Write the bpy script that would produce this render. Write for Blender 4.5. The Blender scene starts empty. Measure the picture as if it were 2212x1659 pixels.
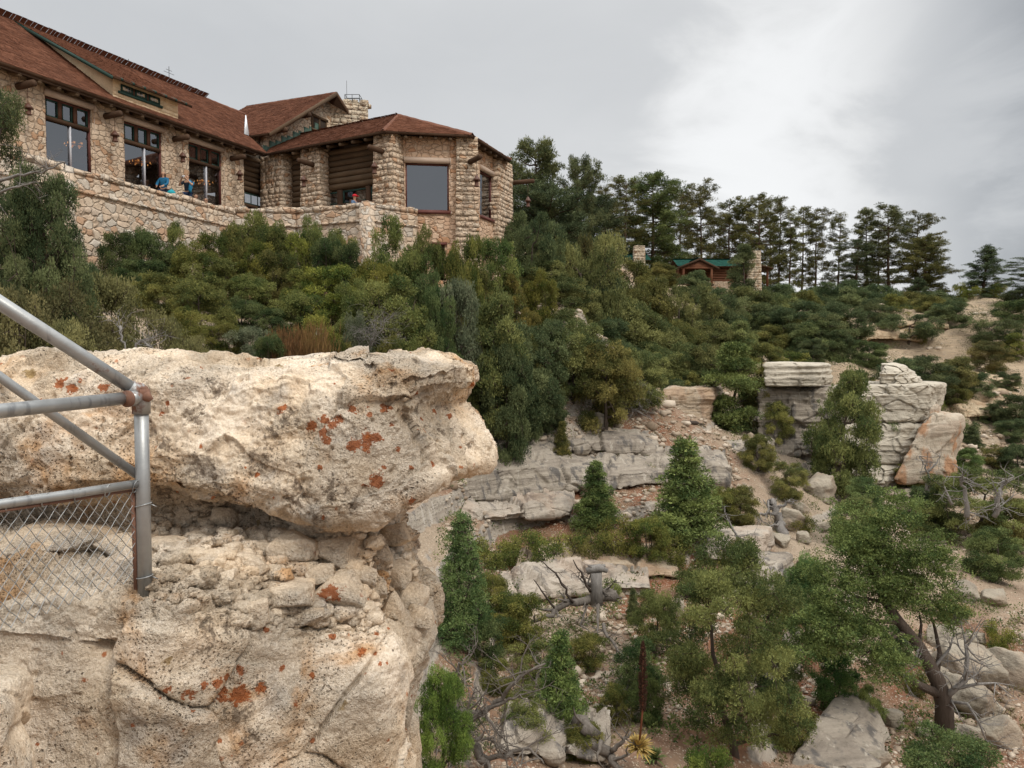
import bpy, math, random
import numpy as np
from mathutils import Vector, Matrix
from mathutils.bvhtree import BVHTree
R = math.radians
rng = np.random.default_rng(7)
random.seed(7)
SC = bpy.context.scene
COL = SC.collection

# ---------------------------------------------------------------- camera
# photograph measured on a 2212 x 1659 grid; horizon at row 757, focal length 1659 units
FPX, CX, CY, HORIZON = 1659.0, 1106.0, 829.5, 757.0
PITCH = math.atan((CY-HORIZON)/FPX)
cam = bpy.data.cameras.new("camera"); camo = bpy.data.objects.new("camera", cam); COL.objects.link(camo)
cam.sensor_width = 36.0; cam.lens = 36.0*FPX/2212.0
cam.clip_start = 0.05; cam.clip_end = 6000
camo.location = (0, 0, 0); camo.rotation_euler = (R(90)-PITCH, 0, 0)
SC.camera = camo

# ---------------------------------------------------------------- sky and sun (overcast)
SUN_EL, SUN_AZ = R(48), R(136)          # azimuth measured clockwise from +Y
w = bpy.data.worlds.new("World"); SC.world = w; w.use_nodes = True
nt = w.node_tree; N = nt.nodes; L = nt.links
for n in list(N): N.remove(n)
def wn(t, **k):
    n = N.new(t)
    for a, b in k.items(): setattr(n, a, b)
    return n
out = wn("ShaderNodeOutputWorld"); bg = wn("ShaderNodeBackground"); L.new(bg.outputs[0], out.inputs[0])
sky = wn("ShaderNodeTexSky", sky_type='NISHITA', sun_disc=False); sky.sun_elevation = SUN_EL; sky.sun_rotation = SUN_AZ
tc = wn("ShaderNodeTexCoord")
def vmath(op, a, b=None):
    n = wn("ShaderNodeVectorMath", operation=op); L.new(a, n.inputs[0])
    if b is not None:
        if isinstance(b, tuple): n.inputs[1].default_value = b
        else: L.new(b, n.inputs[1])
    return n
def wmath(op, a, b=None, clamp=False):
    n = wn("ShaderNodeMath", operation=op, use_clamp=clamp)
    for i, q in enumerate((a, b)):
        if q is None: continue
        if isinstance(q, (int, float)): n.inputs[i].default_value = q
        else: L.new(q, n.inputs[i])
    return n.outputs[0]
def wmaprange(v, a, b, c, d, smooth=True):
    n = wn("ShaderNodeMapRange"); n.interpolation_type = 'SMOOTHSTEP' if smooth else 'LINEAR'
    L.new(v, n.inputs[0])
    for i, q in enumerate((a, b, c, d)): n.inputs[i+1].default_value = q
    return n.outputs[0]
D = vmath('NORMALIZE', tc.outputs['Generated']).outputs[0]
sep = wn("ShaderNodeSeparateXYZ"); L.new(D, sep.inputs[0])
n1 = wn("ShaderNodeTexNoise"); n1.inputs['Scale'].default_value = 4.6; n1.inputs['Detail'].default_value = 9; n1.inputs['Roughness'].default_value = .55
n1.inputs['Distortion'].default_value = .35
mp = vmath('MULTIPLY', D, (1.0, 1.0, 2.2)); L.new(mp.outputs[0], n1.inputs['Vector'])
n2 = wn("ShaderNodeTexNoise"); n2.inputs['Scale'].default_value = 1.4; n2.inputs['Detail'].default_value = 3
L.new(mp.outputs[0], n2.inputs['Vector'])
def skydir(x, y):
    v = Vector(((x-CX)/FPX, 1, (CY-y)/FPX)); v.rotate(Matrix.Rotation(-PITCH, 3, 'X')); v.normalize(); return tuple(v)
def lobe(x, y, c0, c1):
    d = vmath('DOT_PRODUCT', D, skydir(x, y)).outputs['Value']
    # break the lobe up with cloud noise
    d = wmath('ADD', d, wmath('MULTIPLY', wmath('SUBTRACT', n1.outputs['Fac'], .5), .075))
    return wmaprange(d, c0, c1, 0, 1)
lum = wmaprange(sep.outputs['Z'], .36, 1.0, .665, 2.5)      # an overcast sky is brightest overhead
lum = wmath('ADD', lum, wmath('MULTIPLY', wmath('SUBTRACT', n1.outputs['Fac'], .5), .11))
lum = wmath('ADD', lum, wmath('MULTIPLY', wmath('SUBTRACT', n2.outputs['Fac'], .5), .15))
lum = wmath('ADD', lum, wmath('MULTIPLY', lobe(1860, 300, .966, 1.0), .25))       # bright break in the cloud
lum = wmath('ADD', lum, wmath('MULTIPLY', lobe(2330, 240, .964, .992), -.30))      # dark cloud bank
lum = wmath('ADD', lum, wmath('MULTIPLY', lobe(250, 120, .85, 1.0), -.03))
grey = wn("ShaderNodeMixRGB", blend_type='MIX'); L.new(wmaprange(lum, .35, .85, 0, 1), grey.inputs[0])
grey.inputs[1].default_value = (.90, .945, 1.0, 1); grey.inputs[2].default_value = (.985, .995, 1.0, 1)
gm = wn("ShaderNodeMixRGB", blend_type='MULTIPLY'); gm.inputs[0].default_value = 1
L.new(grey.outputs[0], gm.inputs[1]); L.new(lum, gm.inputs[2])
skb = wn("ShaderNodeMixRGB", blend_type='MULTIPLY'); skb.inputs[0].default_value = 1
L.new(sky.outputs[0], skb.inputs[1]); skb.inputs[2].default_value = (.08, .08, .08, 1)
mixs = wn("ShaderNodeMixRGB", blend_type='MIX'); mixs.inputs[0].default_value = .94
L.new(skb.outputs[0], mixs.inputs[1]); L.new(gm.outputs[0], mixs.inputs[2])
L.new(mixs.outputs[0], bg.inputs[0]); bg.inputs[1].default_value = 1.0

sl = bpy.data.lights.new("sun", 'SUN'); sl.energy = 1.5; sl.angle = R(12); sl.color = (1.0, .94, .84)
so = bpy.data.objects.new("sun", sl); COL.objects.link(so)
sd = Vector((math.sin(SUN_AZ)*math.cos(SUN_EL), math.cos(SUN_AZ)*math.cos(SUN_EL), math.sin(SUN_EL)))
so.rotation_euler = sd.to_track_quat('Z', 'Y').to_euler(); so.location = (30, -20, 60)
SC.view_settings.view_transform = 'Standard'; SC.view_settings.look = 'None'
SC.view_settings.exposure = 0.03; SC.view_settings.gamma = 1.0
SC.cycles.max_bounces = 6; SC.cycles.diffuse_bounces = 3; SC.cycles.glossy_bounces = 2
SC.cycles.transmission_bounces = 3; SC.cycles.transparent_max_bounces = 6
SC.cycles.use_denoising = True

# ---------------------------------------------------------------- photo grid -> world
CP, SP = math.cos(PITCH), math.sin(PITCH)
def ray(x, y):
    u, wv = (x-CX)/FPX, (CY-y)/FPX
    Y = CP+SP*wv; Z = -SP+CP*wv
    return np.array((u/Y, 1.0, Z/Y))
def at(x, y, d): return ray(x, y)*d
def atz(x, y, z): r = ray(x, y); return r*(z/r[2])
def along(x, p0, d):
    """distance along the plan line p0 + t d at which it is seen in photo column x"""
    u = ray(x, HORIZON)[0]
    return (u*p0[1]-p0[0])/(d[0]-u*d[1])
def hitplane(x, y, p0, n):
    r = ray(x, y); t = np.dot(p0, n)/np.dot(r, n); return r*t
def proj(p):
    Y = CP*p[1]-SP*p[2]; Z = SP*p[1]+CP*p[2]
    return CX+FPX*p[0]/Y, CY-FPX*Z/Y

# ---------------------------------------------------------------- noise
def _h(ix, iy, iz, seed):
    h = (ix.astype(np.int64)*374761393+iy.astype(np.int64)*668265263+iz.astype(np.int64)*2147483647+seed*1274126177) & 0xffffffff
    h = ((h ^ (h >> 13))*1274126177) & 0xffffffff
    h = ((h ^ (h >> 16))*2246822519) & 0xffffffff
    return ((h ^ (h >> 15)) & 0xffffff)/float(0xffffff)
def vnoise(p, seed=0):
    f = np.floor(p); t = p-f; t = t*t*t*(t*(t*6-15)+10); i = f.astype(np.int64)
    r = 0
    for dx in (0, 1):
        wx = t[:, 0] if dx else 1-t[:, 0]
        for dy in (0, 1):
            wy = t[:, 1] if dy else 1-t[:, 1]
            for dz in (0, 1):
                wz = t[:, 2] if dz else 1-t[:, 2]
                r = r+wx*wy*wz*_h(i[:, 0]+dx, i[:, 1]+dy, i[:, 2]+dz, seed)
    return r*2-1
def fbm(p, octv=4, seed=0, gain=.5, lac=2.03):
    a, s, tot = 1.0, 0, 0
    q = np.array(p, float)
    for k in range(octv):
        s = s+a*vnoise(q, seed+k*17); tot += a; a *= gain; q = q*lac+3.7
    return s/tot
def worley(p, seed=0, jit=.9):
    f = np.floor(p).astype(np.int64)
    d1 = np.full(len(p), 9.); d2 = np.full(len(p), 9.); cid = np.zeros(len(p))
    for dx in (-1, 0, 1):
        for dy in (-1, 0, 1):
            for dz in (-1, 0, 1):
                c = f+np.array((dx, dy, dz))
                q = np.stack([_h(c[:, 0], c[:, 1], c[:, 2], seed+k) for k in (1, 2, 3)], 1)*jit+c+(1-jit)/2
                d = np.sqrt(((q-p)**2).sum(1))
                m = d < d1
                d2 = np.where(m, d1, np.minimum(d2, d)); cid = np.where(m, _h(c[:, 0], c[:, 1], c[:, 2], seed+9), cid)
                d1 = np.where(m, d, d1)
    return d1, d2, cid
def facets(p, seed=0):
    """angular fracture relief: every cell is a plane tilted its own way"""
    f = np.floor(p).astype(np.int64); d1 = np.full(len(p), 9.); d2 = np.full(len(p), 9.); til = np.zeros(len(p))
    for dx in (-1, 0, 1):
        for dy in (-1, 0, 1):
            for dz in (-1, 0, 1):
                c = f+np.array((dx, dy, dz)); q = np.stack([_h(c[:, 0], c[:, 1], c[:, 2], seed+k) for k in (1, 2, 3)], 1)*.9+c+.05
                o = p-q; d = np.sqrt((o**2).sum(1)); m = d < d1; r = np.stack([_h(c[:, 0], c[:, 1], c[:, 2], seed+k) for k in (11, 12, 13)], 1)*2-1
                d2 = np.where(m, d1, np.minimum(d2, d)); til = np.where(m, (o*r).sum(1)+.35*r[:, 0], til); d1 = np.where(m, d, d1)
    return til, d2-d1
def sst(x, a, b): t = np.clip((x-a)/(b-a), 0, 1); return t*t*(3-2*t)

# ---------------------------------------------------------------- object helpers
def tag(o, label, cat, group=None, kind=None):
    if label: o["label"] = label
    if cat: o["category"] = cat
    if group: o["group"] = group
    if kind: o["kind"] = kind
    return o
def thing(name, label, cat, loc=(0, 0, 0), rz=0, group=None):
    o = bpy.data.objects.new(name, None); COL.objects.link(o)
    o.location = tuple(float(c) for c in loc); o.rotation_euler = (0, 0, rz); o.empty_display_size = .3
    return tag(o, label, cat, group)
def origin_of(o):
    p = np.zeros(3)
    while o is not None: p = p+np.array(o.location); o = o.parent
    return p
def mesh_np(name, co, faces, smooth=False):
    """co (n,3); faces: (m,k) array or list of lists"""
    me = bpy.data.meshes.new(name)
    co = np.asarray(co, np.float32)
    if isinstance(faces, np.ndarray):
        m, k = faces.shape; loops = faces.ravel().astype(np.int32); starts = np.arange(m, dtype=np.int32)*k
    else:
        loops = np.fromiter((i for f in faces for i in f), np.int32); m = len(faces)
        lens = np.fromiter((len(f) for f in faces), np.int32); starts = np.concatenate(([0], np.cumsum(lens)[:-1])).astype(np.int32)
    me.vertices.add(len(co)); me.vertices.foreach_set("co", co.ravel())
    me.loops.add(len(loops)); me.loops.foreach_set("vertex_index", loops)
    me.polygons.add(m); me.polygons.foreach_set("loop_start", starts)
    me.update(calc_edges=True); me.validate()
    if smooth: me.polygons.foreach_set("use_smooth", np.ones(len(me.polygons), bool))
    return me
def attr(me, name, vals, domain='POINT'):
    a = me.attributes.new(name, 'FLOAT', domain); a.data.foreach_set("value", np.asarray(vals, np.float32))
def obj(name, me, mat, parent=None, local=False):
    if mat is not None and not me.materials: me.materials.append(mat)
    o = bpy.data.objects.new(name, me); COL.objects.link(o)
    if parent is not None: o.parent = parent
    return o
class MB:
    """collects shapes in world coordinates; build() links them as ONE mesh object"""
    def __init__(s): s.v = []; s.f = []; s.t = []
    def add(s, v, f, tint=None):
        o = len(s.v); s.v.extend([tuple(map(float, q)) for q in v]); s.f.extend([[i+o for i in g] for g in f])
        t = random.random() if tint is None else tint
        s.t.extend([t]*len(v)); return s
    def frame(s, o, ex, ey, ez):
        """box on corner o with edge vectors"""
        o, ex, ey, ez = map(np.array, (o, ex, ey, ez))
        v = [o, o+ex, o+ex+ey, o+ey, o+ez, o+ex+ez, o+ex+ey+ez, o+ey+ez]
        return s.add(v, [[3, 2, 1, 0], [4, 5, 6, 7], [0, 1, 5, 4], [1, 2, 6, 5], [2, 3, 7, 6], [3, 0, 4, 7]])
    def box(s, c, size, rz=0):
        c = np.array(c, float); a = np.array((math.cos(rz), math.sin(rz), 0))*size[0]; b = np.array((-math.sin(rz), math.cos(rz), 0))*size[1]
        e = np.array((0, 0, size[2])); return s.frame(c-a/2-b/2-e/2, a, b, e)
    def prism(s, poly, ext):
        n = len(poly); ext = np.array(ext); p = [np.array(q, float) for q in poly]
        return s.add(p+[q+ext for q in p], [list(range(n))[::-1], list(range(n, 2*n))]+[[i, (i+1) % n, n+(i+1) % n, n+i] for i in range(n)])
    def tube(s, pts, rad, n=8, cap=True, tint=None):
        pts = [np.array(p, float) for p in pts]; m = len(pts)
        rad = [rad]*m if isinstance(rad, (int, float)) else rad
        v = []; prev = None
        for i, p in enumerate(pts):
            d = pts[min(i+1, m-1)]-pts[max(i-1, 0)]; d = d/(np.linalg.norm(d)+1e-9)
            if prev is None:
                a = np.cross(d, (0, 0, 1.0))
                if np.linalg.norm(a) < .1: a = np.cross(d, (1.0, 0, 0))
            else: a = prev-d*np.dot(prev, d)
            a = a/(np.linalg.norm(a)+1e-9); prev = a; b = np.cross(d, a)
            for k in range(n):
                th = 2*math.pi*k/n; v.append(p+(a*math.cos(th)+b*math.sin(th))*rad[i])
        f = [[i*n+k, i*n+(k+1) % n, (i+1)*n+(k+1) % n, (i+1)*n+k] for i in range(m-1) for k in range(n)]
        if cap: f += [list(range(n))[::-1], [(m-1)*n+k for k in range(n)]]
        return s.add(v, f, tint)
    def lathe(s, c, prof, n=12):
        c = np.array(c, float); v = []
        for r, z in prof:
            for k in range(n): th = 2*math.pi*k/n; v.append(c+np.array((r*math.cos(th), r*math.sin(th), z)))
        m = len(prof)
        f = [[i*n+k, i*n+(k+1) % n, (i+1)*n+(k+1) % n, (i+1)*n+k] for i in range(m-1) for k in range(n)]
        return s.add(v, f+[list(range(n))[::-1], [(m-1)*n+k for k in range(n)]])
    def mesh(s, name, org=None, smooth=False):
        co = np.array(s.v, float)
        if org is not None: co = co-org
        me = mesh_np(name, co, s.f, smooth); 
        if len(me.vertices) == len(s.t): attr(me, "tint", s.t)
        return me
    def build(s, name, mat, parent=None, smooth=False):
        org = origin_of(parent) if parent is not None else None
        return obj(name, s.mesh(name, org, smooth), mat, parent)
    def solo(s, name, mat, label, cat, group=None, kind=None, smooth=False, loc=None):
        if loc is None: c = np.array(s.v); loc = np.array((c[:, 0].mean(), c[:, 1].mean(), c[:, 2].min()))
        o = obj(name, s.mesh(name, np.array(loc), smooth), mat); o.location = tuple(map(float, loc))
        return tag(o, label, cat, group, kind)

# ---------------------------------------------------------------- materials
class Mat:
    def __init__(s, name, rough=.85, spec=.25):
        s.m = bpy.data.materials.new(name); s.m.use_nodes = True; s.nt = s.m.node_tree; s.N = s.nt.nodes; s.L = s.nt.links
        s.b = s.N["Principled BSDF"]; s.b.inputs["Roughness"].default_value = rough
        s.b.inputs["Specular IOR Level"].default_value = spec; s.tc = None
    def n(s, t, **k):
        n = s.N.new(t)
        for a, b in k.items():
            if a in n.inputs.keys() if False else False: pass
            setattr(n, a, b)
        return n
    def set(s, sock, v):
        if isinstance(v, bpy.types.NodeSocket): s.L.new(v, sock)
        elif isinstance(v, (tuple, list)) and sock.type == 'RGBA': sock.default_value = tuple(v)+((1,) if len(v) == 3 else ())
        else: sock.default_value = v
    def coord(s, kind='Object', scale=(1, 1, 1)):
        if s.tc is None: s.tc = s.n("ShaderNodeTexCoord")
        mp = s.n("ShaderNodeMapping"); s.L.new(s.tc.outputs[kind], mp.inputs[0]); mp.inputs['Scale'].default_value = scale
        return mp.outputs[0]
    def noise(s, vec, scale, detail=4, rough=.55, dist=0):
        n = s.n("ShaderNodeTexNoise"); s.L.new(vec, n.inputs['Vector']); n.inputs['Scale'].default_value = scale
        n.inputs['Detail'].default_value = detail; n.inputs['Roughness'].default_value = rough; n.inputs['Distortion'].default_value = dist
        return n.outputs['Fac']
    def vor(s, vec, scale, feature='F1', rnd=1.0):
        n = s.n("ShaderNodeTexVoronoi", feature=feature); s.L.new(vec, n.inputs['Vector']); n.inputs['Scale'].default_value = scale
        n.inputs['Randomness'].default_value = rnd; return n
    def ramp(s, fac, stops, interp='LINEAR'):
        n = s.n("ShaderNodeValToRGB"); s.set(n.inputs[0], fac); e = n.color_ramp; e.interpolation = interp
        while len(e.elements) < len(stops): e.elements.new(.5)
        for el, (p, c) in zip(e.elements, stops):
            el.position = p; el.color = (tuple(c) if isinstance(c, (tuple, list)) else (c, c, c))[:3]+(1,)
        return n.outputs[0]
    def mix(s, fac, a, b, mode='MIX'):
        n = s.n("ShaderNodeMixRGB", blend_type=mode); s.set(n.inputs[0], fac); s.set(n.inputs[1], a); s.set(n.inputs[2], b); return n.outputs[0]
    def math(s, op, a, b=0.0, clamp=False):
        n = s.n("ShaderNodeMath", operation=op, use_clamp=clamp); s.set(n.inputs[0], a); s.set(n.inputs[1], b); return n.outputs[0]
    def mr(s, v, a, b, c=0.0, d=1.0):
        n = s.n("ShaderNodeMapRange", interpolation_type='SMOOTHSTEP'); s.set(n.inputs[0], v)
        for i, q in enumerate((a, b, c, d)): n.inputs[i+1].default_value = q
        return n.outputs[0]
    def attr(s, name): n = s.n("ShaderNodeAttribute", attribute_name=name); return n.outputs['Fac']
    def objcol(s): return s.n("ShaderNodeObjectInfo").outputs['Color']
    def objrand(s): return s.n("ShaderNodeObjectInfo").outputs['Random']
    def color(s, c): s.set(s.b.inputs['Base Color'], c)
    def bump(s, h, strength=.5, dist=.02, prev=None):
        n = s.n("ShaderNodeBump"); s.set(n.inputs['Height'], h); n.inputs['Strength'].default_value = strength; n.inputs['Distance'].default_value = dist
        if prev is not None: s.L.new(prev, n.inputs['Normal'])
        s.L.new(n.outputs[0], s.b.inputs['Normal']); return n.outputs[0]
def flat(name, c, rough=.7, spec=.3, metal=0, var=.25, sc=6):
    m = Mat(name, rough, spec); v = m.coord()
    m.color(m.mix(m.noise(v, sc, 4), tuple(q*(1-var) for q in c), tuple(min(1, q*(1+var)) for q in c)))
    m.b.inputs['Metallic'].default_value = metal; return m.m
# ---------------------------------------------------------------- terrain
TP = [  # photo column, photo row, depth of the ground seen (or hidden) there
 (100,840,18),(500,850,22),(900,850,27),(1000,850,28.5),(600,720,27.5),(850,730,29.5),
 (1060,965,30),(1050,1095,27),(1150,990,31),(1400,965,33),(1280,870,35.5),(1300,1115,28),(1000,1290,20),(960,1460,15.5),
 (1000,1430,16.5),(1100,1640,13.2),(1200,1320,21),(1450,1335,21),(1250,1500,17),(1390,1640,14.6),(1650,1310,23),(1550,1215,26),
 (1800,1560,17.5),(1800,1655,15.5),(2050,1590,17.5),(2200,1500,20),(2150,1310,24.5),(1950,1210,29),(1700,1150,30.5),(1720,1065,34),
 (1620,965,37),(1500,900,38.5),(1450,868,39),(1850,1095,37),(2000,1110,37),(2100,1000,45),(2180,890,54),(2100,890,53),(2120,805,64),(2200,800,64),(2130,768,75),(1980,765,75.5),
 (1850,748,74),(1750,790,55),(1600,770,58),(1500,755,61),(1400,720,66),(1400,606,86),(1500,622,86),(1650,650,88),(1750,668,90),
 (1900,670,90),(2050,656,92),(2150,640,93),(2240,668,93),(1990,690,79.5),(2120,690,80),(1850,698,78),(1930,770,66),(2000,800,60),(1150,868,33),(1150,850,38.5),(1250,835,45),(1350,850,48),
 (1500,855,46),(1640,890,44),(1780,880,46),(2240,1100,39),(2240,1300,27)]
TX = [(-6,34.0,1.9),(-2,34.4,1.9),(1.5,40,2.4),(.6,36.6,.9),(1.8,38,1.2),(-20,26,2.6),(-28,20,3.0),(-16.5,28.3,2.6),(-14.5,32,2.6),(-12,35,2.6),(-9,34,2.1),
 (-15,45,5.4),(-5,47,5.0),(-25,36,5.5),(-5,60,6.5),(-20,60,7.5),(10,70,6.0),
 (-8,12,-1.6),(-5,14,-2.2),(-2.5,16,-4.8),(0,9,-8.6),(3.5,8.5,-9),(6,10,-9.4),(-3,8,-5.5),(-8,6,-2.2),(-14,10,.2),(-20,12,2.2),(0,5,-9),(8,5,-11),
 (0,110,6.0),(20,112,3.6),(45,112,2.4),(75,112,1),(-30,110,8),(0,150,-8),(60,150,-25),(-60,150,0),(100,110,-20),(-60,60,9),(-60,20,7),
 (36,30,-14),(30,12,-15),(20,5,-14),(60,50,-16),(80,80,-10),(60,20,-30),(100,40,-40),(0,260,-60),(150,260,-80),(-150,260,-50),(-120,100,6),(-120,10,6),(150,100,-50),(120,5,-60)]
_tc = np.array([at(*q) for q in TP]+[np.array(q, float) for q in TX])
def _warp(X, Y):       # far things are spread more thinly
    return np.stack([X, Y], 1)*.05
def _tps(a, b):
    r2 = ((a[:, None, :]-b[None, :, :])**2).sum(2); return .5*r2*np.log(r2+1e-9)
_c2 = _warp(_tc[:, 0], _tc[:, 1]); _n = len(_c2)
_A = np.zeros((_n+3, _n+3)); _A[:_n, :_n] = _tps(_c2, _c2)+np.eye(_n)*.0015
_A[:_n, _n] = 1; _A[:_n, _n+1:] = _c2; _A[_n:, :_n] = _A[:_n, _n:].T
_w = np.linalg.solve(_A, np.concatenate([_tc[:, 2], np.zeros(3)]))
def tz_smooth(X, Y):
    X = np.atleast_1d(np.asarray(X, float)); Y = np.atleast_1d(np.asarray(Y, float)); o = np.empty(len(X))
    for i in range(0, len(X), 60000):
        q = _warp(X[i:i+60000], Y[i:i+60000]); o[i:i+60000] = _tps(q, _c2)@_w[:_n]+_w[_n]+q@_w[_n+1:]
    return o
def tz(X, Y):
    X = np.atleast_1d(np.asarray(X, float)); Y = np.atleast_1d(np.asarray(Y, float))
    z = tz_smooth(X, Y); P = np.stack([X, Y, np.zeros_like(X)], 1)
    z = z+.28*fbm(P*.22, 4, 3)+.8*sst(X+.15*Y, 17, 26)*sst(Y, 40, 60)*(1-sst(Y, 84, 92))*fbm(P*.13, 4, 93)
    # limestone beds: the slope steps down over hard layers
    P[:, 2] = z*.6
    per = 1.1; k = (z+.45*fbm(P*.09, 3, 21))/per; f = k-np.floor(k)
    fl = np.floor(k).astype(np.int64)
    hard = _h(fl, fl*0+1, fl*0, 77)
    lm = sst(fbm(P*np.array((.12, .12, .3)), 3, 55), -.25, .25)*(.35+.65*hard)
    zone = sst(Y, 12, 16)*(1-.75*sst(z, 1.5, 3.5)*(1-sst(Y, 55, 66)))*(1-sst(Y, 86, 90))
    step = sst(f, .42, .58)-f
    z = z+per*step*lm*.97*zone
    tn = sst(X+.15*Y, 16, 24)*sst(Y, 30, 45)*(1-sst(Y, 88, 93)); k2 = (z+.25*fbm(P*np.array((.2, .2, 0)), 3, 23))/.55; f2 = k2-np.floor(k2); z = z+.55*(sst(f2, .38, .62)-f2)*.9*tn*sst(fbm(P*np.array((.25, .25, 0)), 3, 24), -.35, .15)
    P[:, 2] = 0
    return z+.16*np.abs(fbm(P*.75, 3, 19))+.09*fbm(P*1.9, 3, 9)+.035*fbm(P*6.0, 2, 12)
def tz1(x, y): return float(tz([x], [y])[0])
def hit(x, y, d0=11.5, d1=130.0):
    """first ground point seen at a photo position"""
    r = ray(x, y); d = np.geomspace(d0, d1, 900); g = tz(r[0]*d, d); below = g > r[2]*d
    i = int(np.argmax(below)) if below.any() else len(d)-1
    return r*d[i]
nu, nd = 640, 560
_u = np.sinh(np.linspace(-1.9, 1.9, nu))/np.sinh(1.9)*1.9
_d = np.concatenate([np.linspace(2.5, 12, 40, endpoint=False), np.geomspace(12, 105, nd-70, endpoint=False), np.geomspace(105, 300, 30)])
UU, DD = np.meshgrid(_u, _d); gx, gy = (UU*(DD+3)).ravel(), DD.ravel()
gz = tz(gx, gy)
_P = np.stack([gx, gy, gz], 1)
ii = np.arange(nd*nu).reshape(nd, nu)
quads = np.stack([ii[:-1, :-1], ii[:-1, 1:], ii[1:, 1:], ii[1:, :-1]], -1).reshape(-1, 4)
me = mesh_np("hillside", _P, quads, True)
# how much bare red soil / pale far slope there is, by place
red = sst(fbm(_P*.16, 3, 31), -.15, .3)*(1-sst(gx, 9, 17)*.75)
for _x, _y, _r in ((1000,1430,2.2),(1270,900,3.5),(1450,940,3),(1150,985,2.5),(1100,1560,2),(1230,1490,2),(1330,950,3),(1060,1000,2.5),(1300,1240,2),(2150,1400,2.5)):
    _h3 = hit(_x, _y); red = np.maximum(red, np.exp(-((gx-_h3[0])**2+(gy-_h3[1])**2)/_r**2)*1.1*(fbm(_P*.9, 3, 61)*.5+.9))
red = np.clip(red, 0, 1)
attr(me, "red", red); attr(me, "tan", sst(gx+.15*gy, 17, 26)*sst(gy, 34, 55))

m = Mat("hillside soil and limestone", .95, .12)
v = m.coord(); geo = m.n("ShaderNodeNewGeometry"); sx = m.n("ShaderNodeSeparateXYZ"); m.L.new(geo.outputs['Normal'], sx.inputs[0])
nz = sx.outputs['Z']
fine = m.noise(v, 9, 6, .65); mid = m.noise(v, 1.1, 5, .6)
soil = m.mix(m.mr(mid, .38, .62), (.205, .125, .077), (.185, .078, .042))
soil = m.mix(m.attr("red"), m.mix(fine, (.24, .18, .125), (.38, .30, .22)), soil)
pv = m.vor(v, 9); grav = m.mr(pv.outputs['Distance'], .18, .36, 1, 0)
gcol = m.mix(pv.outputs['Color'], (.29, .22, .155), (.54, .455, .35))
gmask = m.math('MULTIPLY', grav, m.mr(m.noise(v, .7, 4), .42, .58))
soil = m.mix(gmask, soil, gcol)
pv2 = m.vor(v, 17); grav2 = m.mr(pv2.outputs['Distance'], .2, .36, 1, 0)
soil = m.mix(m.math('MULTIPLY', grav2, m.mr(m.noise(v, 1.3, 4), .36, .56)), soil, m.mix(pv2.outputs['Color'], (.33, .24, .165), (.57, .48, .375)))
# bare ledges: bedding, grey weathering and vertical dark streaks
bed = m.noise(m.coord(scale=(.25, .25, 5.5)), 1.0, 7, .62)
streak = m.noise(m.coord(scale=(2.2, 2.2, .22)), 1.0, 5, .6)
lime = m.ramp(bed, [(.25, (.15, .125, .10)), (.42, (.28, .235, .19)), (.55, (.38, .33, .27)), (.75, (.29, .25, .215))])
lime = m.mix(m.mr(streak, .50, .68, 0, .75), lime, (.135, .125, .12))
lime = m.mix(m.mr(m.noise(m.coord(scale=(3.2, 3.2, .3)), 1.0, 3), .62, .7, 0, .55), lime, (.50, .45, .39))
steep = m.mr(m.math('ADD', nz, m.math('MULTIPLY', m.math('SUBTRACT', m.noise(v, 2.2, 5), .5), .5)), .66, .80, 1, 0)
c = m.mix(steep, soil, lime)
bed2 = m.noise(m.coord(scale=(.35, .35, 7.5)), 1.0, 8, .7, .3); tanc = m.ramp(bed2, [(.34, (.10, .072, .048)), (.43, (.32, .235, .15)), (.50, (.44, .34, .23)), (.545, (.16, .12, .082)), (.60, (.40, .31, .21)), (.70, (.22, .165, .115))])
c = m.mix(m.math('MULTIPLY', m.attr("tan"), .85), c, m.mix(.22, tanc, m.mix(fine, (.22, .16, .105), (.40, .315, .22))))
m.color(c)
bb = m.math('ADD', m.math('MULTIPLY', fine, .5), m.math('MULTIPLY', grav, .45)); bb = m.math('ADD', bb, m.math('MULTIPLY', bed, .8))
m.bump(bb, .8, .09)
M_GROUND = m.m
o = obj("hillside", me, M_GROUND); tag(o, "steep red soil and limestone slope falling below the stone lodge", None, kind="structure")
# canyon floor far below, reaching the horizon
b = MB(); S = 5000; b.add([(-S, -S, -95), (S, -S, -95), (S, S, -95), (-S, S, -95)], [[0, 1, 2, 3]])
o = b.build("canyon_floor", flat("canyon floor", (.22, .15, .10), .95, .1)); tag(o, "distant canyon floor", None, kind="structure")

# ---------------------------------------------------------------- rock shapes
def cube_sphere(n):
    """unit cube surface grid: points in [-1,1]^3 and quads"""
    t = np.linspace(-1, 1, n+1); A, B = np.meshgrid(t, t); P = []; F = []; base = 0
    I = np.arange((n+1)**2).reshape(n+1, n+1)
    q = np.stack([I[:-1, :-1], I[:-1, 1:], I[1:, 1:], I[1:, :-1]], -1).reshape(-1, 4)
    one = np.ones_like(A)
    for k, (X, Y, Z, fl) in enumerate(((A, B, one, 0), (A, B, -one, 1), (A, one, B, 1), (A, -one, B, 0), (one, A, B, 0), (-one, A, B, 1))):
        P.append(np.stack([X, Y, Z], -1).reshape(-1, 3)); F.append((q[:, ::-1] if fl else q)+base); base += (n+1)**2
    P = np.concatenate(P); F = np.concatenate(F)
    key = np.round(P*1e5).astype(np.int64); _, idx, inv = np.unique(key, axis=0, return_index=True, return_inverse=True)
    return P[idx], inv.ravel()[F]
_CS = {}
def cs(n):
    if n not in _CS: _CS[n] = cube_sphere(n)
    return _CS[n]
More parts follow.
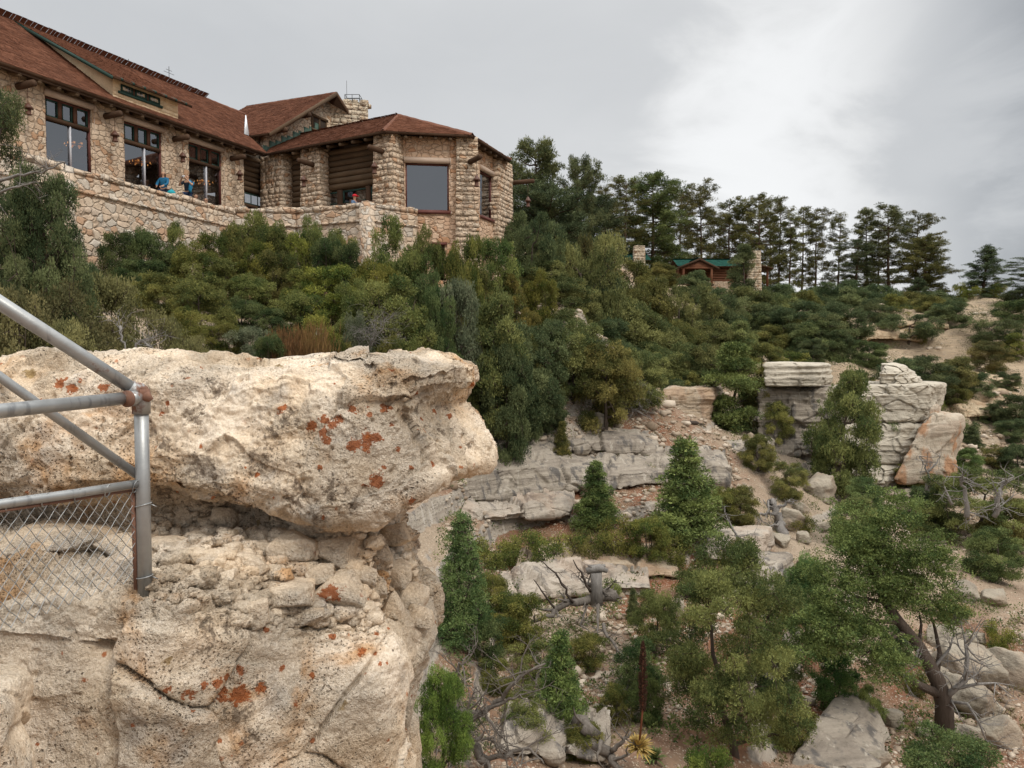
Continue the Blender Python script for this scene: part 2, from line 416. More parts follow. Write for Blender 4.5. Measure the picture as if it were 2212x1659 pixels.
def boulder_mesh(name, size, seed, n=14, planes=13, rough=.09, squash=1.0, smooth=False):
    """faceted angular boulder, roughly of the given full size, standing on z=0"""
    g = np.random.default_rng(seed); P, F = cs(n); d = P/np.linalg.norm(P, axis=1)[:, None]
    nr = g.normal(size=(planes, 3)); nr /= np.linalg.norm(nr, axis=1)[:, None]; di = g.uniform(.62, 1.0, planes)
    nr = np.concatenate([nr, np.array([(0, 0, 1.), (0, 0, -1), (1, 0, 0), (-1, 0, 0), (0, 1, 0), (0, -1, 0)])]); di = np.concatenate([di, np.full(6, .92)])
    dots = np.maximum(d@nr.T, 1e-3); r = di/dots; r = -np.log(np.exp(-r*24).sum(1))/24     # soft minimum: worn edges
    r = np.clip(r, .4, 1.3)
    p = d*r[:, None]; p = p*(1+rough*fbm(p*2.6+seed, 4, seed)+rough*.5*fbm(p*9+seed, 3, seed+5))[:, None]
    p = p/np.abs(p).max(0)*np.array(size)/2
    p[:, 2] -= p[:, 2].min()
    return mesh_np(name, p, F, smooth)
def block(corners, thick, seed, n=40, p_norm=7, strata=.06, rough=.06, beds=2.2, lean=0.0):
    """weathered block: the front face spans four 3-D corners (bl, br, tr, tl), thickness runs away from the viewer"""
    P, F = cs(n); L = (np.abs(P)**p_norm).sum(1)**(1/p_norm); Q = P/L[:, None]
    a, c, bz = (Q[:, 0]+1)/2, (Q[:, 1]+1)/2, (Q[:, 2]+1)/2       # across, depth, up
    bl, br, tr, tl = map(np.array, corners)
    fr = (1-a)[:, None]*(1-bz)[:, None]*bl+a[:, None]*(1-bz)[:, None]*br+a[:, None]*bz[:, None]*tr+(1-a)[:, None]*bz[:, None]*tl
    mid = (bl+br+tr+tl)/4; dv = np.array((mid[0], mid[1], 0)); dv /= np.linalg.norm(dv); dv = dv+np.array((.25, 0, 0))
    W = fr+dv*(c*thick)[:, None]
    out = W-(mid+dv*thick/2); out[:, 2] *= .4; out /= np.linalg.norm(out, axis=1)[:, None]+1e-6
    zz = W[:, 2]*beds+.35*fbm(W*.5, 2, seed+3); s1 = np.stack([zz*0, zz*0, zz], 1)
    st = fbm(s1+seed*7.7, 3, seed)
    disp = strata*st*1.6+rough*1.5*fbm(W*.8, 4, seed+1)+rough*.7*fbm(W*np.array((3.5, 3.5, 6)), 3, seed+2)
    # joints
    e1, e2, ci_ = worley(W*np.array((.75, .75, 1.15))+.18*fbm(W*1.1, 2, seed+6)[:, None]+seed, seed); disp = disp-.06*rough/.06*(1-sst(e2-e1, 0, .07))+rough*3.2*(ci_-.5)+rough*.8*fbm(W*3.2, 4, seed+8); tl_, te_ = facets(W*np.array((.9, .9, 1.3))+seed, seed+4); disp = disp+rough*1.9*tl_+strata*.35*fbm(W*np.array((1.2, 1.2, 9)), 3, seed+9)
    W = W+out*disp[:, None]
    return W, F
# ---------------------------------------------------------------- foreground outcrop
def rock_material(name, clean=0.0):
    m = Mat(name, .93, .15); v = m.coord()
    big = m.noise(v, 1.6, 5, .6); mid = m.noise(v, 6, 6, .62); fine = m.noise(v, 38, 5, .65)
    base = m.ramp(big, [(.25, (.56, .41, .27)), (.42, (.67, .545, .405)), (.58, (.735, .64, .525)), (.78, (.63, .50, .37))])
    base = m.mix(m.mr(mid, .48, .72, 0, .55), base, (.66, .58, .47))
    base = m.mix(m.mr(m.noise(v, 2.6, 6, .6, .4), .54, .70, 0, .8), base, (.50, .275, .115))     # ochre staining
    base = m.mix(m.mr(m.noise(v, 3.6, 5), .56, .7, 0, .6), base, (.42, .385, .345))             # grey weathering
    # pits and specks
    wn_ = m.n('ShaderNodeTexNoise'); m.L.new(v, wn_.inputs['Vector']); wn_.inputs['Scale'].default_value = 24; wn_.inputs['Detail'].default_value = 3; ws = m.n('ShaderNodeVectorMath', operation='SCALE'); m.L.new(wn_.outputs['Color'], ws.inputs[0]); ws.inputs['Scale'].default_value = .03; wa = m.n('ShaderNodeVectorMath', operation='ADD'); m.L.new(v, wa.inputs[0]); m.L.new(ws.outputs[0], wa.inputs[1]); v0 = v; v = wa.outputs[0]
    sp = m.vor(v, 62); spn = m.noise(v0, 2.6, 5)
    speck = m.math('MULTIPLY', m.mr(sp.outputs['Distance'], .16, .34, 1, 0), m.mr(spn, .42, .66, 0, 1))
    sp2 = m.vor(v, 31); speck2 = m.math('MULTIPLY', m.mr(m.math('ADD', sp2.outputs['Distance'], m.math('MULTIPLY', m.math('SUBTRACT', fine, .5), .5)), .10, .24, 1, 0), m.mr(m.noise(v0, 4.3, 5, .65), .50, .62))
    dk = m.attr("dark")
    grit = m.noise(v0, 85, 4, .75); grit2 = m.noise(v0, 30, 5, .7)
    base = m.mix(m.mr(grit, .38, .62), m.mix(1.0, base, (.87, .82, .76), 'MULTIPLY'), m.mix(1.0, base, (1.14, 1.13, 1.12), 'MULTIPLY'))
    base = m.mix(m.math('MULTIPLY', m.mr(grit2, .57, .68), m.mr(m.noise(v0, 3.1, 4), .42, .64,   .02, .52-.45*clean)), base, (.20, .145, .095))
    c = m.mix(m.math('MULTIPLY', speck, .75-.6*clean), base, (.13, .085, .05))
    c = m.mix(m.math('MULTIPLY', speck2, .8-.6*clean), c, (.105, .075, .05))
    brk = m.noise(v, 26, 6, .7); brk2 = m.noise(v, 70, 4, .7)
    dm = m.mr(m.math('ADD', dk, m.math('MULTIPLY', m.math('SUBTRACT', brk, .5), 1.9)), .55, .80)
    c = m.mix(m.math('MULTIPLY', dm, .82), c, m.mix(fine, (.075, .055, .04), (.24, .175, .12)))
    # lichens: orange, mustard; ragged edges
    ol = m.mr(m.math('ADD', m.attr("orange"), m.math('ADD', m.math('MULTIPLY', m.math('SUBTRACT', brk, .5), 2.3), m.math('MULTIPLY', m.math('SUBTRACT', brk2, .5), 1.2))), .60, .74)
    c = m.mix(m.math('MULTIPLY', ol, .92), c, m.mix(brk2, (.24, .052, .014), (.45, .15, .045)))
    lv = m.vor(v, 15); lsel = m.math('MULTIPLY', m.mr(m.n_sep(lv.outputs['Color']), .86, .89), m.mr(m.noise(v0, 1.7, 3), .46, .54))
    lm = m.math('MULTIPLY', m.mr(m.math('ADD', lv.outputs['Distance'], m.math('MULTIPLY', m.math('SUBTRACT', brk, .5), .7)), .15, .25, 1, 0), lsel)
    c = m.mix(m.math('MULTIPLY', lm, .85), c, m.mix(brk2, (.36, .085, .018), (.46, .15, .04)))
    lv2 = m.vor(v, 6.3); lsel2 = m.mr(m.n_sep(lv2.outputs['Color'], 1), .90, .93)
    lm2 = m.math('MULTIPLY', m.mr(m.math('ADD', lv2.outputs['Distance'], m.math('MULTIPLY', m.math('SUBTRACT', brk, .5), .8)), .13, .22, 1, 0), lsel2)
    c = m.mix(m.math('MULTIPLY', lm2, .7), c, (.27, .165, .04))
    m.color(c)
    h = m.math('ADD', m.math('MULTIPLY', fine, .7), m.math('MULTIPLY', speck, -.75)); h = m.math('ADD', h, m.math('MULTIPLY', speck2, -.9))
    h = m.math('ADD', h, m.math('MULTIPLY', mid, 1.6)); h = m.math('ADD', h, m.math('MULTIPLY', brk2, .35))
    h = m.math('ADD', h, m.math('MULTIPLY', grit2, 1.3)); h = m.math('MULTIPLY', h, m.mr(m.noise(v0, 1.15, 3), .40, .58, .22, 1.0)); m.bump(h, 1.0, .048)
    return m.m
def _nsep(s, col, ch=0):
    n = s.n("ShaderNodeSeparateColor"); s.L.new(col, n.inputs[0]); return n.outputs[ch]
Mat.n_sep = _nsep
M_ROCK = rock_material("lichen spotted limestone"); M_COBB = rock_material("clean pale limestone", 1.0)

PLAN = np.array([(-9, 4.6), (-5, 4.25), (-3, 4.05), (-1.6, 3.95), (-.95, 3.93), (-.62, 3.98), (-.42, 4.25), (-.24, 4.75), (-.24, 5.4), (-.6, 6.4), (-2, 7.4), (-5, 8), (-9, 8)])
def resample(poly, n, wts=None):
    seg = np.linalg.norm(np.diff(poly, axis=0), axis=1); s = np.concatenate([[0], np.cumsum(seg)])
    tt = np.linspace(0, s[-1], 1200); P = np.stack([np.interp(tt, s, poly[:, k]) for k in range(2)], 1)
    ker = np.hanning(25); ker /= ker.sum(); pad = np.concatenate([np.repeat(P[:1], 12, 0), P, np.repeat(P[-1:], 12, 0)])
    P = np.stack([np.convolve(pad[:, k], ker, 'valid') for k in range(2)], 1)
    dens = np.where((P[:, 0] > -3.2) & (P[:, 1] < 5.6), 1.0, .12); cum = np.cumsum(dens); cum = (cum-cum[0])/(cum[-1]-cum[0])
    q = np.linspace(0, 1, n); idx = np.interp(q, cum, np.arange(len(P)))
    return np.stack([np.interp(idx, np.arange(len(P)), P[:, k]) for k in range(2)], 1)
NS, NT = 980, 620
C = resample(PLAN, NS); Tn = np.gradient(C, axis=0); Tn /= np.linalg.norm(Tn, axis=1)[:, None]; On = np.stack([Tn[:, 1], -Tn[:, 0]], 1)
# profiles: (outward offset, height), matched row by row.  left = under the fence, right = the prow
LP = np.array([(-2.2,-.05),(-1.1,-.02),(-.62,-.04),(-.36,-.09),(-.20,-.2),(-.10,-.36),(.0,-.54),(.03,-.68),(-.03,-.78),(-.24,-.83),(-.36,-.90),(-.33,-.97),(-.12,-1.0),(.14,-1.02),(.44,-1.06),(.68,-1.10),(.78,-1.18),(.83,-1.45),(.86,-1.9),(.98,-2.5),(1.15,-4.2),(1.3,-9)])
MP_ = np.array([(-2.2,.0),(-1.1,.03),(-.62,.02),(-.34,-.04),(-.16,-.16),(-.05,-.34),(.02,-.52),(.06,-.72),(.05,-.84),(-.05,-.89),(-.15,-.95),(-.16,-1.05),(-.13,-1.14),(-.08,-1.23),(.0,-1.32),(.11,-1.40),(.20,-1.50),(.26,-1.7),(.30,-2.0),(.36,-2.5),(.5,-4.2),(.7,-9)])
RP = np.array([(-2.2,-.03),(-1.1,-.03),(-.40,-.03),(-.16,-.05),(.0,-.10),(.01,-.19),(-.11,-.34),(-.02,-.52),(.09,-.68),(-.03,-.79),(-.20,-.86),(-.42,-.95),(-.46,-1.1),(-.43,-1.22),(-.36,-1.36),(-.38,-1.50),(-.25,-1.62),(-.22,-1.80),(-.37,-2.06),(-.44,-2.5),(-.3,-4.2),(-.2,-9)])
kk = np.concatenate([np.linspace(0, 3, 50, endpoint=False), np.linspace(3, 19, NT-80, endpoint=False), np.linspace(19, 21, 30)])
def prof(P): return np.stack([np.interp(kk, np.arange(len(P)), P[:, j]) for j in range(2)], 1)
pl, pm, pr = prof(LP), prof(MP_), prof(RP)
wl = 1-sst(C[:, 0], -1.50, -.85); wr = sst(C[:, 0], -.75, -.42)*(C[:, 1] < 9); wr = np.maximum(wr, (np.arange(NS) > np.argmax(C[:, 0]))*1.0); wm = np.clip(1-wl-wr, 0, 1)
OF = wl[None]*pl[:, :1]+wm[None]*pm[:, :1]+wr[None]*pr[:, :1]; ZZ = wl[None]*pl[:, 1:]+wm[None]*pm[:, 1:]+wr[None]*pr[:, 1:]
def assemble(OF, ZZ): return np.stack([C[None, :, 0]+On[None, :, 0]*OF, C[None, :, 1]+On[None, :, 1]*OF, ZZ], -1)
G = assemble(OF, ZZ); G[0] = G[0].mean(0)*0+G[0]          # keep the crest as it is
# close the top: the innermost ring runs along a spine behind the brow
spine = np.stack([np.clip(C[:, 0]*.9-.35, -9, -1.4), np.full(NS, 6.0), np.full(NS, -.22)], 1)
G[:30] = spine[None]*(1-np.linspace(0, 1, 30))[:, None, None]+G[30][None]*np.linspace(0, 1, 30)[:, None, None]
def gnormals(G):
    du = np.gradient(G, axis=1); dv = np.gradient(G, axis=0); n = np.cross(du, dv); return n/(np.linalg.norm(n, axis=2, keepdims=True)+1e-9)
Nn = gnormals(G)
if (Nn[300, 300]@np.array((0, -1, 0))) < 0: Nn = -Nn
P = G.reshape(-1, 3); Nf = Nn.reshape(-1, 3); K = np.repeat(kk, NS)
zone_rub = sst(K, 9.6, 10.6)*(1-sst(K, 14.8, 16.2)); zone_cap = 1-sst(K, 8.6, 9.8); zone_low = sst(K, 15.0, 16.5)
leftish = np.tile(wl, NT)
d = .085*fbm(P*1.5, 3, 101)*(zone_cap*.8+.5)
d += .035*fbm(P*4.6, 4, 102)
rd = 1-np.abs(fbm(P*np.array((2.6, 2.6, 3.6)), 4, 103)); d += -.035*np.clip(rd-.84, 0, 1)/.16*(.25*zone_low+.35*zone_cap)
# chunky fractures in the lower block
e1, e2, ci = worley(P*np.array((1.15, 1.15, 1.5))+.3*np.stack([fbm(P*2, 2, 7)]*3, 1), 104); tl1, te1 = facets(P*np.array((2.2, 2.2, 2.8))+.15*fbm(P*3, 2, 5)[:, None], 120); tl2, te2 = facets(P*np.array((6.5, 6.5, 8.)), 121); tl0, te0 = facets(P*np.array((1.15, 1.15, 1.5))+.08*fbm(P*3, 2, 6)[:, None], 130); d += zone_low*(.10*tl0-.045*(1-sst(te0, 0, .035))+.03*tl1+.008*tl2)+zone_cap*(.045*tl1+.014*tl2)
# broken stones of the weak band
w1, w2, wc = worley(P*np.array((6.2, 6.2, 8.0))+.25*np.stack([fbm(P*4, 2, 8), fbm(P*4, 2, 18), fbm(P*4, 2, 28)], 1), 105)
st = sst(w2-w1, .0, .30)
w3, w4, wc2 = worley(P*np.array((15, 15, 20.)), 106); st2 = sst(w4-w3, 0, .25)
d += zone_rub*(.03*(st-.6)+.05*(wc-.5)+.03*(st2-.5)-.05*(1-leftish))*(1-.35*leftish)
# pitted surface
d += .024*fbm(P*14, 4, 107, .65)*(1-.55*zone_low)+.05*(np.abs(fbm(P*5.5, 4, 109))-.2)*.6*(1-.7*zone_low)
pw1, pw2, pc = worley(P*20+.4*fbm(P*9, 2, 3)[:, None], 108); pit = sst(pw1, .0, .42); d -= (.030*(1-pit)*(pc > .45)*sst(fbm(P*1.9, 3, 66), -.3, .25)*(zone_cap+.45*zone_low))
fr = np.repeat(np.arange(NT), NS); d *= sst(fr, 18, 36); upw = (1-sst(fr, 44, 84))[:, None]; Nf = Nf*(1-upw)+np.array((0, -.15, 1.0))*upw
# a joint running down the prow
jx = np.abs((P[:, 0]+.30)+.35*(P[:, 1]-4.5)+.05*fbm(P*3, 2, 44)); d -= .05*(1-sst(jx, .0, .025))*sst(-P[:, 2], .45, .6)*zone_cap*(P[:, 0] > -.5)
P2 = P+Nf*d[:, None]
ii = np.arange(NT*NS).reshape(NT, NS); q = np.stack([ii[:-1, :-1], ii[1:, :-1], ii[1:, 1:], ii[:-1, 1:]], -1).reshape(-1, 4)
# coarse copy for finding points seen in the photograph
si = np.arange(0, NT, 4); sj = np.arange(0, NS, 4); sub = P2.reshape(NT, NS, 3)[np.ix_(si, sj)]; I2 = np.arange(len(si)*len(sj)).reshape(len(si), len(sj))
BV = BVHTree.FromPolygons([Vector(v) for v in sub.reshape(-1, 3)], np.stack([I2[:-1, :-1], I2[1:, :-1], I2[1:, 1:], I2[:-1, 1:]], -1).reshape(-1, 4).tolist())
def rockhit(x, y):
    r = Vector(ray(x, y)); r.normalize(); h = BV.ray_cast(Vector((0, 0, 0)), r)
    return (np.array(h[0]), np.array(h[1])) if h[0] is not None else (None, None)
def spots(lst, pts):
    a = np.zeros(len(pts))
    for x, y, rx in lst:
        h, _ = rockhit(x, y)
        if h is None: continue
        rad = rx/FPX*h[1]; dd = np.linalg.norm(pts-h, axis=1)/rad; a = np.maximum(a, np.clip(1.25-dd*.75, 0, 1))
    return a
gO = np.random.default_rng(77); ORANGE = [(float(gO.uniform(60, 1020)), float(gO.uniform(790, 1640)), float(gO.uniform(3, 8))) for _ in range(60)]+[(760,885,14),(700,905,12),(716,915,16),(700,930,13),(706,950,13),(770,955,18),(795,948,24),(815,942,16),(760,965,16),(790,965,14),(832,880,14),(735,905,9),
 (672,920,14),(610,885,12),(815,1038,20),(805,1045,12),(135,830,16),(155,840,14),(225,838,14),(845,802,12),(1020,832,9),(970,900,8),(935,1000,8),(890,1080,12),
 (720,1272,30),(735,1262,20),(575,1360,9),(640,1330,10),(520,1448,14),(490,1462,12),(470,1475,14),(440,1480,12),(520,1500,26),(480,1500,20),(560,1490,14),(365,1490,13),(350,1500,10),
 (410,1500,16),(700,1345,10),(720,1375,12),(610,1445,9),(640,1520,9),(780,1410,12),(860,970,7),(900,850,7),(940,890,8),(830,1010,7),(690,1010,7),(560,780,9)]
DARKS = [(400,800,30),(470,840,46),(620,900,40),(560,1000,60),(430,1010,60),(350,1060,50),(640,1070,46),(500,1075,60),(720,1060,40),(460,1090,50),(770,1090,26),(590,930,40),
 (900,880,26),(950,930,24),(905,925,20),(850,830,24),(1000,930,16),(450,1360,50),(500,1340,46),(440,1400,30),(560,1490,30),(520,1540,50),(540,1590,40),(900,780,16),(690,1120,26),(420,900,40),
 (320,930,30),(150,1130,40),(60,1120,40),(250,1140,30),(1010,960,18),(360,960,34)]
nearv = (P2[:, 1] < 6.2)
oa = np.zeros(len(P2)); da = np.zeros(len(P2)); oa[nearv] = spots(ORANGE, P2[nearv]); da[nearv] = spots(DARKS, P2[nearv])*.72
outcrop = thing("rock_outcrop", "big pale limestone outcrop with orange lichen jutting out beside the pipe railing", "rock", (-2, 4.6, -9))
org = origin_of(outcrop)
def band(name, r0, r1):
    sl_ = slice(r0*NS, r1*NS); n = r1-r0; I = np.arange(n*NS).reshape(n, NS)
    me = mesh_np(name, P2[sl_]-org, np.stack([I[:-1, :-1], I[1:, :-1], I[1:, 1:], I[:-1, 1:]], -1).reshape(-1, 4), True)
    attr(me, "dark", da[sl_]); attr(me, "orange", oa[sl_])
    return obj(name, me, M_ROCK, outcrop)
rA = int(np.argmin(np.abs(kk-9.7))); rB = int(np.argmin(np.abs(kk-15.2)))
o = band("cap_block", 0, rA+1); o["label"] = "pitted overhanging cap of the outcrop with large orange lichen patches"
o = band("rubble_band", rA, rB+1); o["label"] = "weak layer of loose stones under the cap"
o = band("lower_block", rB, NT); o["label"] = "smooth buff lower block carrying the railing post"
# stones set in the weak band
def rock_attrs(me, orange=0.0, dark=0.0):
    attr(me, "orange", np.full(len(me.vertices), orange)); attr(me, "dark", np.full(len(me.vertices), dark)); return me
ST0 = [(545,1220,74,50),(465,1207,84,44),(640,1182,96,70),(726,1186,96,62),(628,1282,134,56),(736,1270,106,76),(792,1242,54,44),(818,1196,66,56),(862,1240,66,56),(884,1290,84,66),(846,1325,50,90),
 (372,1178,84,34),(690,1236,60,44),(590,1235,56,36),(850,1156,80,50),(905,1130,46,70),(905,1215,40,60),(150,1160,190,50),(70,1165,120,44),(255,1175,90,40),(430,1160,70,30),
 (575,1184,44,36),(815,1270,50,40),(910,1330,60,40),(660,1325,80,30),(500,1185,40,30),(945,1080,36,50)]
gS = np.random.default_rng(15); ST = list(ST0)
for _ in range(4000):
    if len(ST) >= 99: break
    x = gS.uniform(330, 955); top_ = 1165 if 500 < x < 850 else 1118; y = gS.uniform(top_, 1345); wd = gS.choice([30, 42, 56, 72]); hg = wd*gS.uniform(.55, .95)
    if y > 1250 and x < 520: continue
    if all(((x-a)/(wd+c))**2+((y-b_)/(hg+e))**2 > .27 for a, b_, c, e in ST): ST.append((x, y, wd, hg))
for k, (x, y, wd, hg) in enumerate(ST):
    h, nn = rockhit(x, y)
    if h is None or h[1] > 4.9 or h[2] > -.6: continue
    s = h[1]/FPX; me = boulder_mesh("embedded_stone", (wd*s*1.12, wd*s*.95, hg*s*1.15), 300+k, 18, 15, .07, smooth=True)
    hi = np.zeros(len(me.vertices)); co = np.empty(len(me.vertices)*3, np.float32); me.vertices.foreach_get("co", co); co = co.reshape(-1, 3)
    rock_attrs(me, 0, 0)
    if k == 5:
        dd = np.linalg.norm((co-np.array((-.04, -wd*s*.42, hg*s*.62)))*np.array((1, .6, 1.3)), axis=1); me.attributes["orange"].data.foreach_set("value", np.clip(1.2-dd/(wd*s*.30)*.75, 0, 1).astype(np.float32))
    c = h+np.array((0, -.08*wd*s, -hg*s*.58))
    o = obj("embedded_stone", me, M_COBB, outcrop); o.location = tuple(c-org); o.rotation_euler = (0, 0, (k*.37) % .5-.25)
# small broken chips lying along the recess and ledges
b = []; fa = []; g = np.random.default_rng(5); base = 0; cP, cF = cs(3)
for k in range(600):
    x = g.uniform(330, 930); y = (1165 if 500 < x < 850 else 1112)+g.uniform(0, 1)**.8*190-(x-330)*.03
    h, nn = rockhit(x, y)
    if h is None or h[1] > 5.2: continue
    s = g.uniform(.012, .038)*(1.5 if g.random() < .15 else 1); d3 = cP/np.linalg.norm(cP, axis=1)[:, None]; d3 = d3*g.uniform(.65, 1.2, (len(d3), 1))*np.array((1.3, 1, .8))*s
    a = g.uniform(0, 6); rot = np.array(((math.cos(a), -math.sin(a), 0), (math.sin(a), math.cos(a), 0), (0, 0, 1))); b.append(d3@rot.T+h+np.array((0, -.2*s, .2*s))); fa.append(cF+base); base += len(cP)
me = rock_attrs(mesh_np("stone_chips", np.concatenate(b)-org, np.concatenate(fa)))
o = obj("stone_chips", me, M_ROCK, outcrop); o["kind"] = "stuff"
# slab beside the path at the bottom corner, and the trail under the viewer
c4 = [at(-460, 1800, 2.35), at(62, 1800, 2.4), at(20, 1520, 2.5), at(-460, 1470, 2.5)]
W, F = block(c4, .45, 41, 44, 9, .012, .02, 4)
loc = W.mean(0); loc[2] = W[:, 2].min(); me = rock_attrs(mesh_np("rock_slab", W-loc, F, True)); o = obj("rock_slab", me, M_ROCK); o.location = tuple(loc)
tag(o, "smooth buff rock slab standing in front of the outcrop's foot across a dark gap", "rock slab")
b = MB(); g = np.linspace(0, 1, 40)
X, Y = np.meshgrid(np.linspace(-7, 1.1, 60), np.linspace(-6, 2.2, 60)); pz = -1.66+.04*fbm(np.stack([X.ravel(), Y.ravel(), X.ravel()*0], 1)*1.5, 4, 9)
I = np.arange(3600).reshape(60, 60); me = mesh_np("path", np.stack([X.ravel(), Y.ravel(), pz], 1), np.stack([I[:-1, :-1], I[:-1, 1:], I[1:, 1:], I[1:, :-1]], -1).reshape(-1, 4), True)
attr(me, "red", np.ones(3600)*.8); attr(me, "tan", np.zeros(3600))
o = obj("path", me, M_GROUND); tag(o, "worn dirt path along the rim beside the outcrop", None, kind="structure")

# ---------------------------------------------------------------- pipe railing
def galv(name, rust):
    m = Mat(name, .42, .5); v = m.coord(); m.b.inputs['Metallic'].default_value = .65
    c = m.mix(m.noise(v, 14, 6, .6), (.26, .265, .26), (.46, .465, .46)); c = m.mix(m.mr(m.noise(m.coord(scale=(9, 9, 1.5)), 2.5, 4), .55, .7, 0, .7), c, (.17, .175, .18))
    rmask = m.mr(m.noise(v, 9, 6, .65), .66-rust, .76-rust)
    c = m.mix(m.math('MULTIPLY', rmask, .9), c, m.mix(m.noise(v, 60, 3), (.09, .03, .015), (.24, .095, .04))); m.color(c)
    m.set(m.b.inputs['Roughness'], m.mix(rmask, m.mix(m.noise(v, 30, 4), (.33,)*3, (.55,)*3), (.9,)*3)); m.set(m.b.inputs['Metallic'], m.math('SUBTRACT', .65, m.math('MULTIPLY', rmask, .65)))
    m.bump(m.noise(v, 80, 3), .15, .003); return m.m
M_PIPE = galv("galvanised pipe", .02); M_RUST = galv("rusted steel", .42); M_WIRE = galv("galvanised wire", .06)
D0 = 3.4
ptop, pbot = at(300, 850, D0), at(314, 1300, D0)
fence = thing("pipe_railing", "grey galvanised pipe railing with rusty corner fitting and sagging chain link", "railing", pbot)
base = pbot.copy(); pt = np.array((base[0], base[1], ptop[2]))
def tb(name, pts, r, mat, n=16, parent=fence):
    b = MB(); b.tube(pts, r, n); return b.build(name, mat, parent, True)
tb("post", [base-np.array((0, 0, .07)), base+(pt-base)*.5, pt+np.array((0, 0, .01))], .0305, M_PIPE, 20)
corner = np.array((pt[0], pt[1], atz(300, 852, 0)[2] if False else pt[2]-.005))
def ext(a, b, k): return a+(b-a)*k
A1 = at(0, 655, 3.02); tb("sloping_rail", [corner+np.array((-.005, 0, .005)), ext(corner, A1, .5)+np.array((0, 0, .002)), ext(corner, A1, 1.9)], .0285, M_PIPE, 20)
B1 = at(0, 885, 2.78); tb("level_rail", [corner+np.array((-.03, 0, -.012)), ext(corner, B1, 2.1)], .0275, M_PIPE, 20)
c2 = np.array((pt[0], pt[1], at(292, 1030, D0)[2])); A2 = at(0, 812, 3.05); tb("sloping_brace", [c2+np.array((-.02, .01, .0)), ext(c2, A2, 1.9)], .0195, M_PIPE, 14)
c3 = np.array((pt[0], pt[1], at(290, 1043, D0)[2])); B2 = at(0, 1088, 2.80); tb("mid_rail", [c3+np.array((-.015, -.012, 0)), ext(c3, B2, .5)+np.array((0, 0, -.003)), ext(c3, B2, 2.1)], .0185, M_PIPE, 14)
B3 = B2+np.array((0, .0, -.028)); c3b = c3+np.array((-.03, -.01, -.03)); tb("stretcher_bar", [c3b, ext(c3b, B3, 2.1)], .006, M_RUST, 8)
tb("tension_bar", [np.array((pt[0]-.04, pt[1]-.008, c3[2]-.03)), np.array((base[0]-.036, base[1]-.008, base[2]+.06))], .011, M_RUST, 8)
# corner fitting: collar on the post, sockets on both rails, rusty cap
b = MB(); b.tube([pt+np.array((0, 0, -.09)), pt+np.array((0, 0, .0)), pt+np.array((0, 0, .02))], [.0385, .040, .036], 20)
b.tube([pt+np.array((0, 0, .02)), pt+np.array((.006, 0, .036)), pt+np.array((.012, 0, .042))], [.036, .028, .006], 20)
dB = (B1-corner)/np.linalg.norm(B1-corner); b.tube([corner+np.array((0, 0, -.012)), corner+dB*.075+np.array((0, 0, -.012))], .0345, 18)
dA = (A1-corner)/np.linalg.norm(A1-corner); b.tube([corner, corner+dA*.06], .034, 18)
o = b.build("corner_fitting", galv("half rusted casting", .20), fence, True); o["label"] = "rust stained cast corner fitting"
b = MB(); b.tube([pt+np.array((.012, -.012, -.02)), pt+np.array((.036, -.016, -.012)), pt+np.array((.050, -.012, -.03))], [.020, .024, .012], 12)
o = b.build("rust_cap", M_RUST, fence, True)
b = MB(); b.tube([corner+dB*.068+np.array((0, 0, -.012)), corner+dB*.082+np.array((0, 0, -.012))], .0365, 18); b.build("collar", M_RUST, fence, True)
# far posts out of the frame that the rails run to
for e, dn in ((ext(corner, B1, 2.1), 1.1), (ext(corner, A1, 1.9), 1.4)): tb("post", [e+np.array((0, 0, .03)), e-np.array((0, 0, dn))], .0305, M_PIPE, 16)
# chain link below the mid rail
P0 = np.array((base[0]-.036, base[1]-.01, 0)); dl = B2-c3; Ln = np.linalg.norm(dl[:2])*2.05; du = np.array((dl[0], dl[1], 0))/np.linalg.norm(dl[:2]); slope = dl[2]/np.linalg.norm(dl[:2])
ztop0 = c3[2]-.03; H0 = ztop0-(base[2]+.10)
nd_ = 26; ss = Ln/nd_; b = MB()
def mp_(s, t):     # s along, t down; lower edge follows the rising rock and sags
    s = min(max(s, 0), Ln); hgt = H0*(1+.16*s); 
    p = P0+du*s; return np.array((p[0]+.012*math.sin(s*5+t*4)*t, p[1]-.03*t*math.sin(s*3), ztop0+slope*s-hgt*t))
nrow = 7
for sgn in (1, -1):
    for k in range(-nrow*2, nd_+nrow*2):
        pts = []
        for j in range(nrow*2+1):
            sx_ = (k+sgn*j*.5*2*.5)*ss; 
            if 0 <= sx_ <= Ln:
                q = mp_(sx_, j/(nrow*2)); q = q+np.array((0, .003*(1 if (j+k) % 2 else -1)*sgn, 0)); pts.append(q)
        if len(pts) > 1: b.tube(pts, .0018, 4, False)
o = b.build("chain_link", M_WIRE, fence, True)
def tie(c, r, tilt):
    b = MB(); b.tube([c+np.array((r*math.cos(a), r*math.sin(a), tilt*math.cos(a))) for a in np.linspace(0, 6.6, 14)], .0028, 6); b.tube([c+np.array((r, -.01, 0)), c+np.array((r+.02, -.03, .006)), c+np.array((r+.035, -.02, -.006))], .0025, 6); b.build("tie_wire", M_WIRE, fence, True)
tie(np.array((pt[0], pt[1], at(300, 1090, D0)[2])), .034, .008); tie(np.array((base[0], base[1], at(300, 1245, D0)[2])), .034, .006)
for k in range(7):
    c = ext(c3, B2, .06+.22*k)+np.array((0, 0, -.012)); b = MB()
    b.tube([c+np.array((.004*math.sin(a), 0, 0))*2+np.array((0, .024*math.cos(a), .027*math.sin(a))) for a in np.linspace(0, 6.6, 12)], .0026, 6); b.build("tie_wire", M_WIRE, fence, True)
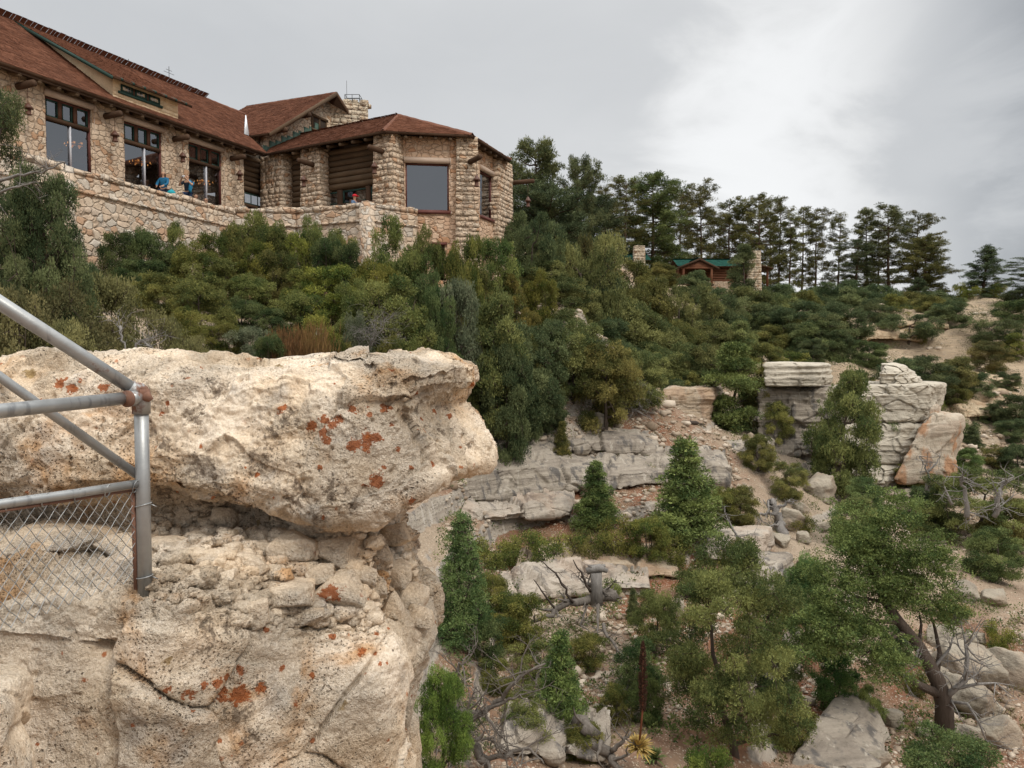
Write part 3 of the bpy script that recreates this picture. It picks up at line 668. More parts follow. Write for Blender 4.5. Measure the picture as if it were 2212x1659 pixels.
# ---------------------------------------------------------------- lodge materials
def masonry(name, sc, tint=(1, 1, 1), grey=0.0):
    m = Mat(name, .92, .15); v0 = m.coord(scale=(1, 1, 1.35))
    wob = m.n("ShaderNodeTexNoise"); m.L.new(v0, wob.inputs['Vector']); wob.inputs['Scale'].default_value = 1.6*sc; wob.inputs['Detail'].default_value = 2
    vm = m.n("ShaderNodeVectorMath", operation='SCALE'); m.L.new(wob.outputs['Color'], vm.inputs[0]); vm.inputs['Scale'].default_value = .42/sc
    va = m.n("ShaderNodeVectorMath", operation='ADD'); m.L.new(v0, va.inputs[0]); m.L.new(vm.outputs[0], va.inputs[1]); v = va.outputs[0]
    c1 = m.n("ShaderNodeTexVoronoi", feature='F1', distance='MINKOWSKI'); m.L.new(v, c1.inputs['Vector']); c1.inputs['Scale'].default_value = sc; c1.inputs['Exponent'].default_value = 3.5; c1.inputs['Randomness'].default_value = .85
    c2 = m.n("ShaderNodeTexVoronoi", feature='F2', distance='MINKOWSKI'); m.L.new(v, c2.inputs['Vector']); c2.inputs['Scale'].default_value = sc; c2.inputs['Exponent'].default_value = 3.5; c2.inputs['Randomness'].default_value = .85
    edge = m.math('SUBTRACT', c2.outputs['Distance'], c1.outputs['Distance'])
    h = m.n_sep(c1.outputs['Color']); h2 = m.n_sep(c1.outputs['Color'], 1)
    t = lambda c: tuple(a*b for a, b in zip(c, tint))
    st = m.ramp(h, [(.0, t((.54, .395, .275))), (.25, t((.65, .505, .37))), (.45, t((.60, .455, .325))), (.6, t((.69, .565, .43))), (.78, t((.62, .455, .325))), (1, t((.66, .525, .39)))])
    st = m.mix(m.mr(h2, .86, .92), st, t((.50, .31, .19)))
    if grey: st = m.mix(m.mr(h2, .0, .65, grey, .1), st, (.56, .52, .455))
    o = m.coord(); st = m.mix(m.mr(m.noise(o, 5*sc, 6, .65), .35, .7, .0, .45), st, m.mix(.4, st, (.26, .19, .13)))
    mo = m.mr(m.math('ADD', edge, m.math('MULTIPLY', m.math('SUBTRACT', m.noise(o, 12, 3), .5), .05)), .022, .06, 1, 0)
    m.color(m.mix(m.math('MULTIPLY', mo, .42), st, t((.27, .20, .14))))
    bh = m.math('ADD', m.mr(edge, .0, .22), m.math('MULTIPLY', m.noise(o, 7*sc, 4), .35)); bh = m.math('ADD', bh, m.math('MULTIPLY', h2, .7)); m.bump(bh, .8, .07)
    return m.m
M_STONE = masonry("rubble stone wall", 3.5); M_STONE2 = masonry("pink rubble stone wall", 3.3, (1.03, .93, .88)); M_PARA = masonry("terrace stonework", 2.7, (1.08, 1.08, 1.08), .75)
M_CHIM = masonry("chimney stone", 3.0, (.95, 1.0, .98), .3)
def shingle_mat(name, c0, c1):
    m = Mat(name, .9, .12); v = m.coord(); t = m.attr("tint")
    c = m.mix(t, c0, c1); c = m.mix(m.mr(m.noise(v, .9, 5), .35, .7, 0, .45), c, tuple(q*.62 for q in c0)); c = m.mix(m.mr(m.noise(v, 22, 3), .5, .75, 0, .4), c, tuple(q*1.35 for q in c1)); m.color(c); return m.m
M_SHING = shingle_mat("red brown shingles", (.115, .047, .028), (.21, .092, .055))
M_CREAM = shingle_mat("cream wall shingles", (.74, .57, .36), (.92, .76, .53))
M_LOG = shingle_mat("weathered logs", (.085, .055, .034), (.165, .112, .07)); M_DKLOG = shingle_mat("dark stained timber", (.055, .032, .02), (.10, .058, .036))
M_GREEN = flat("green paint", (.018, .05, .038), .6); M_BROWN = flat("brown paint", (.105, .045, .025), .6); M_MAROON = flat("maroon sill", (.13, .045, .035), .6)
M_SHADE = flat("roller shade cover", (.50, .385, .30), .6, .3, 0, .1); M_COPPER = flat("green flashing", (.07, .125, .095), .6, .3, 0, .3); M_WHITE = flat("pale flashing", (.72, .74, .76), .4, .5, 0, .1)
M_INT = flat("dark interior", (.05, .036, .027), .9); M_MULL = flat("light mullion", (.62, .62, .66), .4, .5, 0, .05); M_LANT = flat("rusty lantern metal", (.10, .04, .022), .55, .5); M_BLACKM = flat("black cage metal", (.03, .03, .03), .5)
gm_ = Mat("window glass", .02, .5); N_ = gm_.N; tr = gm_.n("ShaderNodeBsdfTransparent"); gl = gm_.n("ShaderNodeBsdfGlossy"); tr.inputs[0].default_value = (.55, .56, .58, 1)
gl.inputs['Roughness'].default_value = .02; gl.inputs[0].default_value = (.72, .75, .80, 1); mx = gm_.n("ShaderNodeMixShader"); fz = gm_.n("ShaderNodeFresnel"); fz.inputs[0].default_value = 1.6
gm_.set(mx.inputs[0], gm_.math('ADD', gm_.math('MULTIPLY', fz.outputs[0], 1.5), .18, True)); gm_.L.new(tr.outputs[0], mx.inputs[1]); gm_.L.new(gl.outputs[0], mx.inputs[2]); gm_.L.new(mx.outputs[0], N_["Material Output"].inputs[0]); M_GLASS = gm_.m
def emit(name, c, s):
    m = Mat(name); m.b.inputs['Emission Color'].default_value = c+(1,); m.b.inputs['Emission Strength'].default_value = s; m.color(c); return m.m
M_LAMP = emit("lit candle bulb", (1.0, .42, .12), 1.0)

# ---------------------------------------------------------------- lodge frame
HE = 10.3
E1 = atz(575, 330, HE); E0 = atz(0, 130, HE); a3 = (E1-E0); a3[2] = 0; a3 /= np.linalg.norm(a3); n3 = np.array((-a3[1], a3[0], 0))
if n3[0] > 0: n3 = -n3
UP = np.array((0, 0, 1.0))
def LM(t, s, z): p = E1+a3*t+n3*s; return np.array((p[0], p[1], z))
c1, c2_, c3_ = atz(827, 281, HE), atz(1021, 290, HE), atz(1105, 344, HE)
b3 = c1-E1; b3[2] = 0; LB = np.linalg.norm(b3); b3 /= LB; m3 = np.array((-b3[1], b3[0], 0))      # m3: inward
if m3[1] < 0: m3 = -m3
def LW(r, s, z): p = E1+b3*r+m3*s; return np.array((p[0], p[1], z))
lodge = thing("stone_lodge", "long rubble stone lodge with red brown shingle roofs on the rim above the shrubs", "lodge", LM(-5, 3, 3.0))
LORG = origin_of(lodge)

def facing_wall(mb, p0, dirv, inw, segs, thick=.5):
    """segs: (t0, t1, z0, z1) rectangles of wall in the plane through p0"""
    for t0, t1, z0, z1 in segs: mb.frame(p0+dirv*t0+UP*(z0-p0[2]), dirv*(t1-t0), inw*thick, UP*(z1-z0))
def rough_face(mb, p0, dirv, inw, t0, t1, z0, z1, seed, thick=.5, cell=.11, amp=.022, holes=()):
    """stone wall sheet with real relief; rectangular holes left open; closed by a plain core behind"""
    nt_, nz_ = max(2, int((t1-t0)/cell)), max(2, int((z1-z0)/cell)); T, Z = np.meshgrid(np.linspace(t0, t1, nt_+1), np.linspace(z0, z1, nz_+1))
    P = p0[None]+dirv[None]*T.ravel()[:, None]; P[:, 2] = Z.ravel()
    e1, e2, ci = worley(P*np.array((2.6, 2.6, 3.4))+seed, seed); d = amp*(sst(e2-e1, 0, .25)-.6)+amp*1.2*(ci-.5)+amp*.5*fbm(P*6, 2, seed)
    edge = (T.ravel() < t0+1e-6) | (T.ravel() > t1-1e-6) | (Z.ravel() < z0+1e-6) | (Z.ravel() > z1-1e-6)
    P = P-inw*(d+.03)[:, None]; P[edge] += (inw*.05)[None]
    I = np.arange((nt_+1)*(nz_+1)).reshape(nz_+1, nt_+1); f = np.stack([I[:-1, :-1], I[:-1, 1:], I[1:, 1:], I[1:, :-1]], -1).reshape(-1, 4).tolist()
    mb.add(P, f); mb.frame(np.array((*(p0+dirv*t0+inw*.03)[:2], z0)), dirv*(t1-t0), inw*(thick-.03), UP*(z1-z0))
def log_stack(mb, p0, dirv, inw, t0, t1, z0, z1, r=.135):
    z = z0+r; k = 0
    while z < z1:
        q = p0+dirv*t0+inw*.12; e = p0+dirv*t1+inw*.12; j = .012*math.sin(k*2.3)
        mb.tube([np.array((q[0], q[1], z+j)), np.array((*(q+e)[:2]/2, z-j)), np.array((e[0], e[1], z+j))], r*(1+.06*math.sin(k*1.7)), 12); z += r*1.93; k += 1

def shingles(mb, p0, e, g, poly, course=.17, wdt=.24, lift=.022, seed=1):
    """courses of shingles over a polygon given in (along eave, up slope) coordinates"""
    gg = np.random.default_rng(seed); poly = np.array(poly); nrm = np.cross(e, g); nrm /= np.linalg.norm(nrm)
    if nrm[2] < 0: nrm = -nrm
    n = len(poly)
    def span(y):
        xs = []
        for i in range(n):
            (xa, ya), (xb, yb) = poly[i], poly[(i+1) % n]
            if (ya <= y < yb) or (yb <= y < ya): xs.append(xa+(y-ya)/(yb-ya)*(xb-xa))
        return (min(xs), max(xs)) if len(xs) > 1 else None
    y = poly[:, 1].min(); y1 = poly[:, 1].max(); V = []; T = []
    while y < y1-.02:
        yc = min(y+course*.5, y1-.01); s = span(yc)
        if s:
            x = s[0]-gg.uniform(0, wdt*.5)
            while x < s[1]:
                wd = wdt*gg.uniform(.6, 1.35); xa, xb = max(x, s[0]-.03), min(x+wd, s[1]+.03)
                if xb-xa > .03:
                    yb = y+gg.uniform(-.012, .012); lf = lift*gg.uniform(.7, 1.7); q0 = p0+e*xa+g*yb; q1 = p0+e*(xb-.008)+g*yb; up = g*(course*1.35)
                    V += [q0+nrm*lf, q1+nrm*lf, q1+up+nrm*.004, q0+up+nrm*.004, q0, q1]; T += [gg.random()]*6
                x += wd
        y += course
    k = len(V)//6; F = []
    for i in range(k): o = i*6; F += [[o, o+1, o+2, o+3], [o+4, o+5, o+1, o]]
    o = len(mb.v); mb.v.extend([tuple(q) for q in V]); mb.f.extend([[i+o for i in f] for f in F]); mb.t.extend(T)
def roof_plane(name, p0, e, g, poly, seed, thick=.13, parent=lodge, mat=None, course=.17):
    """solid deck with shingles on top"""
    nrm = np.cross(e, g); nrm /= np.linalg.norm(nrm); nrm = nrm if nrm[2] > 0 else -nrm
    b = MB(); b.prism([p0+e*x+g*y-nrm*thick for x, y in poly], nrm*(thick-.004)); o = b.build(name+"_deck", M_DKLOG, parent)
    b = MB(); shingles(b, p0, e, g, poly, course, seed=seed); return b.build(name, mat or M_SHING, parent)

# main block ------------------------------------------------------------
RUN, RISE = 6.0, 4.2; SL = math.hypot(RUN, RISE); gM = (n3*RUN+UP*RISE)/SL; gMb = (-n3*RUN+UP*RISE)/SL
TL = -24.0
WS = .7
pw = LM(0, WS, HE); wt = lambda x: along(x, pw, a3)
ft = 5.9
TW = [(wt(112), wt(210)), (wt(279), wt(360)), (wt(416), wt(487))]; ZS, ZT = 7.1, 9.83
b = MB(); lo = 1.5
edges = [TL]+[q for w_ in TW for q in w_]+[wt(533)]
for i in range(0, len(edges), 2): rough_face(b, pw, a3, n3, edges[i], edges[i+1], lo, HE-.02, 11+i)
for i, (t0, t1) in enumerate(TW): rough_face(b, pw, a3, n3, t0, t1, lo, ZS-.06, 31+i); facing_wall(b, pw+n3*.1, a3, n3, [(t0, t1, ZT+.28, HE-.02)], .3)
b.build("wall", M_STONE, lodge)
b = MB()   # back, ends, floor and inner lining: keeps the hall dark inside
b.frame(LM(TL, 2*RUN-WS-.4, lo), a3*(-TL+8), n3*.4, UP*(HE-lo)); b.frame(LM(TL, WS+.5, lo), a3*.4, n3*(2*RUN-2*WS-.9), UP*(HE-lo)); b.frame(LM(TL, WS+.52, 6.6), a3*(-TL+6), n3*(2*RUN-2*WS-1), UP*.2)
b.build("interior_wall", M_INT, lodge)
pe = np.array((*E1[:2], HE-.03))
nM_ = np.cross(a3, gM); _o = LM(TL, 0, HE-.03); _q = lambda x, y: (lambda h: (np.dot(h-_o, a3), np.dot(h-_o, gM)))(hitplane(x, y, _o, nM_))
RPOLY = [(0, 0), (_q(577, 331)[0], 0), _q(534, 291), (_q(532, 248)[0], SL), (0, SL)]; TRI = RPOLY[3][0]+TL
roof_plane("roof", LM(TL, 0, HE-.03), a3, gM, RPOLY, 3)
roof_plane("rear_roof", LM(TL, 2*RUN, HE-.03), a3, gMb, [(0, 0), (-TL+2, 0), (-TL+2, SL), (0, SL)], 4, course=.5)
def ridge(p, q, wd=.15, name="ridge_cap"):
    b = MB(); p, q = np.array(p), np.array(q); L_ = np.linalg.norm(q-p); d = (q-p)/L_; s = np.cross(d, UP); s /= np.linalg.norm(s); n = max(3, int(L_/.24)); gr_ = np.random.default_rng(int(L_*100)); V = []
    for i in range(n+1): o = p+d*(L_*i/n); z = .045+gr_.uniform(-.012, .012); V += [o-s*wd-UP*(wd*.85-z), o+UP*z, o+s*wd-UP*(wd*.85-z)]
    b.add(V, [[3*i+k, 3*i+k+1, 3*i+k+4, 3*i+k+3] for i in range(n) for k in (0, 1)]); b.t = [.25+.15*gr_.random() for _ in b.t]
    return b.build(name, M_SHING, lodge)
zr = HE-.03+RISE
ridge(LM(TL, RUN, zr), LM(TRI, RUN, zr))
def rafters(p, q, inw, n, L_=.75, r=.085, zo=-.2):
    p, q = np.array(p), np.array(q)
    for i in range(n):
        c = p+(q-p)*(i+.5)/n; b = MB(); b.tube([c+inw*.12+UP*zo, c+inw*(.12+L_)+UP*(zo+.25)], r, 9); b.build("rafter_tail", M_LOG, lodge)
rafters(LM(-15, 0, HE-.05), LM(-.3, 0, HE-.05), n3, 19)
# fascia shadow board
b = MB(); b.frame(LM(TL, .10, HE-.21), a3*(-TL), n3*.05, UP*.09); b.build("fascia", M_DKLOG, lodge)

# picture windows
def big_window(p0, dirv, inw, t0, t1, z0, z1, shade=True, transom=True, mull=True, name="window"):
    O = lambda t, s, z: p0+dirv*t+inw*s+UP*(z-p0[2])
    fr = MB(); w_ = .07
    for ta, tb_, za, zb in ((t0, t0+w_, z0, z1), (t1-w_, t1, z0, z1), (t0+w_, t1-w_, z0, z0+w_), (t0+w_, t1-w_, z1-w_, z1)): fr.frame(O(ta, .10, za), dirv*(tb_-ta), inw*.12, UP*(zb-za))
    f = fr.build(name, M_MAROON, lodge)
    zt = z1
    if transom:
        zt = z1-.78; b = MB(); b.frame(O(t0+w_, .06, zt-.11), dirv*(t1-t0-2*w_), inw*.14, UP*.15); b.build("transom_beam", M_DKLOG, f)
        for k in (1, 2): b = MB(); tc_ = t0+(t1-t0)*k/3; b.frame(O(tc_-.075, .07, zt+.04), dirv*.15, inw*.12, UP*(z1-w_-zt-.04)); b.build("post", M_BROWN, f)
        b = MB()
        for k in range(3):
            ta = t0+w_+(t1-t0-2*w_)*k/3+(.02 if k == 0 else .08); tb_ = t0+w_+(t1-t0-2*w_)*(k+1)/3-(.02 if k == 2 else .08)
            for q in ((ta, ta+.05, zt+.04, z1-w_), (tb_-.05, tb_, zt+.04, z1-w_), (ta+.05, tb_-.05, zt+.04, zt+.1), (ta+.05, tb_-.05, z1-w_-.06, z1-w_)): b.frame(O(q[0], .12, q[2]), dirv*(q[1]-q[0]), inw*.06, UP*(q[3]-q[2]))
        b.build("transom_sash", M_GREEN, f)
    if mull:
        tm = t0+(t1-t0)*.55; b = MB(); b.frame(O(tm-.025, .085, z0+w_), dirv*.05, inw*.09, UP*(zt-.11-z0-w_)); b.build("mullion", M_MULL, f)
    b = MB(); b.add([O(t0+w_/2, .17, z0+w_/2), O(t1-w_/2, .17, z0+w_/2), O(t1-w_/2, .17, z1-w_/2), O(t0+w_/2, .17, z1-w_/2)], [[0, 1, 2, 3]]); b.build("pane", M_GLASS, f)
    b = MB(); b.frame(O(t0-.08, -.12, z0-.14), dirv*(t1-t0+.16), inw*.4, UP*.14); b.build("sill", M_MAROON, f)
    if shade:
        b = MB(); zc = z1+.12; b.tube([O(t0-.06, -.02, zc), O(t1+.04, -.02, zc)], .135, 14); b.frame(O(t0-.1, .0, zc+.08), dirv*(t1-t0+.2), inw*.1, UP*.09)
        b.frame(O(t1+.045, -.16, zc-.2), dirv*.05, inw*.24, UP*.34); o = b.build("roller_shade", M_SHADE, lodge)
        b = MB(); b.tube([O(t1+.10, -.02, zc-.1), O(t1+.10, -.02, z0-.05)], .018, 6); b.box(O(t1+.10, -.03, z0-.1), (.09, .09, .13)); b.build("guide_cable", M_SHADE, lodge)
    return f
for t0, t1 in TW: big_window(pw, a3, n3, t0, t1, ZS, ZT)

# log infill with doors at the inner corner
t0, t1 = wt(533), wt(590)
pl_ = pw+n3*.35
b = MB(); log_stack(b, pl_, a3, n3, t0, t1, 8.35, HE-.02, .14); facing_wall(b, pl_+n3*.2, a3, n3, [(t0, t1, 8.3, HE)], .1); b.build("log_wall", M_LOG, lodge)
def panel_frame(mb, O, dirv, inw, ta, tb_, za, zb, w_=.07, dp=.06, s=.1):
    for q in ((ta, ta+w_, za, zb), (tb_-w_, tb_, za, zb), (ta+w_, tb_-w_, za, za+w_), (ta+w_, tb_-w_, zb-w_, zb)): mb.frame(O(q[0], s, q[2]), dirv*(q[1]-q[0]), inw*dp, UP*(q[3]-q[2]))
def glazed(name, p0, dirv, inw, ta, tb_, za, zb, mat, w_=.07, bars=0):
    O = lambda t, s, z: p0+dirv*t+inw*s+UP*(z-p0[2]); b = MB(); panel_frame(b, O, dirv, inw, ta, tb_, za, zb, w_)
    for k in range(bars): tt = ta+(tb_-ta)*(k+1)/(bars+1); b.frame(O(tt-.015, .11, za+w_), dirv*.03, inw*.04, UP*(zb-za-2*w_))
    f = b.build(name, mat, lodge); b = MB(); b.add([O(ta+.02, .135, za+.02), O(tb_-.02, .135, za+.02), O(tb_-.02, .135, zb-.02), O(ta+.02, .135, zb-.02)], [[0, 1, 2, 3]]); b.build("pane", M_GLASS, f); return f
glazed("window", pl_, a3, n3, t0+.02, t1, 7.72, 8.3, M_GREEN, .06, 3)
tm = (t0+wt(575))/2
b = MB(); b.frame(pl_+a3*t0+UP*(7.55-HE)+n3*.04, a3*(t1-t0), n3*.14, UP*.16); b.build("door_beam", M_DKLOG, lodge)
for ta, tb_ in ((t0+.02, tm-.02), (tm+.02, wt(577))):
    dr = glazed("door", pl_, a3, n3, ta, tb_, ft, 7.53, M_BROWN, .13)
    O = pl_+a3*(ta+.2)+n3*.08+UP*(7.0-HE); b = MB(); b.frame(O, a3*.26, n3*.012, UP*.34); nn_ = b.build("notice", flat("notice paper", (.72, .72, .72), .7), dr); 
    b = MB()
    for k in range(3): b.frame(O+a3*.04-n3*.003+UP*(.06+.075*k), a3*(.18-.03*k), n3*.002, UP*.035)
    b.build("notice_text", flat("notice print", (.30, .06, .05), .7), dr)
    b = MB(); b.tube([pl_+a3*(tb_-.08)+n3*.05+UP*(6.85-HE), pl_+a3*(tb_-.08)+n3*.05+UP*(7.05-HE)], .018, 6); b.build("handle", M_BLACKM, dr)

# wing: pillars, log walls, doors ----------------------------------------
pq = LW(0, .7, HE); xr = lambda x: along(x, pq, b3)
def pillar(x0, x1, z0=1.5, depth=.75, name="pillar", mat=M_STONE, flare=.10, p0=None, dv=None, inw=None, proud=.30):
    p0 = pq if p0 is None else p0; dv = b3 if dv is None else dv; inw = m3 if inw is None else inw
    ta, tb_ = along(x0, p0, dv), along(x1, p0, dv); b = MB(); rough_pillar(b, p0-inw*proud, dv, inw, ta, tb_, depth+proud, z0, HE-.02, int(x0)); return b.build(name, mat, lodge)
def rough_pillar(mb, p0, dv, inw, ta, tb_, dp, z0, z1, seed, cell=.10):
    """four-sided stone pier of stacked uneven blocks"""
    gg = np.random.default_rng(seed); z = z0
    while z < z1-.02:
        h = min(gg.uniform(.13, .34), z1-z); h = h if z1-z-h > .1 else z1-z; f = .13*(1-(z-z0)/(z1-z0))
        nb = max(1, int(round((tb_-ta)/gg.uniform(.28, .55)))); q_ = np.cumsum(gg.uniform(.5, 1.5, nb)); q_ = q_/q_[-1]
        cut = [ta-f]+[ta-f+(tb_-ta+2*f)*v_ for v_ in q_]
        for i in range(len(cut)-1):
            j = gg.uniform(-.016, .012, 3); o = p0+dv*(cut[i]-j[0]*(i == 0))+inw*(j[1]-f); o = np.array((o[0], o[1], z+.001))
            mb.frame(o, dv*(cut[i+1]-cut[i]+j[2]*(i == len(cut)-2)-(.004 if i < len(cut)-2 else 0)), inw*(dp+f), UP*(h-.003))
        z += h
    o = p0+dv*(ta+.03)+inw*.05; mb.frame(np.array((o[0], o[1], z0)), dv*(tb_-ta-.06), inw*(dp-.1), UP*(z1-z0-.01))
pillar(578, 625); pillar(664, 704)
plw = pq+m3*.30
b = MB(); ta, tb_ = along(622, plw, b3), along(668, plw, b3); log_stack(b, plw, b3, m3, ta, tb_, 5.0, HE-.02, .145); facing_wall(b, plw+m3*.2, b3, m3, [(ta, tb_, 5.0, HE)], .1); b.build("log_wall", M_LOG, lodge)
ta, tb_ = along(700, plw, b3), along(815, plw, b3); b = MB(); log_stack(b, plw, b3, m3, ta, tb_, 8.15, HE-.02, .15); facing_wall(b, plw+m3*.2, b3, m3, [(ta, tb_, 8.1, HE)], .1); b.build("log_wall", M_LOG, lodge)
xw = lambda x: along(x, plw, b3)
for x0, x1 in ((706, 731), (741, 792), (801, 822)): glazed("window", plw, b3, m3, xw(x0), xw(x1), 7.42, 8.06, M_GREEN, .07)
b = MB()
for x0, x1 in ((700, 706), (731, 741), (792, 801)): b.frame(plw+b3*xw(x0)+m3*.02+UP*(ft-HE), b3*(xw(x1)-xw(x0)), m3*.2, UP*(8.12-ft))
b.frame(plw+b3*xw(700)+m3*.03+UP*(7.30-HE), b3*(xw(815)-xw(700)), m3*.18, UP*.115); b.build("door_frame", M_DKLOG, lodge)
for x0, x1 in ((707, 730), (742, 766), (767, 791), (802, 822)): glazed("door", plw, b3, m3, xw(x0), xw(x1), ft, 7.29, M_BROWN, .14)
# an open leaf
O_ = plw+b3*xw(791)-m3*.02; dvx = (-b3*.55-m3*.83); b = MB(); b.frame(O_+UP*(ft-HE), dvx*.75, m3*.045, UP*1.5); o = b.build("open_door", M_BROWN, lodge)

# octagonal sun room ------------------------------------------------------
ctr = np.array((*(at(860, 248, 41.3))[:2], 0)); zap = at(860, 248, 41.3)[2]; apex = np.array((ctr[0], ctr[1], zap))
def inset(p, k): d = np.array((ctr[0]-p[0], ctr[1]-p[1], 0)); return p+d/np.linalg.norm(d)*k
w1_, w2_, w3_ = inset(c1, .72), inset(c2_, .72), inset(c3_, .72)
c4_ = np.array((*(2*ctr-E1)[:2], HE)); c4_ = c3_+(np.array((-b3[0], -b3[1], 0))*(-1))*0+np.array((-.3, 0, 0))+m3*0+(-b3)*0+np.array((-4.2, 4.4, 0)); w4_ = inset(c4_, .72)
def facet(p, q, wx0, wx1, z0, z1, seed, bz0, bz1, bx0, bx1, shade=True):
    d = q-p; d[2] = 0; Lf = np.linalg.norm(d); d /= Lf; inw = np.array((-d[1], d[0], 0)); inw = inw if np.dot(inw, ctr-p) > 0 else -inw
    t0, t1 = along(wx0, p, d), along(wx1, p, d); u0, u1 = along(bx0, p, d), along(bx1, p, d); b = MB()
    for k, (ta, tb_, za, zb) in enumerate(((0, t0, bz1, HE-.02), (t1, Lf, bz1, HE-.02), (t0, t1, bz1, z0-.05), (t0, t1, z1+.27, HE-.02), (0, u0, .6, bz1), (u1, Lf, .6, bz1), (u0, u1, .6, bz0))): rough_face(b, p, d, inw, ta, tb_, za, zb, seed+k)
    b.build("wall", M_STONE2, lodge); f = big_window(p, d, inw, t0, t1, z0, z1, shade, False, False)
    if seed == 200: b = MB(); b.frame(p+d*(t0+.04)+inw*.19+UP*(z0+.04-HE), d*(t1-t0-.08), inw*.02, UP*(z1-z0-.08)); b.build('sun_screen', flat('grey sun screen', (.05, .053, .06), .8, .2, 0, .05), f)
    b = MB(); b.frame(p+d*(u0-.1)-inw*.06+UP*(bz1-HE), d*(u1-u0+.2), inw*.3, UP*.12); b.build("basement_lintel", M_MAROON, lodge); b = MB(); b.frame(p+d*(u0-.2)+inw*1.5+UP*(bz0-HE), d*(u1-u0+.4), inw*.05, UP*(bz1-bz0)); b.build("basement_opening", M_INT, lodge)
    return d, inw
d1, i1 = facet(w1_, w2_, 878, 971, 6.73, 9.0, 200, 3.4, 5.1, 938, 962)
d2, i2 = facet(w2_, w3_, 1038, 1066, 6.9, 9.2, 230, 3.4, 5.2, 1043, 1060)
b = MB(); d = w4_-w3_; rough_face(b, w3_, d/np.linalg.norm(d), inset(w3_, 1)-w3_, 0, np.linalg.norm(d), 2, HE-.02, 260)
b.frame(np.array((*ctr[:2], 6.5))-np.array((3, 2.4, 0)), (5.5, 0, 0), (0, 4, 0), (0, 0, .15)); b.build("wall", M_STONE2, lodge)
def corner_pier(p, x0, x1, dv, inw, seed, mat):
    ta, tb_ = along(x0, p-inw*.28, dv), along(x1, p-inw*.28, dv); b = MB(); rough_pillar(b, p-inw*.28, dv, inw, ta, tb_, .8, .8, HE-.04, seed); b.build("pillar", mat, lodge)
corner_pier(w1_, 810, 851, b3, m3, 5, M_STONE); corner_pier(w2_, 988, 1033, d1, i1, 6, M_STONE); corner_pier(w3_, 1076, 1107, d2, i2, 7, M_STONE)
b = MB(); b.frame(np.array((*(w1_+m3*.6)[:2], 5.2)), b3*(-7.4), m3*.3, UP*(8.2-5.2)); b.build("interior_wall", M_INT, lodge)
rend = hitplane(735, 272, apex, np.cross(m3*1.0, UP)) if False else apex+np.array((-b3[0], -b3[1], 0))*9
def tri_roof(name, p, q, tops, seed):
    e = q-p; Le = np.linalg.norm(e); e = e/Le; v = tops[0]-p; g = v-e*np.dot(v, e); Lg = np.linalg.norm(g); g = g/Lg
    poly = [(0, 0), (Le, 0)]+[(np.dot(t-p, e), np.dot(t-p, g)) for t in tops]; return roof_plane(name, p, e, g, poly, seed)
zz_ = np.array((0, 0, -.03))
tri_roof("roof", E1+zz_, c1+zz_, [apex, rend], 21); tri_roof("roof", c1+zz_, c2_+zz_, [apex], 22); tri_roof("roof", c2_+zz_, c3_+zz_, [apex], 23); tri_roof("roof", c3_+zz_, c4_+zz_, [apex], 24)
b3r = c4_+np.array((-b3[0], -b3[1], 0))*9; tri_roof("rear_roof", c4_+zz_, b3r+zz_, [rend, apex], 25)
ridge(c1+UP*.02, apex+UP*.02, .17); ridge(c2_+UP*.02, apex+UP*.02, .17); ridge(apex, rend, .17); ridge(c3_+UP*.02, apex+UP*.02, .17)
for p, q, inw, n in ((E1+b3*.6, c1, m3, 9), (c1, c2_, i1, 6), (c2_, c3_, i2, 7)): rafters(p+UP*-.05, q+UP*-.05, inw, n)

# gable block behind the valley -------------------------------------------
pg = np.array((*(LM(-1.2, 1.2, 0))[:2], 0)); dg = a3
tl, ta_, = along(566, pg, dg), along(710, pg, dg); half = ta_-tl; zgA = (lambda d: at(710, 203, d)[2])((pg+dg*ta_)[1]); zgE = (lambda d: at(562, 290, d)[2])((pg+dg*tl)[1])
OG = -n3
gz = 9.0; pts = [pg+dg*(tl+.55), pg+dg*(tl+2*half-.55)]
def GZ(t): return zgA-abs(t-ta_)*(zgA-zgE)/half-.12
gv = [np.array((*(pg+dg*t)[:2], z)) for t, z in ((tl+.55, gz), (tl+2*half-.55, gz), (tl+2*half-.55, GZ(tl+2*half-.55)), (ta_, GZ(ta_)), (tl+.55, GZ(tl+.55)))]
b = MB(); b.prism(gv, n3*.5)
xg0, xg1 = along(680, pg, dg), along(707, pg, dg)
b.build("gable_wall", M_STONE, lodge)
b = MB(); s0 = np.array((*(pg+dg*(tl+.6)+n3*.5)[:2], gz)); b.frame(s0, n3*9, dg*.4, UP*(GZ(tl+.6)-gz)); b.build("wall", M_STONE, lodge)
# attic opening
zb_ = at(692, 277, (pg+dg*xg0)[1])[2]; zt_ = at(692, 251, (pg+dg*xg0)[1])[2]
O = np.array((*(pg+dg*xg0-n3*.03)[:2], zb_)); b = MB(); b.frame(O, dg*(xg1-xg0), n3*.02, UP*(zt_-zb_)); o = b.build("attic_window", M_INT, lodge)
b = MB(); wv = xg1-xg0
for q in ((-.1, .08), (wv*.46, .1), (wv+.02, .08)): b.frame(O+dg*q[0]-n3*.06, dg*q[1], n3*.1, UP*(zt_-zb_))
b.frame(O-dg*.12-n3*.07-UP*.1, dg*(wv+.24), n3*.1, UP*.1); b.frame(O-dg*.2-n3*.08+UP*(zt_-zb_), dg*(wv+.4), n3*.1, UP*.14); b.build("frame", M_LOG, o)
gl_, gr_ = None, None
PA = np.array((*(pg+dg*ta_+OG*.75)[:2], zgA)); PL = np.array((*(pg+dg*tl+OG*.75)[:2], zgE)); PR = np.array((*(pg+dg*(tl+2*half)+OG*.75)[:2], zgE))
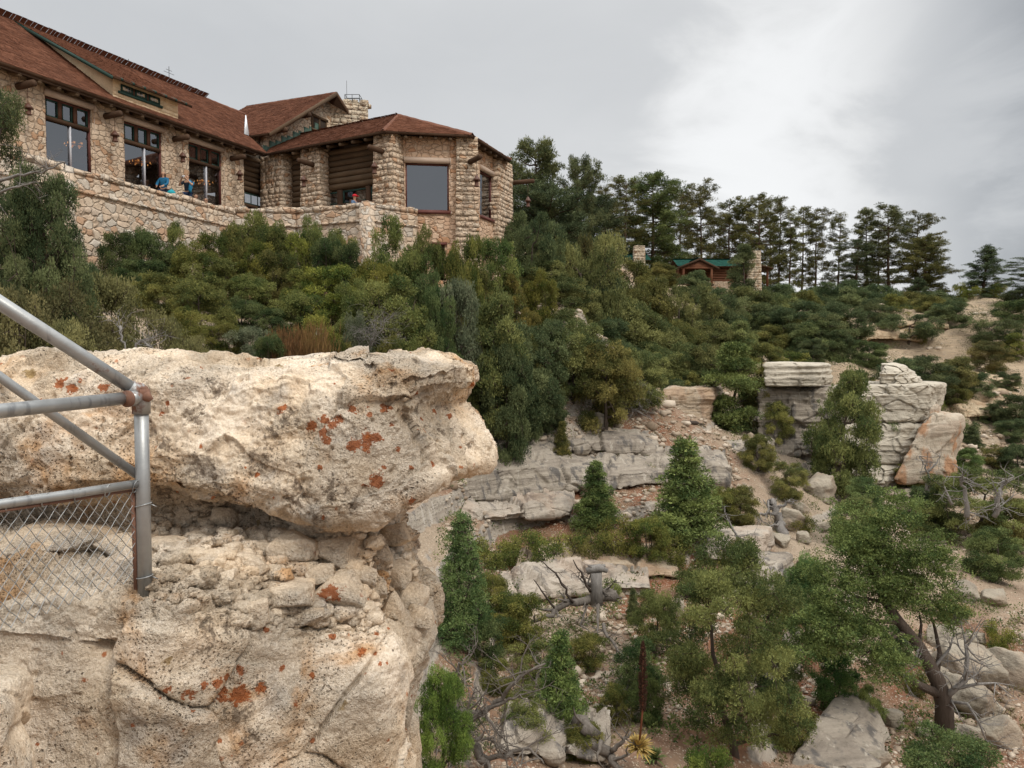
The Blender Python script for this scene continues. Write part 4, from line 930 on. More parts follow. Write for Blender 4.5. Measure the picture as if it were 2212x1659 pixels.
for nm, P_, sd_ in (("roof", PL, 31), ("roof", PR, 32)):
    g = PA-P_; Lg = np.linalg.norm(g); g /= Lg; e = n3; LG = along(541, PA, n3); roof_plane(nm, P_, e, g, [(0, 0), (LG, 0), (LG, Lg), (0, Lg)], sd_)
    b = MB(); b.prism([P_-g*.08-UP*.22, PA-UP*.22, PA+UP*.03, P_-g*.08+UP*.03], OG*.06); b.build("barge_board", M_LOG if sd_ == 31 else M_DKLOG, lodge)
ridge(PA, PA+n3*LG)
for k, q in enumerate((.2, .55)):
    p_ = PL+(PA-PL)*q; b = MB(); b.tube([p_-UP*.32+OG*.12, p_-UP*.32-OG*1.0], .14, 10); b.build("log_purlin", M_DKLOG, lodge)
# flashings: pale valley strip, stepped green at the gable foot
v0, v1 = hitplane(533, 291, _o+UP*.06, nM_), hitplane(535, 250, _o+UP*.06, nM_)
b = MB(); b.frame(v0-a3*.16, a3*.32, n3*.05, (v1-v0)); b.build("valley_flashing", M_WHITE, lodge)
b = MB()
for k in range(10):
    q0 = np.array((*(pg+dg*(tl+.3+.5*k)-n3*.035)[:2], 0)); x_, y_ = 0, 0
    e = c1-E1; e = e/np.linalg.norm(e); v = apex-E1; g = v-e*np.dot(v, e); nn = np.cross(e, g); zr_ = E1[2]-(nn[0]*(q0[0]-E1[0])+nn[1]*(q0[1]-E1[1]))/nn[2]
    q0[2] = zr_-.25; b.frame(q0, dg*.5, n3*.03, UP*(.55+.1*(k % 2)))
b.build("stepped_flashing", M_COPPER, lodge)

# chimney
ch = at(760, 300, 48.5); zt_ = at(760, 226, 48.5)[2]; b = MB(); rough_pillar(b, np.array((ch[0]-1.25, ch[1]-.8, 0)), np.array((.94, .34, 0)), np.array((-.34, .94, 0)), 0, 2.4, 1.5, 9.5, zt_, 77)
gg = np.random.default_rng(4)
for k in range(18): b.box((ch[0]-.95+gg.uniform(0, 1.9), ch[1]-.4+gg.uniform(0, 1.1), zt_+.08), (.34, .34, .2+.2*gg.random()), gg.uniform(0, 2))
chim = b.build("chimney", M_CHIM, lodge)
b = MB(); q = np.array((ch[0]-.35, ch[1]-.3, zt_+.1))
for dx in (0, .45, .9):
    for dy in (0, .8): b.tube([q+np.array((dx, dy, 0)), q+np.array((dx, dy, .42))], .02, 5)
for dz in (.2, .42):
    for p_, r_ in (((0, 0), (.9, 0)), ((0, .8), (.9, .8)), ((0, 0), (0, .8)), ((.9, 0), (.9, .8))): b.tube([q+np.array((*p_, dz)), q+np.array((*r_, dz))], .018, 5)
b.build("spark_cage", M_BLACKM, chim); b = MB(); b.tube([q+np.array((.1, .1, 0)), q+np.array((.1, .1, 1.3))], .012, 5); b.build("rod", M_BLACKM, chim)
for x, t, z, h in ((0, -.6, zr, .9), (0, -7.5, zr, .35), (0, -3.2, zr, .4)):
    p_ = LM(t, RUN, z); b = MB(); b.tube([p_, p_+UP*h], .016, 5); 
    if h > .8: b.tube([p_+UP*.55-a3*.35, p_+UP*.55+a3*.35], .012, 4); b.tube([p_+UP*.7-a3*.2, p_+UP*.7+a3*.2], .012, 4)
    b.build("lightning_rod", M_BLACKM, lodge)

# dormer -------------------------------------------------------------------
nM = np.cross(a3, gM); nM /= np.linalg.norm(nM); pM = LM(0, 0, HE-.03)
f0 = hitplane(244, 208, pM, nM); f1 = hitplane(379, 254, pM, nM)
s_f = np.dot(f0-pM, n3); td0 = np.dot(f0-pM, a3); td1 = np.dot(f1-pM, a3); pd = LM(0, s_f, 0)
zd0 = f0[2]-.1; zd1 = at(244, 160, (pd+a3*td0)[1])[2]
dorm = None
b = MB(); e = a3; shingles(b, np.array((*(pd+a3*td0-n3*.02)[:2], zd0)), a3, UP, [(0, 0), (td1-td0, 0), (td1-td0, zd1-zd0-.16), (0, zd1-zd0-.16)], .17, .2, .02, 8)
# cheek toward the viewer and the core
gd = n3*1.0; run_d = RUN-s_f
slope_d = (zr+.02-zd1)/run_d
ck = [np.array((*(pd+a3*td0)[:2], zd0)), np.array((*(pd+a3*td0)[:2], zd1)), LM(td0, RUN, zr), LM(td0, s_f+.02, zd0)]
dorm = b.build("dormer", M_CREAM, lodge)
b = MB(); cz = (td0, td1)
for t_ in cz:
    p_ = [np.array((*(pd+a3*t_)[:2], zd0-.2)), np.array((*(pd+a3*t_)[:2], zd1)), LM(t_, RUN, zr)-UP*.02]
    b.prism(p_, a3*(.1 if t_ == td0 else -.1))
b.frame(np.array((*(pd+a3*td0+n3*.03)[:2], zd0)), a3*(td1-td0), n3*.1, UP*(zd1-zd0)); b.build("dormer_cheek", M_CREAM, dorm)
O = lambda t, s, z: np.array((*(pd+a3*t+n3*s)[:2], z))
wd0 = along(270, pd, a3); wd1 = along(357, pd, a3); zw0, zw1 = zd0+.40, zd1-.30
for k in range(3):
    ta = wd0+(wd1-wd0)*k/3+.03; tb_ = wd0+(wd1-wd0)*(k+1)/3-.09; b = MB(); panel_frame(b, O, a3, n3, ta, tb_, zw0, zw1, .07, .12, -.09)
    f = b.build("dormer_window", M_GREEN, dorm); b = MB(); b.frame(O(ta+.05, -.035, zw0+.05), a3*(tb_-ta-.1), n3*.012, UP*(zw1-zw0-.1)); b.build("pane", M_GLASS, f)
    b = MB(); b.frame(O(ta+.05, -.02, zw0+.05), a3*(tb_-ta-.1), n3*.015, UP*(zw1-zw0-.1)); b.build("dark_backing", M_INT, f)
    b = MB()
    for q in (.33, .66): b.frame(O(ta+.07+(tb_-ta-.14)*q-.012, -.05, zw0+.07), a3*.024, n3*.012, UP*(zw1-zw0-.14))
    b.frame(O(ta+.07, -.052, (zw0+zw1)/2-.01), a3*(tb_-ta-.14), n3*.012, UP*.024); b.build("glazing_bar", M_MULL, f)
    if k < 2: b = MB(); b.frame(O(tb_+.005, -.07, zw0), a3*.1, n3*.1, UP*(zw1-zw0)); b.build("post", M_BROWN, dorm)
b = MB(); b.frame(O(wd0-.1, -.1, zw0-.1), a3*(wd1-wd0+.15), n3*.12, UP*.1); b.build("sill", M_GREEN, dorm)
gD = n3*run_d+UP*(zr+.03-zd1); LD = np.linalg.norm(gD); gD /= LD
roof_plane("dormer_roof", O(td0-.35, 0, zd1)-gD*.5, a3, gD, [(0, 0), (td1-td0+.85, 0), (td1-td0+.85, LD+.5), (0, LD+.5)], 9, .1)
b = MB(); b.prism([O(td0-.4, 0, zd1)-gD*.5-UP*.16, O(td0-.4, 0, zd1)+gD*(LD-.1)-UP*.16, O(td0-.4, 0, zd1)+gD*(LD-.1)+UP*.0, O(td0-.4, 0, zd1)-gD*.5+UP*.0], a3*.05); b.build("barge_board", M_GREEN, dorm)
for k in range(7): t_ = td0+.1+(td1-td0+.2)*k/6.3; b = MB(); b.tube([O(t_, -.45, zd1-.26), O(t_, .0, zd1-.06)], .06, 8); b.build("rafter_tail", M_GREEN, dorm)

# log brackets with hanging lanterns ---------------------------------------
LAB = ["rusty hanging lantern at the near end of the dining hall wall", "rusty hanging lantern between the first and second picture windows", "rusty hanging lantern between the second and third picture windows", "rusty hanging lantern on the last pier before the corner doors",
       "rusty hanging lantern on the pillar between two log walls", "rusty hanging lantern at the sun room's log wall corner", "rusty hanging lantern on the pier between the sun room's two windows", "rusty hanging lantern against the pines at the far sun room corner"]
def lantern(p0, dirv, outw, x, yb, yl0, yl1, lab, L_=.9):
    t = along(x, p0+outw*.45, dirv); c = p0+dirv*t; dpt = (c+outw*.5)[1]; zb = at(x, yb, dpt)[2]
    b = MB(); b.tube([np.array((*(c-outw*.4)[:2], zb)), np.array((*(c+outw*L_)[:2], zb+.03))], [.135, .125], 12); b.build("log_bracket", M_DKLOG, lodge)
    q = c+outw*(L_-.35); z1 = at(x, yl0, q[1])[2]; z0 = at(x, yl1, q[1])[2]; h = z1-z0
    r = thing("hanging_lantern", lab, "lantern", (q[0], q[1], z0), group="lanterns hanging from log brackets"); P_ = np.array((q[0], q[1], z0))
    b = MB(); b.lathe(P_+UP*h*.52, [(.19, 0), (.135, h*.17), (.04, h*.46), (.012, h*.5)], 10); b.build("lantern_roof", M_LANT, r)
    b = MB(); b.lathe(P_, [(.12, 0), (.12, .035), (.095, .05), (.095, h*.52)], 10)
    b.build("lantern_body", M_LANT, r)
    b = MB(); b.tube([P_+UP*h, np.array((q[0], q[1], zb))], .011, 5); b.build("chain", M_LANT, r)
for i, (x, yb, y0, y1) in enumerate(((71, 184, 222, 248), (255, 249, 282, 306), (399, 299, 329, 350), (520, 341, 368, 389))): lantern(pw, a3, -n3, x, yb, y0, y1, LAB[i])
lantern(pq-m3*.3, b3, -m3, 667, 352, 379, 403, LAB[4], 1.0); lantern(w1_-m3*.28, b3, -m3, 815, 323, 350, 375, LAB[5], .9)
lantern(w2_-i1*.28, d1, (-i1+d1*.4), 1026, 345, 378, 403, LAB[6], 1.0); lantern(w3_, d2, np.array((.95, -.3, 0)), 1122, 394, 425, 447, LAB[7], 1.3)

# chandeliers seen through the picture windows
for i, (x, y, lab) in enumerate(((166, 317, "lit ring chandelier seen through the first picture window"), (303, 355, "lit ring chandelier seen through the middle picture window"), (440, 397, "lit ring chandelier in the dark picture window nearest the corner doors"))):
    d_ = (pw+a3*wt(x))[1]; c = at(x, y, d_+2.6); r = thing("chandelier", lab, "chandelier", c, group="chandeliers in the dining hall"); R_ = .46
    b = MB(); b.tube([c+np.array((R_*math.cos(a), R_*math.sin(a), 0)) for a in np.linspace(0, 6.283, 25)], .03, 6); b.tube([c, c+UP*1.6], .012, 5); b.build("ring", M_LANT, r)
    for k in range(10):
        a = k*.628; q = c+np.array((R_*math.cos(a), R_*math.sin(a), .03)); b = MB(); b.lathe(q, [(.022, 0), (.027, .04), (.006, .09)], 6); b.build("bulb", M_LAMP, r)
    b = MB()
    for k in range(4): b.lathe(c+np.array((.2*math.cos(k*1.57), .2*math.sin(k*1.57), .02)), [(.055, 0), (.055, .16)], 8)
    b.build("lamp_cluster", emit("amber lamp", (1.0, .36, .08), .45), r)

# ---------------------------------------------------------------- terrace walls
def parapet(pts, name, label, ztop, zbot, seed, thick=.5):
    b = MB(); gg = np.random.default_rng(seed)
    for i in range(len(pts)-1):
        p, q = np.array(pts[i]), np.array(pts[i+1]); d = q-p; d[2] = 0; Lw = np.linalg.norm(d); d /= Lw; inw = np.array((-d[1], d[0], 0)); inw = inw if np.dot(inw, np.array((-.5, 1, 0))) > 0 else -inw
        rough_face(b, np.array((p[0], p[1], ztop)), d, inw, 0, Lw, zbot, ztop-.15, seed+i, thick, .1, .03)
        x = 0
        while x < Lw-.05:      # uneven capping stones, and one projecting string course
            w_ = min(gg.uniform(.28, .6), Lw-x); o = p+d*x-inw*gg.uniform(.02, .09); b.frame(np.array((o[0], o[1], ztop-.19)), d*(w_-.015), inw*(thick+.1), UP*(.19+gg.uniform(-.03, .1))); x += w_
        x = 0
        while x < Lw-.05: w_ = min(gg.uniform(.4, .9), Lw-x); o = p+d*x-inw*.10; b.frame(np.array((o[0], o[1], ztop-.86)), d*(w_-.012), inw*.2, UP*(.10+gg.uniform(-.01, .02))); x += w_
        if i == len(pts)-2 and i: o = p+inw*.12; b.box((o[0], o[1], (ztop+zbot)/2), (.50, .50, ztop-zbot-.04), math.atan2(d[1], d[0]))
    return b.solo(name, M_PARA, label, "terrace wall")
ZP = 6.63
q0, q1 = atz(150, 360, ZP), atz(508, 455, ZP); dq = q1-q0
parapet([q0-dq*.6, q0-dq*.02+np.array((.0, .0, 0)), q1], "terrace_wall", "long pale stone terrace wall below the picture windows", ZP, 1.6, 400)
k0, k1, k2 = q1*np.array((1, 1, 1)), atz(640, 458, ZP), atz(795, 436, 6.78); k3 = w1_+i1*0+d1*1.5-i1*.1
parapet([k0, k1, k2, k3], "terrace_wall", "stone terrace wall with a jutting corner in front of the log walled wing", 6.75, .8, 430)
# terrace floor
b = MB(); fl = [q0-dq*.5+np.array((-.2, .5, 0)), q1, k0, k1, k2, k3, LM(.2, 1.3, 0), LM(-19, 1.3, 0)]
b.prism([np.array((p[0], p[1], ft-.2)) for p in [q0-dq*.5+n3*.3, q1+n3*.3, LM(0, 1.3, 0), LM(-19, 1.3, 0)]], UP*.2); b.prism([np.array((p[0], p[1], ft-.22)) for p in (q1+n3*.3, k1+m3*.3, k2+m3*.3, k3, w1_+m3*.9, LM(0, 1.3, 0))], UP*.2)
tag(b.build("terrace_floor", flat("terrace paving", (.34, .29, .24))), "stone paved terrace behind the low walls", None, kind="structure")
# ---------------------------------------------------------------- foliage
def leaf_mat(name, c0, c1, trans=.22):
    m = Mat(name, .8, .15); t = m.attr("tint"); c = m.mix(t, c0, c1); c = m.mix(1.0, c, m.objcol(), 'MULTIPLY')
    r = m.objrand(); hv = m.n("ShaderNodeHueSaturation"); m.L.new(c, hv.inputs['Color']); m.set(hv.inputs['Hue'], m.math('ADD', .487, m.math('MULTIPLY', r, .026))); m.set(hv.inputs['Value'], m.math('ADD', .86, m.math('MULTIPLY', r, .28)))
    c = hv.outputs[0]; m.color(c); tl = m.n("ShaderNodeBsdfTranslucent"); m.L.new(c, tl.inputs[0]); mx = m.n("ShaderNodeMixShader"); mx.inputs[0].default_value = trans
    m.L.new(m.b.outputs[0], mx.inputs[1]); m.L.new(tl.outputs[0], mx.inputs[2]); m.L.new(mx.outputs[0], m.N["Material Output"].inputs[0]); return m.m
M_JUN = leaf_mat("juniper scale leaves", (.058, .080, .034), (.275, .272, .112)); M_PINE = leaf_mat("pine needles", (.045, .062, .030), (.185, .188, .082))
M_OAK = leaf_mat("oak leaves", (.048, .078, .027), (.245, .252, .090), .3); M_SAGE = leaf_mat("grey green leaves", (.085, .098, .055), (.235, .235, .135)); M_DRY = leaf_mat("dry seed stalks", (.12, .08, .04), (.27, .19, .09))
def bark(name, c0, c1):
    m = Mat(name, .95, .1); v = m.coord(scale=(6, 6, 1.2)); m.color(m.mix(m.noise(v, 2.2, 5, .65), c0, c1)); m.bump(m.noise(v, 5, 4), .8, .03); return m.m
M_BARK = bark("dark bark", (.035, .026, .020), (.13, .10, .08)); M_GREYW = bark("grey dead wood", (.10, .088, .078), (.36, .335, .31)); M_DARKW = bark("charred dead wood", (.03, .024, .02), (.11, .085, .07)); M_PBARK = bark("pine bark", (.045, .030, .022), (.15, .10, .07))
def leaves(P, A, Ln, Wd, g, tint):
    n = len(P); r = g.normal(size=(n, 3)); S = np.cross(A, r); S /= np.linalg.norm(S, axis=1)[:, None]+1e-9
    Ln = np.asarray(Ln)[:, None]; Wd = np.asarray(Wd)[:, None]
    V = np.stack([P, P+A*Ln*.45+S*Wd*.5, P+A*Ln, P+A*Ln*.45-S*Wd*.5], 1).reshape(-1, 3)
    return V, np.repeat(tint, 4)
def unit(g, n): v = g.normal(size=(n, 3)); return v/np.linalg.norm(v, axis=1)[:, None]
def crown_mesh(name, parts):
    V = np.concatenate([p[0] for p in parts]); T = np.concatenate([p[1] for p in parts]); me = mesh_np(name, V, np.arange(len(V)).reshape(-1, 4)); 
    if len(me.vertices) == len(T): attr(me, "tint", T)
    return me
def tufts(C, rad, nl, ln, wd, g, up=.35, tbase=None, flat=1.0):
    """little leaf clusters round every centre"""
    n = len(C); nl = int(nl); d = unit(g, n*nl); d[:, 2] = d[:, 2]*.8+up; d /= np.linalg.norm(d, axis=1)[:, None]
    rr = g.uniform(.15, 1, n*nl)**.6; rad = np.repeat(np.broadcast_to(rad, n), nl); off = d*(rr*rad)[:, None]; off[:, 2] *= flat
    P = np.repeat(C, nl, 0)+off; A = d+.6*unit(g, n*nl); A /= np.linalg.norm(A, axis=1)[:, None]
    tb = g.uniform(.1, .8, n) if tbase is None else tbase; t = np.clip(np.repeat(tb, nl)+g.normal(0, .16, n*nl), 0, 1)
    return leaves(P, A, ln*g.uniform(.6, 1.3, n*nl), wd*g.uniform(.6, 1.3, n*nl), g, t)
def bent(p, q, g, k=5, amp=.12, up=0.0):
    p, q = np.array(p, float), np.array(q, float); L_ = np.linalg.norm(q-p); t = np.linspace(0, 1, k); w_ = np.cumsum(g.normal(0, amp*L_/k, (k, 3)), 0); w_ -= t[:, None]*w_[-1]; w_[0] = 0
    pts = p+(q-p)*t[:, None]+w_; pts[:, 2] += up*L_*np.sin(t*math.pi); return list(pts)
def taper(a, b, k, pw=1.0): return list(a+(b-a)*np.linspace(0, 1, k)**pw)
KIND = {}
def proto(key, crown, wood, mat, wmat, w, h, cname="crown", wname="trunk"):
    if not crown.materials: crown.materials.append(mat)
    if not wood.materials: wood.materials.append(wmat)
    KIND[key] = (crown, wood, w, h, cname, wname)
def lumpy(key, seed, w, h, shape, nl, lump_r, tuft_n, leaf, mat, wmat=None, tuft_r=.15, up=.35, trunk=.12, density=18, hollow=.25, stems=1, base=.12, lean=0.0):
    """crown of many leaf-covered lumps carried on limbs"""
    g = np.random.default_rng(seed); b = MB(); Cs = []; Rs = []
    top = np.array((g.normal(0, .04*w)+lean*w, g.normal(0, .04*w), h*.93)); roots = [np.array((g.normal(0, .10*w)*(stems > 1), g.normal(0, .10*w)*(stems > 1), -.15)) for _ in range(stems)]
    stemp = []
    for r in roots:
        tp = top*np.array((1, 1, .75))+(r*np.array((2.2, 2.2, 0)) if stems > 1 else 0); s = bent(r, tp, g, 8, .16); stemp.append(s); b.tube(s, taper(trunk, trunk*.22, 8, .8), 7)
    for i in range(nl):
        zf = base+(1-base)*((i+.5)/nl) if shape == 'cone' else g.uniform(base, 1)
        if shape == 'cone': R_ = w/2*(1-zf)**.8*.95+.05; rr = R_*(.55+.4*g.random()); lr = lump_r*(.55+.7*(1-zf))
        elif shape == 'round': R_ = w/2*math.sqrt(max(.05, 1-abs((zf-.52)/.56)**2.2)); rr = max(0, R_-lump_r*.6)*g.uniform(hollow, 1)**.5; lr = lump_r*g.uniform(.7, 1.2)
        elif shape == 'flat': R_ = w/2*(.45+.55*math.sin(min(1, zf*1.0)*math.pi*.62)); rr = max(0, R_-lump_r*.5)*g.uniform(hollow, 1)**.5; lr = lump_r*g.uniform(.7, 1.2)
        elif shape == 'column': R_ = w/2*min(1, (1-zf)*2.6+.12)*min(1, .45+zf*2.2); rr = max(0, R_-lump_r*.55)*g.uniform(.2, 1)**.5; lr = lump_r*g.uniform(.7, 1.15)
        th = g.uniform(0, 2*math.pi) if shape != 'cone' else i*2.4+g.uniform(-.4, .4)
        c = np.array((rr*math.cos(th), rr*math.sin(th), zf*(h-lr*.8))); s = stemp[g.integers(len(stemp))]; k = int(np.clip((c[2]/h*.72)*7, 0, 6)); c[:2] += s[k][:2]*.7; Cs.append(c); Rs.append(lr)
    # limbs grow out of the nearest wood already there, so they fork instead of fanning from the base
    nodes = [p for st_ in stemp for p in st_[1:]]; nrad = [trunk*(1-.78*j/8) for st_ in stemp for j in range(1, len(st_))]
    for i in sorted(range(len(Cs)), key=lambda i: np.hypot(*Cs[i][:2])+.25*Cs[i][2]):
        c, lr = Cs[i], Rs[i]; cost = [np.linalg.norm(c-q)+(1.6*max(0, q[2]-c[2]+.05)) for q in nodes]; j = int(np.argmin(cost)); r0 = min(nrad[j]*.7, trunk*.42); lim = bent(nodes[j], c, g, 5, .26, .05); b.tube(lim, taper(r0, max(.012, r0*.5), 5), 5, False)
        nodes += lim[2:]; nrad += [max(.014, r0*(1-.12*q)) for q in range(2, 5)]
        for _ in range(4): e = c+unit(g, 1)[0]*lr*.9; b.tube(bent(c, e, g, 3, .2), taper(.016, .005, 3), 4, False)
    parts = []
    for c, lr in zip(Cs, Rs):
        n = max(4, int(tuft_n*(lr/lump_r)**2)); d = unit(g, n); d[:, 2] = d[:, 2]*.85+.25; d /= np.linalg.norm(d, axis=1)[:, None]; ct = c+d*(lr*g.uniform(.55, 1.08, n))[:, None]*np.array((1.12, 1.12, .72))
        tb = np.clip(g.uniform(.0, .85)+g.normal(0, .12, n), 0, 1); parts.append(tufts(ct, tuft_r, density*(1.3 if mat is M_JUN else 1), leaf*(1.22 if mat is M_JUN else 1), leaf*(.40 if mat is M_JUN else .5), g, up, tb))
    proto(key, crown_mesh(key+"_crown", parts), b.mesh(key+"_trunk", None, True), mat, wmat or M_BARK, w, h)
def pine(key, seed, w, h, clear, nb, puff, blades, tr=.17, dense=1.0, shape=1.0):
    """ponderosa: bare lower trunk, irregular limbs, separate puffs of needles toward the limb ends"""
    g = np.random.default_rng(seed); b = MB(); tk = bent((0, 0, -.3), (g.normal(0, .15), g.normal(0, .15), h*.96), g, 9, .022); b.tube(tk, taper(tr, .025, 9, .9), 8); C = []; Tb = []; Rp = []
    for i in range(nb):
        q = ((i+g.random())/nb)**.95; zf = clear+(1-clear)*q; env = (.42+.58*math.sin(min(1, q*.86+.06)*math.pi)**.7)*(1-sst(q, .86, 1.04)*.55) if shape > .5 else (1-q)**.72*.95+.08
        L_ = w/2*env*(g.uniform(.35, 1.12) if g.random() < .8 else g.uniform(1.0, 1.28)); th = i*2.4+g.normal(0, .6); z = zf*h*.96; k = zf*8; i0 = int(min(7, k)); bp = tk[i0]+(tk[i0+1]-tk[i0])*(k-i0)
        e = bp+np.array((math.cos(th)*L_, math.sin(th)*L_, L_*(-.15+.50*q)+.05)); lim = bent(bp, e, g, 5, .18, -.06); b.tube(lim, taper(tr*.28, .015, 5), 4, False)
        nc = max(2, int(round(dense*5.6*L_/(w/2)+1.6)))
        for j in range(nc):
            f = 1-.62*(j/nc)+g.normal(0, .05); f = min(1.04, max(.2, f)); kk_ = min(3, int(f*4)); p = lim[kk_]+(lim[kk_+1]-lim[kk_])*(f*4-kk_); side = np.array((-math.sin(th), math.cos(th), 0))*g.normal(0, .16)*L_*(1.1-f*.5)
            C.append(p+side+np.array((0, 0, g.uniform(.0, .18)))); Tb.append(np.clip(g.uniform(.08, .82), 0, 1)); Rp.append(puff*g.uniform(.7, 1.25))
    C = np.array(C); Rp = np.array(Rp); parts = []
    sub = 7; ctr_ = np.repeat(C, sub, 0)+unit(g, len(C)*sub)*np.repeat(Rp, sub)[:, None]*np.array((.9, .9, .58))*g.uniform(.3, 1, (len(C)*sub, 1)); parts = [tufts(ctr_, puff*.22, blades, puff*.42, puff*.085, g, .55, np.clip(np.repeat(Tb, sub)+g.normal(0, .10, len(C)*sub), 0, 1), .8)]
    proto(key, crown_mesh(key+"_crown", parts), b.mesh(key+"_trunk", None, True), M_PINE, M_PBARK, w, h)
for s in range(4): lumpy(f"juniper{s}", 20+s, 3.6, 3.8, 'round', 52, .44, 44, .085, M_JUN, trunk=.13, density=19, tuft_r=.125)
for s in range(2): lumpy(f"spread{s}", 40+s, 5.0, 3.4, 'flat', 50, .42, 38, .085, M_JUN, trunk=.17, density=19, tuft_r=.125, base=.30, hollow=.15)
for s in range(3): lumpy(f"cone{s}", 50+s, 1.9, 3.6, 'cone', 64, .34, 26, .085, M_JUN, trunk=.08, density=17, tuft_r=.11, up=.6, base=.06)
for s in range(2): lumpy(f"column{s}", 60+s, 2.0, 3.6, 'column', 40, .36, 30, .09, M_JUN, trunk=.10, density=17, tuft_r=.13, up=.5, base=.04)
for s in range(4): lumpy(f"oak{s}", 70+s, 2.8, 2.9, 'round', 46, .36, 34, .09, M_OAK, trunk=.05, density=16, tuft_r=.13, stems=4, base=.05)
for s in range(2): lumpy(f"sage{s}", 80+s, 3.0, 2.2, 'round', 40, .40, 30, .085, M_SAGE, trunk=.05, density=17, tuft_r=.14, stems=4, base=.04)
for s in range(2): lumpy(f"lowbush{s}", 90+s, 2.0, 1.1, 'round', 22, .28, 22, .075, M_OAK, trunk=.03, density=14, tuft_r=.13, stems=4, base=.04)
for s in range(3): pine(f"pine{s}", 100+s, 4.6, 13, .30, 44, .52, 13, .19, 1.05)
for s in range(3): pine(f"pinethin{s}", 110+s, 3.4, 12.5, .34, 34, .46, 12, .15, .9)
for s in range(2): pine(f"pinefull{s}", 120+s, 4.6, 9, .05, 84, .46, 14, .17, 1.5)
for s in range(2): pine(f"fir{s}", 125+s, 5.2, 8.5, .06, 80, .42, 14, .17, 1.4, 0)
lumpy("near0", 130, 4.6, 5.2, 'round', 84, .38, 44, .064, M_JUN, trunk=.15, density=24, tuft_r=.11, hollow=.15, base=.14, lean=-.22)
lumpy("ragged", 133, 4.4, 5.6, 'round', 44, .40, 40, .065, M_JUN, trunk=.15, density=24, tuft_r=.12, hollow=.35, base=.10)
lumpy("near1", 131, 3.2, 3.2, 'round', 56, .36, 40, .055, M_JUN, trunk=.13, density=24, tuft_r=.10, hollow=.1, base=.16)
lumpy("nearcone", 132, 1.5, 3.0, 'cone', 80, .26, 26, .048, M_JUN, trunk=.06, density=22, tuft_r=.085, up=.6, base=.05)
# dry shrub with feathery upright stalks
g = np.random.default_rng(9); C = np.stack([g.normal(0, .42, 900), g.normal(0, .42, 900), np.zeros(900)], 1); A = C*np.array((.35, .35, 0))+np.array((0, 0, 1))+g.normal(0, .12, (900, 3)); A /= np.linalg.norm(A, axis=1)[:, None]; H_ = g.uniform(.5, 1.3, 900); parts = []
for q in np.linspace(.1, 1, 9): parts.append(leaves(C+A*(H_*q)[:, None], A+.5*unit(g, 900), g.uniform(.10, .2, 900), g.uniform(.02, .04, 900), g, g.random(900)))
b = MB()
for i in range(60): b.tube([C[i], C[i]+A[i]*H_[i]], [.008, .003], 4, False)
proto("dry", crown_mesh("dry_crown", parts), b.mesh("dry_trunk"), M_DRY, M_BARK, 1.7, 1.3)
cnt = {}
def plant(kind, name, x, ytop, d, wpx, label, cat, tint=(1, 1, 1), group=None, zb=None, rz=None, sink=.12, wmin=.5):
    """one plant standing on the slope at photo column x, its top at row ytop, crown about wpx wide"""
    cr, wd, w0, h0, cn, wn_ = KIND[kind]; p = at(x, ytop, d); z0 = tz1(p[0], p[1]) if zb is None else zb; wm = max(.3, wpx/FPX*d); z0 = min(z0, p[2]-.8*wm*min(1.2, h0/w0)); h = max(.4, p[2]-z0+sink)
    i = cnt[kind] = cnt.get(kind, 0)+1; t = thing(name, label, cat, (p[0], p[1], z0-sink), (i*1.9) % 6.28 if rz is None else rz, group); t.scale = (wm/w0, wm/w0, h/h0)
    for n_, me in ((wn_, wd), (cn, cr)):
        o = bpy.data.objects.new(n_, me); COL.objects.link(o); o.parent = t; o.color = tint+(1,)
    return t
def on_ground(kind, name, x, ybase, hpx, wpx, label, cat, tint=(1, 1, 1), group=None, rz=None, sink=.10):
    """plant whose foot is seen at photo position (x, ybase)"""
    q = hit(x, ybase); d = q[1]; return plant(kind, name, x, ybase-hpx, d, wpx, label, cat, tint, group, q[2], rz, sink)
# ---------------------------------------------------------------- plants
OL, DK, YE, RU, BL, BR, LT = (1.12, 1.0, .75), (.72, .82, .85), (1.32, 1.2, .75), (1.3, 1.0, .78), (.92, 1.0, 1.02), (1.15, 1.0, .86), (1.15, 1.15, 1.0)
GH, GP, GS, GR, GF = "shrubs growing below the lodge", "tall pines along the skyline", "junipers and pinyons massed on the slope", "junipers and bushes on the rocky lower slope", "bushes on the far pale slope"
